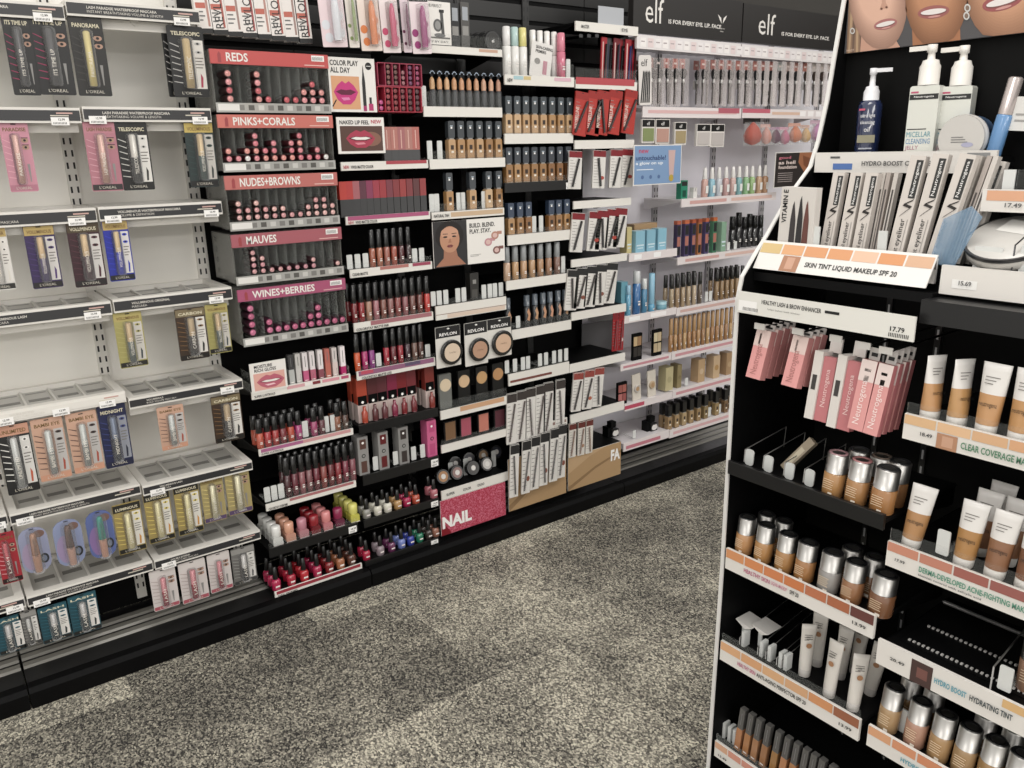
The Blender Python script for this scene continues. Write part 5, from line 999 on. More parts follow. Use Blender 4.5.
# brush pouches
@memo
def t_brush(w, h, head, bristle, br, card):
    m = MB().rcard(w * 1.08, -h, 0, -.022, -.021, .002, POUCH); m2 = MB().rcard(w * .98, -h * .2, 0, .002, .004, .002, M(card, .4)); m2.rect(-w * .25, w * .25, -h * .12, -h * .08, .0015, M('#e2cfc8', .4)); m3 = MB().box(-w * .45, w * .45, .002, .004, -h * .62, -h * .44, M('#a9a4a2', .4))
    hd = MB().lathe([(br * .35, -h * .95), (br * .45, -h * .93), (br * .4, -h * .6), (br * .55, -h * .5)], M('#56504e', .25, .2), cy=-.004, seg=8).lathe([(br * .55, -h * .5), (br * .6, -h * .44), (br * .5, -h * .42)], SILVER, cy=-.004, seg=8)
    bb = MB().lathe([(br * .5, -h * .42), (br, -h * .34), (br * 1.05, -h * .27), (br * .7, -h * .22), (br * .2, -h * .20)], M(bristle, .9), cy=-.004, seg=10)
    return [P('header_card', m2)] + ([P('sleeve_label', m3)] if head else []) + [P('handle', hd), P('bristles', bb), P('pouch', m)]
random.seed(3)
px = 646; i = 0
PXS = [(655, '#8c5850'), (663, '#2a2a2b'), (671, '#b06860'), (680, '#b46c62'), (687, '#b06860'), (708, '#b46c64'), (718, '#9c6058'), (726, '#a8645c'), (734, '#a8645c'), (743, '#b0685e'), (751, '#b46c62'), (760, '#ae6a60'), (768, '#a4645c'), (776, '#a05c54'), (785, '#a8aaa8'), (793, '#a8928c'), (801, '#b07468'), (810, '#b06a5c'), (819, '#c4bab4'), (827, '#c4bab4'), (834, '#c4bab4')]
for i, (px, card) in enumerate(PXS):
    py = lerp(57, 63, (px - 646) / 190); X, Z = GW.at(px, py, YF + .004); h = Z - GW.at(px, 106, YF)[1]
    for k in range(2 if i % 4 else 3):
        thing(GW, t_brush(.036, round(h, 3), 1 if i % 2 else 0, '#17181a' if i < 17 else '#3c2c24', (.012, .016, .011)[i % 3], card), 'makeup_brush', f'{("black", "brown")[i >= 17]} bristled pouch brush, {NTH[i] if i < 20 else "last"} from red cards{("", ", rear one", ", third back")[k]}', 'makeup brush', X + k * .011, YF + .028 + k * .05, Z, 'pouched brushes', 0, random.uniform(-2, 2))
X, Z = GW.at(645, 55, YF - .01)
m = MB().rcard(.075, -.20, 0, 0, .003, .01, M('#d6d0cc', .4)); m.text('elf', -.005, -.03, .028, -.0006, INK)
for k in range(5): m.poly([(-.032 + k * .012, -.19), (-.024 + k * .012, -.19), (-.006 + k * .009, -.07), (-.012 + k * .009, -.06)], -.0006 - k * .0001, M('#1c1c1d', .4))
put('tweezer_pack', m, None, (X, YF - .01, Z), (0, math.radians(-3), 0), 'white card of black and white tweezers with script lettering', 'beauty tool')
# second row: palettes and sponges
def hp(x0, x1, y0, y1, build, name, lab, cat, grp=None, Y=YF):
    X0, Z1 = GW.at(x0, y0, Y); X1 = GW.at(x1, y0, Y)[0]; Z0 = GW.at((x0 + x1) / 2, y1, Y)[1]; w, h = X1 - X0, Z1 - Z0
    thing(GW, build(w, h), name, lab, cat, (X0 + X1) / 2, Y, Z0, grp)
def pal(c, n=1, bg='#1c1b1b'):
    def f(w, h):
        m = MB().rcard(w, 0, h, 0, .012, .003, M('#d6d0ca', .4)); m.rect(-w * .46, w * .46, h * .68, h * .97, -.0006, M(bg, .3)); m.text('elf', 0, h * .82, h * .14, -.001, TAG); b = MB()
        for k in range(n): x = lerp(-w * .44, w * .44, k / n); b.box(x + .002, x + w * .88 / n - .002, -.003, -.0004, h * .08, h * .62, M(c[k % len(c)], .5))
        return [P('card', m), P('pan', b)]
    return f
for a, b, c, d, col, lab in ((642, 655, 119, 143, '#7c8a50', 'green'), (656, 670, 119, 144, '#b88878', 'peach'), (675, 687, 122, 145, '#a08c60', 'khaki')):
    hp(a, b, c, d, pal([col]), 'colour_corrector', f'{lab} corrector compact hanging above the blue sign', 'compact', 'correctors above the blue sign')
hp(697, 711, 124, 146, pal(['#b8b0ac']), 'colour_corrector', 'pale grey powder compact, side by side pair, next to khaki one', 'compact', 'pale compact pair')
hp(711, 725, 124, 147, pal(['#b4aca8']), 'colour_corrector', 'pale grey powder compact, side by side pair, next to the sponges', 'compact', 'pale compact pair')
def sponge(c, c2):
    def f(w, h):
        s_ = MB().lathe([(w * .08, h * .04), (w * .34, h * .14), (w * .42, h * .36), (w * .30, h * .62), (w * .1, h * .82), (w * .02, h * .86)], M(c, .85), seg=14, sy=.7)
        k = MB().rcard(w, h * .8, h, .008, .010, .002, M(c2, .4)); p = MB().rcard(w * .95, 0, h * .85, -w * .36, .006, .006, BLISTER); return [P('sponge', s_), P('header_card', k), P('blister', p)]
    return f
for a, b, c, d, col, c2, lab in ((745, 762, 118, 146, '#b8402c', '#1c1a1a', 'red and black packed'), (762, 772, 124, 145, '#c88070', '#c89a90', 'dusty coral'), (772, 781, 127, 144, '#5c2444', '#a8809a', 'dark plum'), (781, 790, 127, 145, '#b8607c', '#c898a8', 'rose pink'), (790, 802, 123, 143, '#c87048', '#cf9a88', 'bright orange'), (802, 811, 125, 143, '#c89a58', '#c8a090', 'yellow'), (812, 827, 120, 142, '#b878a8', '#c8a8b8', 'lilac')):
    hp(a, b, c, d, sponge(col, c2), 'makeup_sponge', lab + ' makeup sponge hanging near the end display', 'sponge', 'sponges')
def d_blue(m, w, h, y):
    m.rect(-w / 2 + .004, w / 2 - .004, .004, h - .004, y, M('#7497c4', .35)); m.text('untouchable!', -w * .46, h * .68, h * .12, y * 1.5, M('#2c4478', .4), w=w * .62, align='l', bold=True); m.text('a glow on up', -w * .46, h * .54, h * .10, y * 1.5, M('#dfe6ee', .4), w=w * .56, align='l', bold=True)
    m.text('new', -w * .3, h * .84, h * .09, y * 1.5, M('#c84468', .4), w=w * .2, bold=True); m.poly([(w * .24, h * .22), (w * .33, h * .22), (w * .36, h * .86), (w * .21, h * .86)], y * 2, M('#c8a4a0', .4)); m.disc(w * .285, h * .15, w * .05, h * .09, y * 2.2, M('#b89a30', .4))
    for k in range(3): m.disc(-w * .32 + k * w * .17, h * .2, w * .03, h * .05, y * 1.6, M('#4c6ca0', .4))
    m.rect(-w * .44, -w * .1, h * .38, h * .40, y * 1.6, M('#dfe6ee', .4))
sign(GW, (634, 146, 187), (682, 143.5, 182), YF - .05, 'sky blue sign card with a pale tube picture', d_blue)
s = shelf(GW, (681, 199, 207), (776, 192, 200), YF, 'elf', 'pinkish shelf of small dropper bottles', bands=[(.08, .45, .3, .7, '#cf9a94'), (.5, .95, .3, .7, '#d8b0a4')])
def dropper(c, H):
    b = MB().lathe([(.016, 0), (.0165, .002), (.0165, H * .55), (.010, H * .62)], M(c, .2, coat=.6), seg=12); b.rect(-.009, .009, H * .15, H * .4, -.0172, M('#dfe0dd', .4)); c_ = MB().lathe([(.011, H * .62), (.012, H * .64), (.009, H * .9), (.006, H)], M('#dcdad6', .3), seg=10); return [P('bottle', b), P('cap', c_)]
H1 = hat(s, 720, 167)
row(s, lambda c: dropper(c, H1), [(px, d + ' dropper bottle with white cap', c) for px, d, c in ((704, 'pink', '#c49488'), (711, 'light blue', '#7ab0c4'), (718, 'pale grey', '#b4b8c0'), (725, 'rose', '#b88c88'), (732, 'pale pink', '#c09c94'), (738, 'teal', '#6aa0a4'), (745, 'green', '#7cac74'), (751, 'lime green', '#88ac68'), (758, 'peach', '#b8906c'), (764, 'orange', '#b0825c'))], 'serum_bottle', 'serum', 'small dropper shelf')
row(s, lambda: [P('carton', MB().box(-.022, .022, 0, .03, 0, .085, M('#1c8a68', .4)).rect(-.018, .018, .06, .08, -.0005, INK).rect(-.012, .012, .01, .04, -.0005, M('#0e4a38', .4)))], [(684, 'green boxed serum')], 'serum_bottle', 'serum', 'beside the sky blue sign')
row(s, lambda: t_square_tube(.026, .05, '#dcdad6', '#cfccc8', .6), [(693, 'short white squared bottle')], 'serum_bottle', 'serum', 'beside the green box', dy=.03)
s = shelf(GW, (628.5, 257, 265), (677, 245, 253), YF, 'elf', 'white ticketed shelf of light blue cream boxes', bands=[(.1, .25, .2, .8, '#eeeeee'), (.5, .65, .2, .8, '#eeeeee')])
H1 = hat(s, 650, 230)
def bluebox(w, h, c, t):
    m = MB().box(-w / 2, w / 2, 0, .045, 0, h, M(c, .4), top=M(t, .4)); m.rect(-w * .4, w * .4, h * .3, h * .36, -.0005, M('#c8dce4', .4)); m.rect(-w * .3, w * .3, h * .18, h * .22, -.0005, M('#c8dce4', .4)); return [P('carton', m)]
row(s, bluebox, [(640, 'light blue cream box', .058, H1, '#7cb4cc', '#a8ccd8'), (651, 'light blue cream box', .055, H1, '#78b0c8', '#a8ccd8'), (662, 'light blue cream box', .055, H1 * 1.02, '#7cb6ce', '#a8ccd8')], 'cream_box', 'skin care', 'beside the white liner cards')
X, _ = GW.at(648, 235, YF + .09)
put('cream_box', MB().box(-.08, .07, 0, .05, 0, H1 * 1.22, M('#b08c60', .4), top=M('#c4a070', .4)), None, (X, YF + .10, s.zs), None, 'tan brown carton behind the light blue cream boxes', 'skin care')
row(s, bluebox, [(629, 'narrow yellow cream box', .03, H1 * 1.2, '#c8b878', '#d8c890')], 'cream_box', 'skin care', 'touching the liner cards', dy=.04)
s = shelf(GW, (677, 260, 266), (765, 244, 252), YF, 'elf', 'pinkish shelf of purple and orange packed primers', bands=[(.08, .45, .3, .7, '#cf9a94'), (.52, .95, .3, .7, '#d8b0a4')], push=(728, 735), pushh=.04)
H1 = hat(s, 700, 219)
def primer(w, a, b):
    h = H1; m = MB().box(-w / 2, w / 2, 0, .022, 0, h * .9, M(a, .35)); m.rect(-w * .4, w * .4, h * .60, h * .86, -.0005, INK); m.rect(-w * .35, w * .35, h * .06, h * .28, -.0005, M('#1c1c24', .4)); m.rect(-w * .4, w * .4, h * .30, h * .56, -.0005, M('#b06858', .4)); m.box(-w * .5, w * .5, 0, .022, h * .9, h, M(b, .35)); return [P('carton', m)]
row(s, primer, [(678, 'dark purple primer carton', .026, '#3c3458', '#b8583c'), (686, 'violet primer carton', .030, '#483c68', '#c86038'), (693, 'violet primer carton', .026, '#3e3864', '#b8502c'), (699, 'orange sided primer carton', .026, '#b06838', '#a8482c'), (706, 'purple primer carton', .026, '#4c4070', '#c05c34'), (714, 'green edged primer carton', .028, '#3c7c58', '#c8602c')], 'primer_carton', 'primer', 'dark bottles shelf')
row(s, lambda: bluebox(.035, H1 * .85, '#7ca488', '#a8c8b0'), [(723, 'pale green primer carton')], 'primer_carton', 'primer', 'beside black bottles')
for i, (px, h) in enumerate(((731, .95), (737, 1.05), (743, .9), (748, .98), (753, .92), (759, .9))):
    thing(GW, t_gloss(.017, round(H1 * h, 3), '#1a1a1c', '#0e0e0f', .6), 'setting_spray', f'black setting spray bottle, {NTH[i]} from the purple primers', 'cosmetics', xat(s, px, .07), YF + .07, s.zs, 'black spray bottles')
def d_dark(m, w, h, y):
    m.rect(-w / 2 + .003, w / 2 - .003, .003, h - .003, y, M('#2e2826', .35)); m.poly([(w * .1, h * .98), (w * .49, h * .98), (w * .49, h * .3), (w * .15, h * .02), (w * .02, h * .02), (w * .25, h * .4), (w * .08, h * .7)], y * 1.5, M('#a0603c', .4)); m.poly([(w * .18, h * .9), (w * .4, h * .8), (w * .34, h * .5), (w * .22, h * .62)], y * 2, M('#7c4428', .4))
    for k, (a, b) in enumerate(((-.32, .12), (-.36, .2), (-.42, .1))): m.text(('good', 'as hell', 'foundation')[k], -w * .42, h * (.84 - .13 * k), h * .10, y * 2, M('#d8c4bc' if k else '#c86478', .4), w=w * (.3, .42, .46)[k], align='l', bold=True)
    for k in range(5): m.rect(-w * .42, -w * .05, h * (.40 - k * .06), h * (.415 - k * .06), y * 2, M('#a89c98', .4))
sign(GW, (776, 152, 187), (815, 152, 186), YF - .05, 'small dark sign with orange skin picture behind the display edge', d_dark)
s = shelf(GW, (623, 316, 323), (676, 308, 315), YF, 'elf', 'white ticketed shelf of tall blue bottles', bands=[(.1, .3, .2, .8, '#eeeeee'), (.5, .8, .2, .8, '#efeaea')])
H1 = hat(s, 637, 271)
row(s, bluebox, [(624, 'teal blue flat carton', .04, H1 * .78, '#5c9cb0', '#8cbccc')], 'cream_box', 'skin care', 'tall blue bottle shelf', dy=.03)
row(s, lambda r, h, a, b, f: t_gloss(r, round(h, 3), a, b, f), [(636, 'tallest deep blue bottle with white cap', .019, H1, '#2c68a8', '#c4c8c8', .72), (643.5, 'shorter blue bottle with white cap', .015, H1 * .80, '#3c80a8', '#c8ccca', .7), (651, 'light blue tube standing on white cap', .017, H1 * .9, '#4c9cc4', '#7cb4d0', .2), (628, 'light blue slim bottle', .012, H1 * .7, '#5ca4c8', '#8cbcd8', .7)], 'toner_bottle', 'skin care', 'tall blue bottle shelf')
row(s, lambda: [P('jar', MB().lathe([(.022, 0), (.026, .004), (.026, .022), (.022, .026)], M('#6aa4b8', .3), seg=16)), P('lid', MB().lathe([(.026, .026), (.026, .038), (.024, .04)], M('#8cb8c4', .3), seg=16))], [(661, 'squat light blue cream jar')], 'cream_jar', 'skin care', 'tall blue bottle shelf')
s = shelf(GW, (676, 309, 316), (744, 295, 303), YF, 'elf', 'pinkish shelf of gold and black concealers', bands=[(.05, .95, .3, .65, '#cfa49c')], push=(706, 710), pushh=.05)
H1 = hat(s, 700, 272)
row(s, lambda c: t_gloss(.0115, round(H1, 3), c, '#1a1917', .62), [(671 + i * 5.6, d + ' black capped concealer tube', c) for i, (d, c) in enumerate([('beige', '#a08866'), ('tan', '#9a7c58'), ('beige', '#a48a68'), ('sand', '#a89070'), ('light', '#b09a7c'), ('brown', '#5c4c3c')])] + [(716 + i * 5, 'golden black capped concealer tube', '#8c6c44') for i in range(6)], 'concealer', 'concealer', 'gold and black shelf', deep=1, gap=.04)
s = shelf(GW, (620, 366, 372), (671, 352, 359), YF, 'elf', 'pinkish shelf of open black palettes', bands=[(.05, .95, .3, .65, '#c8808c')])
H1 = hat(s, 640, 333)
def palette(cols, w=.062):
    h = H1; m = MB().rcard(w, 0, h, 0, .01, .003, BLACK); b = MB()
    for i, c in enumerate(cols): x = -w * .40 + (i % 2) * w * .42; z = h * .5 - (i // 2) * h * .4 + h * .04; b.box(x, x + w * .38, -.0014, -.0002, z, z + h * .34, M(c, .6))
    return [P('case', m), P('powder', b)]
row(s, palette, [(637, 'black palette with beige and brown pans', ['#c0a070', '#9c744c', '#2a2420', '#2a2420']), (657, 'black four pan pale beige palette', ['#c8b890', '#c0a880', '#b8a078', '#bca880'])], 'face_palette', 'palette', 'shelf of open palettes')
s = shelf(GW, (671, 354, 361), (741, 335, 343), YF, 'elf', 'pinkish shelf of golden glow tubes', bands=[(.05, .95, .3, .65, '#cf8c94')])
H1 = hat(s, 700, 313)
row(s, lambda c: t_gloss(.011, round(H1, 3), c, '#b08450', .5), [(670 + i * 4.6, d + ' golden glow tube', c) for i, (d, c) in enumerate([('amber', '#a06c34'), ('honey', '#b08048'), ('tan', '#9c6c3c'), ('gold', '#b48a50'), ('amber', '#a4703c')] * 3)], 'glow_tube', 'highlighter', 'golden glow shelf', deep=0)
s = shelf(GW, (624, 406, 412), (672, 391, 398), YF, 'elf', 'pinkish shelf with pink palette and two pale cards', bands=[(.0, .4, .2, .75, '#c8405c')])
H1 = hat(s, 640, 378)
row(s, palette, [(622, 'black four pan palette in rose tones', ['#a05048', '#a8584c', '#b86460', '#9c4844'])], 'face_palette', 'palette', 'beside the pale round cards')
H1 = hat(s, 645, 372)
def roundcard(w, c):
    m = MB().rcard(w, 0, H1, 0, .006, .003, M('#cfc6b8', .4)); d = MB().lathe([(w * .34, -.0004), (w * .36, -.004), (w * .3, -.007)], M(c, .4), axis='y', seg=20, cz=H1 * .45); d.disc(0, H1 * .45, w * .2, w * .2, -.0074, M('#b0885c', .4)); return [P('card', m), P('compact', d)]
row(s, roundcard, [(637, 'card with round silvery compact', .055, '#b8b0a8'), (652, 'card with round golden compact', .055, '#b89c78')], 'compact_pack', 'compact', 'leaning in the pink palette shelf', lean=-4)
s = shelf(GW, (672, 391, 398), (738, 373, 381), YF, 'elf', 'pinkish shelf of beige square cartons', bands=[(.05, .95, .3, .65, '#cf8c94')], push=(686,), pushh=.04)
H1 = hat(s, 700, 356)
row(s, lambda w, c, c2: [P('carton', MB().box(-w / 2, w / 2, 0, .05, 0, H1 * .85, M(c, .4)).disc(0, H1 * .4, w * .3, w * .3, -.0006, M(c2, .4)))], [(669, 'pale yellow square carton', .052, '#b8ac7c', '#a89c70'), (679, 'small olive carton', .03, '#8c7c50', '#7c6c44'), (701, 'beige carton with a round window', .05, '#b89468', '#c8ac88'), (716, 'light beige carton with a golden window', .05, '#c4a47c', '#b08448'), (729, 'tan carton', .05, '#a8845c', '#b89870')], 'powder_carton', 'powder', 'square carton shelf')
s = shelf(GW, (623, 443, 452), (669, 430, 437), YF, 'elf', 'lowest pinkish shelf next to the FA panel', bands=[(.05, .8, .4, .8, '#c87080')], push=(634,), pushh=.04)
jar_stack(GW, 653, 430, YF + .04, s, 'stack of black jars and white card on the lowest pinkish shelf', s.zs)
s = shelf(GW, (669, 430, 437), (737, 410, 418), YF, 'elf', 'lowest pinkish shelf of black capped jars, by the display edge', bands=[(.05, .95, .3, .65, '#d8a4a8')], push=(709, 719), pushh=.05)
H1 = hat(s, 690, 399)
row(s, lambda c: t_foundation(.030, round(H1, 3), c, '#151516', 0), [(668 + i * 7.2, d + ' square foundation jar with black cap', c) for i, (d, c) in enumerate([('tan', '#9c7c54'), ('beige', '#a8885c'), ('sand', '#b09468'), ('beige', '#a8885c'), ('tan', '#9c7c50'), ('olive', '#8c7448')])] + [(715, 'golden square foundation jar with black cap', '#9c8050'), (724, 'brown square foundation jar with black cap', '#7c5c3c'), (732, 'beige square foundation jar with black cap', '#a48460')], 'foundation_jar', 'foundation', 'lowest pinkish shelf', deep=1, gap=.04)
# ------------------------------------------------------------------ end display facing the camera side (local x runs along -Y, local y = X)
E0 = 1.30; KA, KB, KC = -1.005, -0.645, -0.285          # column edges in local x
prof = [(1.28, 0.0), (1.29, .2), (1.30, .72), (1.30, 1.31), (1.31, 1.355), (1.35, 1.40), (1.38, 1.43), (1.44, 1.50), (1.51, 1.56), (1.53, 1.61), (1.55, 1.69), (1.562, 1.77), (1.58, 1.88), (1.60, 2.05), (1.60, 2.2)]
kr = put('end_display', None, None, (1.6, 0.4, 0), None, 'tall black end display with curved side panel and white edge', 'shelving')
def kp(name, mb, label=None):
    mb.v = [(y - 1.6, -x - 0.4, z) for x, y, z in mb.v]; return put(name, mb, kr, label=label)
side = MB(); side.prism_x(prof + [(1.90, 2.2), (1.90, 0.0)], KA - .006, KA, BLACK); kp('side_panel', side)
ed = MB()
for a, b in zip(prof, prof[1:]): ed.prism_x([(a[0] - .004, a[1]), (b[0] - .004, b[1]), (b[0], b[1]), (a[0], a[1])], KA - .007, KA + .001, M('#d8d6d2', .4))
kp('edge_trim', ed, 'white edge trim')
kp('side_panel', MB().prism_x(prof + [(1.90, 2.2), (1.90, 0.0)], KC, KC + .006, BLACK))
kp('back_panel', MB().box(KA, KC, 1.86, 1.90, 0, 2.2, BLACK))
kp('inner_panel', MB().box(KA, KC, 1.60, 1.615, 0.0, 2.2, M('#0a0a0a', .6)))
kp('base_deck', MB().box(KA, KC, 1.29, 1.86, 0, .12, BLACK))
for xx in (-.855, -.75, -.5):
    u = MB().box(xx - .006, xx + .006, 1.592, 1.60, .2, 1.5, M('#1c1c1c', .3))
    for k in range(34): u.rect(xx - .002, xx + .002, .22 + k * .036, .24 + k * .036, 1.5915, M('#b8b8b8', .4))
    kp('slotted_upright', u)
kp('roof_panel', MB().box(KA, KC, 1.60, 1.9, 2.2, 2.22, BLACK))
# poster of three smiling women
def d_three(m, x0, z0, w, h, y):
    def q(px, py): u, v = end_at(px, py, XP); return (u - x0 - w / 2, v - z0)
    def pl(pts, k, c): m.poly([(min(max(a, -w / 2 + .001), w / 2 - .001), min(max(b, .0005), h - .0005)) for a, b in (q(*p) for p in pts)], y * k, M(c, .35))
    def blob(cx, cy, rx, ry, rot, k, c, n=26, a0=0, a1=360):
        r = math.radians(rot); pts = []
        for i in range(n):
            t = math.radians(a0 + (a1 - a0) * i / (n if a1 - a0 == 360 else n - 1)); u, v = rx * math.cos(t), ry * math.sin(t); pts.append((cx + u * math.cos(r) - v * math.sin(r), cy + u * math.sin(r) + v * math.cos(r)))
        pl(pts, k, c)
    m.rect(-w / 2 + .001, w / 2 - .001, .001, h - .001, y, M('#4a484a', .4))
    pl([(846, 60), (846, 0), (846, -60), (870, -60), (862, 10), (868, 52)], 1.2, '#8a6a50')
    for i in range(5): pl([(848 + i * 4, 54), (850 + i * 4, 54), (856 + i * 2, -20), (853 + i * 2, -20)], 1.4, ('#b08c68', '#6c5040')[i % 2])
    for (cx, cy, rx, ry, rot, c1, c2, neck, ml, lc) in ((878, -2, 29, 52, -6, '#c08c74', '#c99a82', [(860, 56), (862, 30), (890, 30), (900, 50)], (886, 25, 12, 5.2, -14), '#a86460'),
                                                   (937, -12, 33, 60, 2, '#a4663f', '#b07650', [(912, 54), (912, 20), (960, 20), (960, 46)], (934, 13, 16, 6.5, -8), '#9c5450'),
                                                   (1012, -22, 46, 66, 12, '#b07450', '#bb8460', [(1000, 40), (1000, 10), (1060, 10), (1060, 34)], (1003, 3, 21, 8.5, -16), '#9c4848')):
        pl(neck, 1.5, c1)
        for j in range(12):
            f = j / 11; cc = [lerp(int(c1[k:k + 2], 16) * .80, int(c2[k:k + 2], 16) * 1.06, f) / 255 for k in (1, 3, 5)]; blob(cx - 3 * f, cy - 6 * f, rx * (1 - .42 * f), ry * (1 - .42 * f), rot, 1.9 + .06 * j, tuple(min(1, v) for v in cc))
        mx, my, mw, mh, mr = ml; blob(mx, my - mh * .15, mw, mh, mr, 2.8, lc); blob(mx, my - mh * .1, mw * .84, mh * .50, mr, 3.1, '#7c4440'); blob(mx, my - mh * .2, mw * .80, mh * .42, mr, 3.4, '#d8d0cc'); blob(mx + mw * .05, my + mh * .55, mw * .4, mh * .16, mr, 3.4, '#c88880')
        r = math.radians(mr); nx, ny = mx - mh * .4, my - mw * 1.35
        pl([(nx - mw * .32, ny + 1), (nx + mw * .42, ny - 1), (nx + mw * .2, ny - mw * .5), (nx + mw * .08, ny - mw * 2), (nx - mw * .1, ny - mw * 2), (nx - mw * .14, ny - mw * .5)], 2.7, c1); blob(nx - mw * .16, ny, mw * .1, 1.1, mr, 3.2, '#6c4030'); blob(nx + mw * .26, ny - 1.5, mw * .1, 1.1, mr, 3.2, '#6c4030')
        for sg in (-1, 1): blob(nx + sg * mw * .9, ny - mw * 1.7, mw * .45, mw * .2, mr, 3.0, '#2c1c18')
    for ex, ey, rr in ((853, 31, 2.5), (967, 16, 3.2), (968, 8, 3.2)): blob(ex, ey, rr, rr * 1.3, 0, 3.6, '#c0beba', 12); blob(ex, ey, rr * .6, rr * .8, 0, 3.9, '#7c6454', 12)
    u, v = q(847, 52); m.text('MAKEUP', u, v + .002, .004, y * 3, M('#d8b8a0', .4), w=.016, align='l')
XP = 1.585
x0, z0 = end_at(844, 54, XP); x1 = KC - .01; z1 = 2.12
m = MB().box(-(x1 - x0) / 2 - .0, (x1 - x0) / 2, 0, .004, 0, z1 - z0, M('#38363a', .4)); d_three(m, x0, z0, x1 - x0, z1 - z0, -.0006)
put('poster', m, None, GE.world((x0 + x1) / 2, XP, z0), GE.rot(), 'large poster of three smiling women above the dark end display', 'poster')
# top shelf with cleansers
s = shelf(GE, (816, 151, 172), (999, 152, 174), 1.515, 'orange', 'top shelf of the end display holding pump bottles', title=[('HYDRO BOOST CLEANSERS', .30, .72, .55, .22, '#4a4a4a')], bands=[(.1, .16, .2, .3, '#5a5a5a'), (.12, .24, .55, .85, '#4a74c0'), (.86, .97, .1, .4, '#8a8a8a'), (.85, .98, .55, .7, '#4a74c0')], depth=.07, sink=.022)
H1 = hat(s, 868, 69, .045)
b = t_pump(.0225, round(H1, 3), '#1c2850', '#d8d8dc', 1, False); mm = MB(); 
bt = MB(); y = -.0233
for t, z, hh, c in (('ultra light', .50, .05, '#e4e4e8'), ('cleansing', .43, .05, '#e4e4e8'), ('oil', .36, .05, '#e4e4e8')): bt.text(t, 0, H1 * z, H1 * hh, y, M(c, .4), w=.026 if t != 'oil' else .010)
bt.rect(-.016, .016, H1 * .22, H1 * .30, y, M('#8a8468', .4)); bt.rect(-.017, -.006, H1 * .56, H1 * .58, y, M('#c84464', .4))
for k in range(3): bt.rect(-.012, .012, H1 * (.15 - k * .04), H1 * (.165 - k * .04), y, M('#a0a4b4', .4))
thing(GE, b + [P('label', bt)], 'pump_bottle', 'deep blue cleansing oil bottle with white pump', 'cleanser', xat(s, 866, .045), 1.515 + .045, s.zs, None, 0, 0, 24)
for k, (px, dx, lab) in enumerate(((922, 0, 'front white micellar jelly pump bottle beside the round jar'), (946, .02, 'rear white pump bottle half hidden by the front one'))):
    H2 = hat(s, px, 47, .045); b = t_pump(.0255, round(H2, 3), '#cdcec4', '#d8d4cc', -1, True); bt = MB(); y = -.0262 * .62
    bt.rect(-.0245, .0245, H2 * .545, H2 * .59, y, M('#1c1c1c', .4)); bt.text('Neutrogena', 0, H2 * .567, H2 * .022, y * 1.01, TAG, w=.034); bt.rect(-.023, -.010, H2 * .60, H2 * .615, y, M('#c04468', .4))
    for t, z, c in (('MICELLAR', .25, '#4a94a4'), ('CLEANSING', .19, '#3c7cb4'), ('JELLY', .13, '#a04468')): bt.text(t, -.0235, H2 * z, H2 * .045, y, M(c, .4), w=.042 if t != 'JELLY' else .023, align='l')
    bt.rect(-.023, .01, H2 * .29, H2 * .298, y, INK); bt.rect(-.023, .022, H2 * .09, H2 * .097, y, INK)
    thing(GE, b + [P('label', bt)], 'pump_bottle', lab, 'cleanser', xat(s, px, .035) , 1.515 + .030 + dx * 1.35, s.zs, None, 0, 0, 10)
r = .0415
j = MB().lathe([(r * .96, 0), (r, .003), (r, .014), (r * .99, .016)], M('#c4c0ba', .35), axis='y', seg=32, cz=r); j2 = MB().lathe([(r * .94, .016), (r * .94, .045), (r * .9, .048)], M('#5c84b8', .3, coat=.4), axis='y', seg=32, cz=r)
for k in range(3): j.rect(-r * .4, r * (.1 + .1 * k), r * (1.05 - .1 * k), r * (1.08 - .1 * k), -.0006, M('#6a6a6a', .4))
j.disc(r * .3, r * .75, r * .25, r * .1, -.0006, M('#a4a4c0', .4), seg=16)
thing(GE, [P('lid', j), P('jar', j2)], 'cleansing_jar', 'round white lidded jar with blue body standing on edge', 'skin care', xat(s, 959, .012), 1.515 + .012, s.zs)
H1 = hat(s, 1000, 77, .03)
m = MB().lathe([(.011, 0), (.0125, .004), (.0125, H1 * .55), (.011, H1 * .57)], M('#5488c0', .3, coat=.4), seg=14); c = MB().lathe([(.0115, H1 * .57), (.0115, H1 * .98), (.009, H1)], M('#b4a8a4', .25, .5), seg=14)
thing(GE, [P('tube', m), P('cap', c)], 'makeup_pen', 'tall light blue tube with silver pink cap leaning by the jar', 'skin care', xat(s, 992, .03), 1.515 + .03, s.zs, None, 3, 8)
# eyeliner tray (lower front, tilted sheets)
XT = 1.37
s2 = shelf(GE, (757, 240, 262), (938, 262, 286), XT, 'orange', 'tilted eyeliner tray with dark shade swatches', bands=[(.25 + k * .085, .25 + k * .085 + .075, .02, .42, c) for k, c in enumerate(('#5a5a5c', '#4c5058', '#444648', '#5a5c64', '#7c6a68', '#5c6668', '#c4c2c0', '#d2d0ce', '#7a6a6c'))], depth=.13)
x0, z1 = end_at(762, 254, XT - .008); x0 = max(x0, KA + .002); x1, _ = end_at(935, 276, XT - .008); z0 = end_at(750, 265, XT - .03)[1]
tw = x1 - x0; th = .052
m = MB().prism_x([(0, 0), (.003, 0), (.033, th), (.030, th)], -tw / 2, tw / 2, M('#dcd9d4', .35))
def slant(f0, f1, g0, g1, mat, e=.0006):
    a, b_ = lerp(-tw / 2, tw / 2, f0), lerp(-tw / 2, tw / 2, f1); m.face([(a, .030 * g0 - e, th * g0), (b_, .030 * g0 - e, th * g0), (b_, .030 * g1 - e, th * g1), (a, .030 * g1 - e, th * g1)], mat)
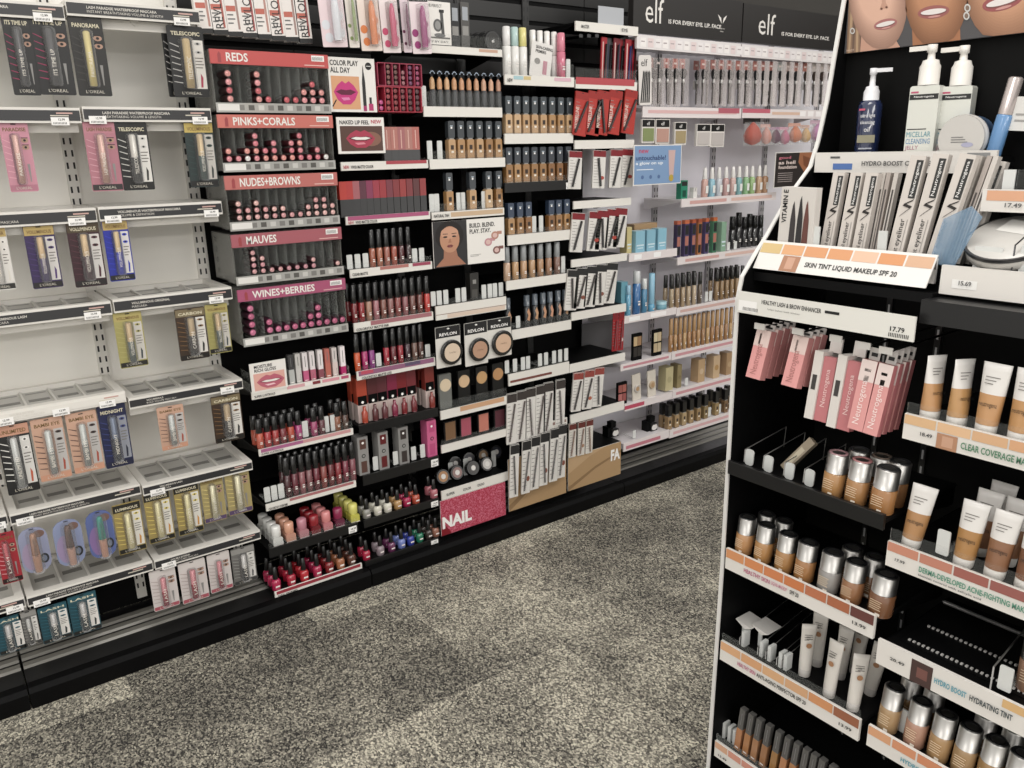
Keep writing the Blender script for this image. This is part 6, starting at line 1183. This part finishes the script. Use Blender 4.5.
for k, c in enumerate(('#d0b070', '#dc9c68', '#d8905c', '#d8905c', '#e0b090', '#d88c54', '#d0a07c')): slant(k / 7 + .004, (k + 1) / 7 - .006, .58, .92, M(c, .4))
slant(.17, .28, .02, .55, M('#b07858', .4)); slant(.20, .25, .1, .5, M('#c89478', .4), .001)
n0 = len(m.v); m.text('SKIN TINT LIQUID MAKEUP SPF 20', 0, 0, .010, 0, M('#3a3a3a', .4), w=tw * .52, align='l', bold=True)
for i in range(n0, len(m.v)): x, yy, z = m.v[i]; g = (z + th * .30) / th; m.v[i] = (x - tw * .18, .030 * g - .001, th * g)
put('swatch_sheet', m, None, GE.world((x0 + x1) / 2, XT - .036, z0 - .004), GE.rot(), 'slanted white sheet with a row of peach swatches', 'sign')
# drawer fronts below
kp('upper_drawer_front', MB().box(KA + .001, KB - .003, XT - .03, XT + .1, 1.345, z0 - .012, M('#0e0e0f', .3)))
# eyeliner boxes
def eyebox(word2, h, w=.026):
    m = MB().box(-w / 2, w / 2, 0, .014, 0, h, M('#c9c0b8', .4), top=M('#dcd8d2', .4)); y = -.0005
    m.rect(-w * .02, w * .42, h * .60, h * .96, y, M('#2c2c2c', .4)); m.text('Neutrogena', w * .20, h * .78, w * .26, y * 2, TAG, w=h * .32, rot=90)
    m.text('eyeliner', w * .04, h * .27, w * .46, y * 2, INK, w=h * .26, rot=90); m.text(word2, w * .04, h * .07, w * .40, y * 2, INK, w=h * .10, rot=90)
    p = [(w * .34, h * .58), (-w * .22, h * .53), (w * .30, h * .51), (-w * .30, h * .42)]
    for a, b_ in zip(p, p[1:]):
        m.poly([(a[0], a[1] - .001), (b_[0], b_[1] - .001), (b_[0] + w * .10, b_[1] + .003), (a[0] + w * .10, a[1] + .003)], y * 2, M('#2a2422', .4))
    m.rect(w * .3, w * .34, h * .1, h * .4, y, M('#8a8480', .4)); return [P('carton', m)]
HB = hat(s2, 828, 172, .03)
for i, (px, hh, w2, lab, ln, dyy) in enumerate(((825, 1, 'liquid', 'slim eyeliner carton in the left trio, outermost next to the boxed vitamin pencils', 1, .03), (842, 1.0, 'gel', 'slim eyeliner carton, middle one of the upright trio', 1, .03), (857, 1.0, 'gel', 'slim eyeliner carton, third of the upright trio beside thin edges', 1, .03),
                                             (893, 1.2, 'light', 'taller eyeliner carton, first of the leaning set after the gap', 4, .02), (912, 1.22, 'light', 'taller eyeliner carton, middle of the leaning set', 5, .02), (932, 1.22, 'light', 'taller eyeliner carton beside the blue film', 8, .02))):
    lab = lab.replace('in the left trio, outermost', 'of the upright trio, the one')
    thing(GE, eyebox(w2, HB * hh, .027 if i > 2 else .024), 'eyeliner_carton', lab, 'eyeliner', xat(s2, px, dyy), XT + dyy, s2.zs, None, 8, ln)
for i, (px, ln) in enumerate(((868, 1), (873, 1), (879, 2), (944, 8), (951, 9), (957, 9))):
    m = MB().box(-.004, .004, 0, .014, 0, HB * (1 if i < 3 else 1.2), M(('#b8b0a8', '#a89c94', '#c4bcb4')[i % 3], .4)); m.rect(-.0015, .0015, .01, HB * .8, -.0005, M('#4a4442', .4))
    put('eyeliner_carton', m, None, GE.world(xat(s2, px, .045), XT + .045, s2.zs), GE.rot(8, ln), f'edge-on eyeliner carton, {NTH[i % 3]} of three thin ones {"after the upright trio" if i < 3 else "at the blue film"}', 'eyeliner')
m = MB().box(-.018, .018, 0, .014, 0, HB * 1.15, M('#c4bcb4', .4)); m.rect(0, .014, HB * .75, HB * 1.1, -.0006, M('#2c2c2c', .4)); m.text('Neutrogena', .007, HB * .92, .007, -.0012, TAG, w=HB * .3, rot=90)
put('eyeliner_carton', m, None, GE.world(xat(s2, 958, .07), XT + .07, s2.zs), GE.rot(8, 9), 'eyeliner carton showing through the blue film at the tray end', 'eyeliner')
bf = MB().prism([(-.03, 0), (.012, 0), (.04, .085), (.02, .10), (-.02, .075)], 0, .0015, BLUEFILM)
put('blue_film', bf, None, GE.world(xat(s2, 948, .012), XT + .008, s2.zs), GE.rot(0, 4), 'translucent blue film corner over the last eyeliner cartons', 'film')
w = span(GE, 778, 812, 240, XT + .02); HV = hat(s2, 795, 187, .02)
m = MB().box(-w / 2, w / 2, 0, .018, 0, HV, M('#cfc9c2', .4), top=M('#dcd8d2', .4)); m.text('VITAMIN E', -w * .36, HV * .70, w * .14, -.0006, INK, w=HV * .52, rot=90, bold=True)
for x_, c, hh in ((-.1, '#3a3436', .9), (.1, '#2c2a2c', 1), (.28, '#6c3c34', .92)): m.poly([(w * (x_ - .09), .004), (w * (x_ + .09), .004), (w * (x_ + .08), HV * .55 * hh), (w * (x_ + .01), HV * .88 * hh), (w * (x_ - .03), HV * .8 * hh), (w * (x_ - .07), HV * .5)], -.0006, M(c, .35))
put('pencil_carton', m, None, GE.world(xat(s2, 794, .006), XT + .006, s2.zs), GE.rot(0, 1), 'wide white carton printed with three dark crayon tips and VITAMIN E', 'carton')
for px in (882, 816): put('clear_stop', MB().box(-.008, .008, 0, .003, 0, .05, PUSH), None, GE.world(xat(s2, px, .015), XT + .01, s2.zs), GE.rot(), 'grey plastic pusher standing ' + ('beside the crayon carton' if px == 816 else 'in the gap of the eyeliner tray'), 'pusher')
# lash enhancer board and hanging cartons
X3 = 1.292
x0, _ = end_at(742, 300, X3); x1, _ = end_at(916, 330, X3); z1 = (end_at(743, 291, X3)[1] + end_at(917, 318, X3)[1]) / 2; z0 = (end_at(740, 312, X3)[1] + end_at(908, 342, X3)[1]) / 2
x0, x1 = KA + .002, KB - .002
w, h = x1 - x0, z1 - z0; m = MB().box(-w / 2, w / 2, 0, .004, 0, h, M('#dedcd4', .35)); m.text('HEALTHY LASH & BROW ENHANCER', -w * .34, h * .66, h * .20, -.0006, M('#4a4a48', .4), w=w * .36, align='l', bold=True); m.text('helps lashes look thicker', -w * .30, h * .36, h * .10, -.0006, M('#8a8884', .4), w=w * .2, align='l')
m.rect(w * .04, w * .12, h * .60, h * .72, -.0006, INK); m.text('17.79', w * .42, h * .40, h * .2, -.0006, INK, w=w * .07, bold=True); m.rect(-w * .49, -w * .37, h * .1, h * .6, -.0005, TAG)
for k in range(12): m.rect(w * .38 + k * .003, w * .38 + .0014 + k * .003, h * .08, h * .24, -.0006, INK); m.rect(-w * .46 + k * .003, -w * .46 + .0014 + k * .003, h * .14, h * .30, -.0006, INK)
put('header_strip', m, None, GE.world((x0 + x1) / 2, X3, z0), GE.rot(), 'white strip reading healthy lash and brow enhancer', 'sign')
PK1, PK2 = '#dd8f8c', '#c46c70'
def pinkpack(w, h, big=False):
    if not big: return t_boxpack(w, .018, h, PK1, '#c47a78', 'Neutrogena', '#b06c68', ((0, 1, 0, .34, '#d8bcb4'), (.3, .42, .08, .3, '#7c5c54')), .012)
    return t_boxpack(w, .013, h, PK1, PK2, 'Neutrogena', '#f0d8d4', ((0, 1, 0, .3, '#ddc8c2'), (.3, .7, .12, .16, '#4a4442'), (.35, .65, .22, .30, '#5a5452')), .022)
def hangk(px, py0, py1, w, lab, big=False, dy=0, tilt=-14, lean=2, n=1, step=.022):
    Y = X3 + .03 + dy; X, Z = GE.at(px, py0, Y); h = Z - GE.at(px, py1, Y)[1]
    for k in range(n): thing(GE, pinkpack(w, round(h, 2), big), 'lash_carton', lab + (f', {("front", "second", "third", "fourth")[k]} in line' if n > 1 else ''), 'lash care', X, Y + k * step, Z, 'pink lash cartons', tilt * -1, lean)
hangk(766, 324, 381, .034, 'small pink lash carton on the outer hook', n=4)
hangk(803, 330, 386, .034, 'small pink lash carton on the second hook', n=3)
def sidepack(px, py0, py1, lab):
    Y = X3 + .03; X, Z = GE.at(px, py0, Y); h = Z - GE.at(px, py1, Y)[1]
    m = MB().box(-.022, -.004, 0, .05, -h, -.012, M('#d2cbc4', .4)).box(-.0035, .022, .004, .02, -h, -.02, M(PK2, .4)); m.rect(-.018, -.009, -h * .6, -h * .4, -.0006, M('#3a3634', .4)); m.text('Neutrogena', .010, -h * .55, .012, .0034, M('#e8c4c0', .4), w=h * .5, rot=90); m.box(-.012, .012, .03, .034, -.014, .014, M('#cfc8c2', .4))
    put('lash_carton', m, None, GE.world(X, Y, Z), GE.rot(7, 1), lab, 'lash care', 'pink lash cartons')
sidepack(827, 346, 421, 'large pink lash carton turned to show its white side, nearer the small ones')
sidepack(851, 350, 430, 'large pink lash carton turned to show its white side, beside front faced ones')
hangk(873, 348, 430, .029, 'large pink lash carton facing front beside turned ones', True, tilt=-9, lean=2)
hangk(890, 352, 434, .027, 'large pink lash carton in the line nearest the tubes', True, tilt=-9, lean=3, n=4, step=.020)
for i, (px, py) in enumerate(((762, 326), (800, 331), (838, 338), (866, 345), (888, 350))):
    X, Z = GE.at(px, py, X3 + .02); put('display_hook', MB().bar((0, 0, -.004), (0, .28, .0), .0022, BLK2).box(-.012, .012, -.003, 0, -.006, .006, M('#c8c4be', .3)), None, GE.world(X, X3 + .015, Z), GE.rot(), f'{NTH[i]} black hook from the aisle edge under the lash strip', 'hook', 'lash carton hooks')
# first tray: bottles and pushers
s = shelf(GE, (728, 463, 474), (892, 513, 532), E0 - .01, 'black', 'black tray of silver capped bottles and grey pushers', push=(), front=0.0, depth=.26)
for i, px in enumerate((748, 767, 788, 808)):
    m = MB().rcard(.020, 0, .035, 0, .003, .006, PUSH); m2 = MB().path([(-.014, .004, .002), (-.014, .004, .03), (-.014, .14, .05), (-.014, .14, .002)], .0012, GREY)
    thing(GE, [P('stop', m), P('wire', m2)], 'pusher_stop', f'rounded grey pusher, {NTH[i]} from the aisle edge in the black tray', 'pusher', xat(s, px, .03), E0 + .02, s.zs, 'rounded pushers', 0, 3)
X = xat(s, 783, .06)
put('tube_sample', MB().box(-.009, .009, -.006, .006, 0, .085, M('#9c8c74', .4)).rect(-.005, .005, .02, .06, -.0064, M('#c4b89c', .4)), None, GE.world(X - .002, E0 + .055, s.zs + .003), GE.rot(20, 32), 'small tan tube fallen aslant between pushers', 'cosmetics')
def bottles(s, items, tail, name='foundation_bottle', ht=None, dyb=.075):
    for i, (px, top, d, liq, r, back, capc) in enumerate(items):
        dy = .03 if not back else dyb; X = xat(s, px, dy, 0 if not back else -14)
        H_ = ht
        thing(GE, t_liquid(round(r * 1.1, 4), round(H_, 3), liq, top, capc), name, f'{d} {tail}', 'foundation', X, s.Y + dy, s.zs + .0015, 'silver capped bottles ' + tail, 2, 3)
T1 = hat(s, 836, 453, .03)
bottles(s, [(832, '#a0767a', 'tan bottle with pinkish cap top, first in front row', '#b07c44', .0185, 0, None), (855, '#a86c6c', 'tan bottle with pinkish cap top, second in front row', '#a87440', .0185, 0, None), (881, '#2c2c2e', 'tan bottle with black cap top, last in front row', '#a46c38', .0195, 0, None),
            (853, '#3a3a3c', 'bottle with dark cap top, second row behind pinkish ones', '#8c5c34', .0185, 1, None), (875, '#6c5c50', 'brown topped bottle, second row', '#8c5c34', .0185, 1, None), (893, '#222224', 'bottle with dark cap top, second row end', '#8c5c34', .0185, 1, None)], 'in black tray', ht=T1)
# second strip
s = shelf(GE, (726, 548, 568), (877, 615, 640), E0, 'orange', 'tan swatched shelf strip under the black tray', bands=[(k / 7 + .004, (k + 1) / 7 - .004, 0, .42, c) for k, c in enumerate(('#dc8c54', '#dc8248', '#d87a44', '#d4743c', '#c46c44', '#b4623c', '#6c3a34'))], title=[('HEALTHY SKIN', .15, .34, .62, .2, '#c4547c'), ('LIQUID MAKEUP', .35, .46, .62, .2, '#d07c94'), ('SPF 20', .48, .54, .62, .2, '#3a3a3a'), ('13.99', .88, .96, .64, .15, '#3a3a3a')], depth=.26)
T2 = hat(s, 745, 517, .03)
bottles(s, [(743, '#1c1c1e', 'beige bottle, first in front row', '#b8814c', .0175, 0, None), (762, '#1c1c1e', 'honey bottle, second in front row', '#b07a40', .0175, 0, None), (783, '#161618', 'amber bottle, third in front row', '#a8743c', .0180, 0, None), (803, '#161618', 'amber bottle, fourth in front row', '#a46c38', .0185, 0, None),
            (827, '#1c1c1e', 'labelled grey bottle, fifth in front row', '#8c8884', .0195, 0, None), (850, '#161618', 'brown bottle, sixth in front row', '#94603a', .0190, 0, None), (879, '#161618', 'dark brown bottle, last in front row', '#7a4c2e', .0205, 0, None),
            (762, '#222224', 'bottle, first in second row', '#9c6c3c', .0175, 1, None), (779, '#222224', 'bottle, second in second row', '#9c6c3c', .0175, 1, None), (846, '#222224', 'bottle, third in second row', '#8c5c38', .0185, 1, None), (868, '#222224', 'bottle, last in second row', '#8c5c38', .0185, 1, None)], 'on tan swatched shelf', ht=T2)
# third strip: small tubes
s = shelf(GE, (720, 641, 659), (862, 718, 742), E0, 'orange', 'peach swatched shelf strip of small white tubes', bands=[(k / 6 + .004, (k + 1) / 6 - .004, 0, .42, c) for k, c in enumerate(('#e0a470', '#dc9c68', '#dca470', '#d8a070', '#d88c54', '#a05c3c'))], title=[('HEALTHY SKIN', .15, .29, .62, .2, '#c4547c'), ('ANTI-AGING PERFECTOR SPF 20', .30, .66, .62, .2, '#3a3a3a'), ('13.99', .88, .96, .64, .15, '#3a3a3a')], depth=.26, front=.02)
T3 = hat(s, 826, 634, .04)
def stube(w, h):
    p = t_tube(w, h, '#cfc9c0', '#cfc9c0', '#bdb8b2', None); return p + [P('spot', MB().disc(0, h * .62, w * .18, w * .18, -w * .31, M('#a8744c', .4), seg=16).rect(-w * .2, w * .2, h * .74, h * .752, -w * .28, M('#5a5652', .4)).rect(-w * .2, w * .2, h * .78, h * .79, -w * .24, M('#5a5652', .4)))]
for i, (px, dy, f, ln, sp, lab) in enumerate(((803, .05, .95, 2, 50, 'small white tube turned sideways, nearest the flat cards'), (828, .03, 1, 2, 0, 'small white tube facing front with a brown spot'), (852, .03, .98, 4, 45, 'small white tube turned sideways at the tray end'),
                                              (815, .10, 1, 0, 20, 'small white tube in the second row, behind the first two'), (838, .10, .95, 2, 10, 'small white tube in the second row, behind the spotted one'), (852, .14, 1.05, 3, 0, 'small white tube tallest at the back'), (868, .10, .95, 6, 15, 'small white tube in the second row at the end'))):
    thing(GE, stube(.032, round(T3 * f, 3)), 'makeup_tube', lab, 'makeup tube', xat(s, px, dy, 0 if dy < .06 else -16), E0 + dy, s.zs, None, 2, ln, sp)
for i, (px, dy) in enumerate(((740, .04), (756, .05))):
    X = xat(s, px, dy); a = MB().prism([(-.018, .052), (.026, .047), (.008, .038)], 0, .05, M('#d6d2cc', .3)).box(-.006, .004, .01, .013, 0, .045, PUSH)
    put('shade_card', a, None, GE.world(X, E0 + dy, s.zs), GE.rot(0, 0), ('outer', 'inner')[i] + ' white flat card lying over the wire dividers', 'card')
for i, px in enumerate((742, 760, 768, 779, 784)):
    put('pusher_stop', MB().box(-.004, .004, 0, .02, 0, .036, PUSH).path([(-.008, 0, .002), (-.008, 0, .02), (-.008, .16, .05), (-.008, .2, .05)], .001, GREY), None, GE.world(xat(s, px, .03), E0 + .03, s.zs), GE.rot(), f'thin grey pusher, {NTH[i]} from aisle edge beside small white tubes', 'pusher', 'thin pushers')
# fourth strip: slim tubes
s = shelf(GE, (709, 741, 755), (862, 835, 855), E0, 'orange', 'pink swatched lowest shelf strip of slim wand tubes', bands=[(k / 9 + .004, (k + 1) / 9 - .004, 0, .4, c) for k, c in enumerate(('#d8a07c', '#d88c74', '#d48874', '#d08470', '#cc8068', '#c87860', '#b86c54', '#a05c48', '#7c4438'))], title=[('13.49', .04, .11, .7, .15, '#3a3a3a')], depth=.26, front=.02)
T4 = hat(s, 742, 708, .03)
for i, px in enumerate((742, 750, 758, 767, 777, 786, 795, 804, 812, 820, 830)):
    X, Z = end_at(px - 4, lerp(750, 800, i / 10), E0 + .03)
    thing(GE, t_square_tube(.0145, round(T4, 3), ('#b8784c', '#b07444', '#a8744c', '#a06c44', '#a0703c')[i % 5], '#5c5a58', .52), 'concealer_wand', f'slim grey capped wand tube, {NTH[i]} from the aisle edge, lowest shelf', 'concealer', X, E0 + .03, s.zs, 'slim wand tubes', 2, 4)
for i, px in enumerate((722, 728, 733)):
    put('pusher_stop', MB().box(-.004, .004, 0, .02, 0, .04, PUSH), None, GE.world(end_at(px, 750, E0 + .03)[0], E0 + .03, s.zs), GE.rot(), f'thin grey pusher, {NTH[i]} from aisle edge beside slim wand tubes', 'pusher', 'thin pushers low')
# ---- second column of the end display
W2 = KC - KB
s = shelf(GE, (983, 188, 211), (1072, 192, 215), 1.43, 'orange', 'orange swatched upper strip cut by the photo edge', bands=[(.06, .6, .05, .5, '#e0a078'), (.62, 1, .05, .5, '#d89068')], title=[('17.49', .30, .5, .68, .2, '#5a5a5a')], depth=.1)
for i, px in enumerate((992, 1006, 1020)): put('pusher_stop', MB().box(-.009, .009, 0, .003, 0, .042, (ACRYL, PUSH, ACRYL)[i]), None, GE.world(xat(s, px, .01), 1.445, s.zs), GE.rot(), ('clear square stop nearest the eyeliner cartons', 'grey upright pusher between two clear stops', 'clear square stop by the photo edge')[i] + ' on the orange upper strip', 'pusher')
X, Z = end_at(1026, 97, 1.55); put('white_carton', MB().box(-.03, .05, 0, .03, -.055, 0, M('#d6d4cf', .4)).rect(-.02, .03, -.04, -.037, -.0006, GREY).rect(-.02, .03, -.03, -.027, -.0006, GREY), None, GE.world(X + .01, 1.55, Z), GE.rot(0, 4), 'white carton cut by the photo edge near the poster', 'carton')
s = shelf(GE, (942, 265, 292), (1080, 277, 312), 1.36, 'orange', 'white strip in front of the round clear packed discs', title=[('15.69', .16, .26, .55, .16, '#5a5a5a')], depth=.16, bands=[(.1, .3, .45, .75, '#eceae6')])
m = MB().lathe([(.001, .0), (.062, .0), (.066, .004), (.066, .02), (.06, .026)], M('#bdbab4', .3), seg=36, axis='y'); m2 = MB().lathe([(.067, .001), (.0685, .004), (.067, .007)], M('#3a3a3c', .3), seg=36, axis='y'); m.poly([(-.03, .015), (.03, .005), (.04, .035), (-.02, .05)], -.0006, M('#d6d4ce', .4))
thing(GE, [P('disc', m), P('rim', m2)], 'pad_box', 'round clear topped pad box lying back on the white strip shelf', 'pad box', end_at(1004, 240, 1.42)[0] + .012, 1.415, s.zs + .058, None, 62)
put('pusher_stop', MB().box(-.021, .021, 0, .004, 0, .044, PUSH), None, GE.world(xat(s, 985, .012), 1.375, s.zs), GE.rot(), 'large square grey pusher before the round pad box', 'pusher')
put('pusher_stop', MB().box(-.021, .021, 0, .004, 0, .05, PUSH), None, GE.world(xat(s, 1032, .012), 1.375, s.zs), GE.rot(), 'large square grey pusher cut by the photo edge', 'pusher')
put('wire_divider', MB().path([(0, 0, .001), (0, 0, .05), (.004, .02, .062), (.006, .14, .062)], .0014, M('#38383a', .3)), None, GE.world(xat(s, 1012, .012), 1.37, s.zs), GE.rot(), 'dark wire divider in front of the round pad box', 'divider')
kp('lower_drawer_front', MB().box(KB - .008, KC - .002, E0 + .015, E0 + .07, s.z0 - .045, s.z0 - .006, M('#141415', .4)))
TB = ('#c8925c', '#c08850')
def tubes(s, items, ht, tail, word='neutrogena'):
    for px, dy, f, sp, ln, band, lab in items:
        thing(GE, t_tube(.042, round(ht * f, 3), '#d8d4cf', band, '#cfcbc4', word), 'makeup_tube', f'{lab} {tail}', 'makeup tube', xat(s, px, dy, 0 if dy < .06 else -8), s.Y + dy, s.zs + .002, None, 2, ln, sp)
s = shelf(GE, (905, 413, 438), (1052, 448, 478), E0 + .005, 'orange', 'shelf strip reading clear coverage with a small face picture', bands=[(k / 4 + .004, (k + 1) / 4 - .008, .02, .38, c) for k, c in enumerate(('#e0b07c', '#e4b484', '#dca878', '#dca070'))] + [(.26, .41, .42, 1, '#b8805c'), (.30, .38, .5, .9, '#cc9878')], title=[('18.49', .14, .23, .62, .15, '#4a4a4a'), ('CLEAR COVERAGE MAKEUP', .44, .98, .66, .26, '#4a8460')], depth=.26, front=.02)
T5 = hat(s, 985, 362, .03)
tubes(s, [(929, .03, .95, 72, 3, '#c08850', 'white and tan tube turned sideways beside the pink cartons'), (956, .03, .96, 70, 3, '#bc884c', 'white and tan tube seen edge on, second from cartons'), (985, .025, 1.0, 5, 2, '#c08850', 'white and tan tube facing front, beside the edge-on one'), (1018, .025, 1.0, 5, 2, '#bc8448', 'white and tan tube facing front, cut by the photo edge')], T5, 'above the clear coverage strip')
s = shelf(GE, (888, 540, 566), (1048, 600, 628), E0, 'orange', 'shelf strip reading derma developed acne fighting makeup', bands=[(k / 4.4 + .004, (k + 1) / 4.4 - .008, .0, .36, c) for k, c in enumerate(('#d08468', '#c87c64', '#a85c50', '#a05850'))], title=[('17.99', .07, .14, .60, .12, '#4a4a4a'), ('DERMA-DEVELOPED ACNE-FIGHTING MAKEUP', .24, .96, .60, .22, '#4a9478'), ('blemish control with salicylic acid', .24, .65, .84, .10, '#6a6a6a')], depth=.26, front=.025, push=(941,), pushh=.045)
T6 = hat(s, 912, 484, .03)
tubes(s, [(910, .03, 1, 15, 6, '#b07a44', 'white and tan tube standing alone'), (962, .03, 1.0, 10, 4, '#ac7638', 'white and amber tube, first in the packed front row'), (993, .03, 1.0, 10, 4, '#8c5a38', 'white and brown tube, second in the packed front row'), (1024, .03, 1, 10, 4, '#7c4c30', 'white and dark brown tube cut by the photo edge'),
          (975, .09, 1.02, 8, 4, '#8c5a38', 'tube in the second row behind the amber one'), (1003, .09, 1.02, 8, 4, '#8c5a38', 'tube in the second row behind the brown one'), (986, .14, 1.03, 8, 4, '#8c5a38', 'tube in the third row behind the amber one')], T6, 'above the acne fighting strip')
s = shelf(GE, (878, 641, 664), (1042, 712, 744), E0, 'orange', 'shelf strip reading hydro boost hydrating tint with a dark face picture', bands=[(.80, .995, 0, .3, '#dcac6c'), (.24, .38, .12, 1, '#4c3430'), (.28, .35, .35, .75, '#7c4c44')], title=[('20.49', .10, .2, .5, .13, '#4a4a4a'), ('HYDRO BOOST', .40, .60, .5, .22, '#3c9cb4'), ('HYDRATING TINT', .62, .87, .5, .22, '#2c3c44')], depth=.26, push=(1003,), pushh=.045)
m = MB()
for yy in (.04, .11):
    for k in range(26): xx = .03 + k * .0085; m.box(xx, xx + .004, yy, yy + .005, 0, .003, M('#c4c2be', .3))
put('roller_mat', m.box(.02, .26, .03, .12, -.001, .0003, M('#101011', .3)), None, GE.world(s.x0, E0 + .01, s.zs + .001), GE.rot(), 'black mat with two dotted light rows on the emptied tint shelf', 'shelf mat')
put('wire_rail', MB().bar((0, 0, 0), (.24, 0, 0), .004, SILVER), None, GE.world(s.x0 + .02, E0 + .2, s.zs + .02), GE.rot(), 'silver rail across the back of the emptied tint shelf', 'rail')
put('wire_divider', MB().path([(0, 0, .001), (0, 0, .045), (0, .15, .085), (0, .15, .002)], .0015, GREY), None, GE.world(xat(s, 990, .02), E0 + .02, s.zs), GE.rot(), 'bent wire divider at the end of the emptied tint shelf', 'divider')
T7 = hat(s, 1030, 640, .05)
thing(GE, t_liquid(.021, round(T7, 3), '#a87c60', '#1a1a1b', None), 'foundation_bottle', 'rosy tan bottle cut by the photo edge on the emptied tint shelf', 'foundation', xat(s, 1024, .06), E0 + .07, s.zs + .003, None, 0, 1)
s = shelf(GE, (868, 729, 748), (1035, 812, 840), E0, 'orange', 'lowest shelf strip of the inner column with tan swatches', bands=[(k / 6 + .004, (k + 1) / 6 - .008, 0, .4, c) for k, c in enumerate(('#e09c6c', '#dc8c60', '#d88458', '#d08050', '#c07848', '#a86840'))], title=[('HYDRO BOOST', .24, .5, .66, .2, '#3c9cb4')], depth=.26)
T8 = hat(s, 886, 683, .03)
for i, (px, py, liq, d, back) in enumerate(((886, 735, '#a88458', 'sand', 0), (912, 752, '#b08068', 'rosy beige', 0), (936, 765, '#a88050', 'tan', 0), (960, 778, '#a07c50', 'white labelled tan', 0), (985, 790, '#98703c', 'honey', 0), (1010, 803, '#8c6840', 'brown', 0), (903, 728, '#a0784c', 'tan rear row', 1), (925, 742, '#987048', 'tan rear row middle', 1), (975, 770, '#987048', 'tan rear row far', 1), (1002, 785, '#906844', 'brown rear row', 1))):
    dy = .03 if not back else .085; X = end_at(px, py + (0 if not back else 0), E0 + dy)[0]
    thing(GE, t_liquid(.0195, round(T8, 3), liq, '#151516', None), 'foundation_bottle', f'{d} bottle with silver cap, {NTH[i % 6]} from aisle edge, lowest inner shelf', 'foundation', X, E0 + dy, s.zs, 'lowest inner shelf bottles', 2, 3)
X = end_at(899, 740, E0 + .035)[0]; put('pusher_stop', MB().box(-.008, .008, 0, .003, 0, .05, PUSH), None, GE.world(X, E0 + .04, s.zs), GE.rot(0, 4), 'grey pusher between the first two lowest inner bottles', 'pusher')
for l_, n_ in LABELS.items():
    wc = len(l_.replace('-', ' ').split())
    if n_ > 1 or wc > 16 or wc < 4: print('LABEL', n_, wc, l_)
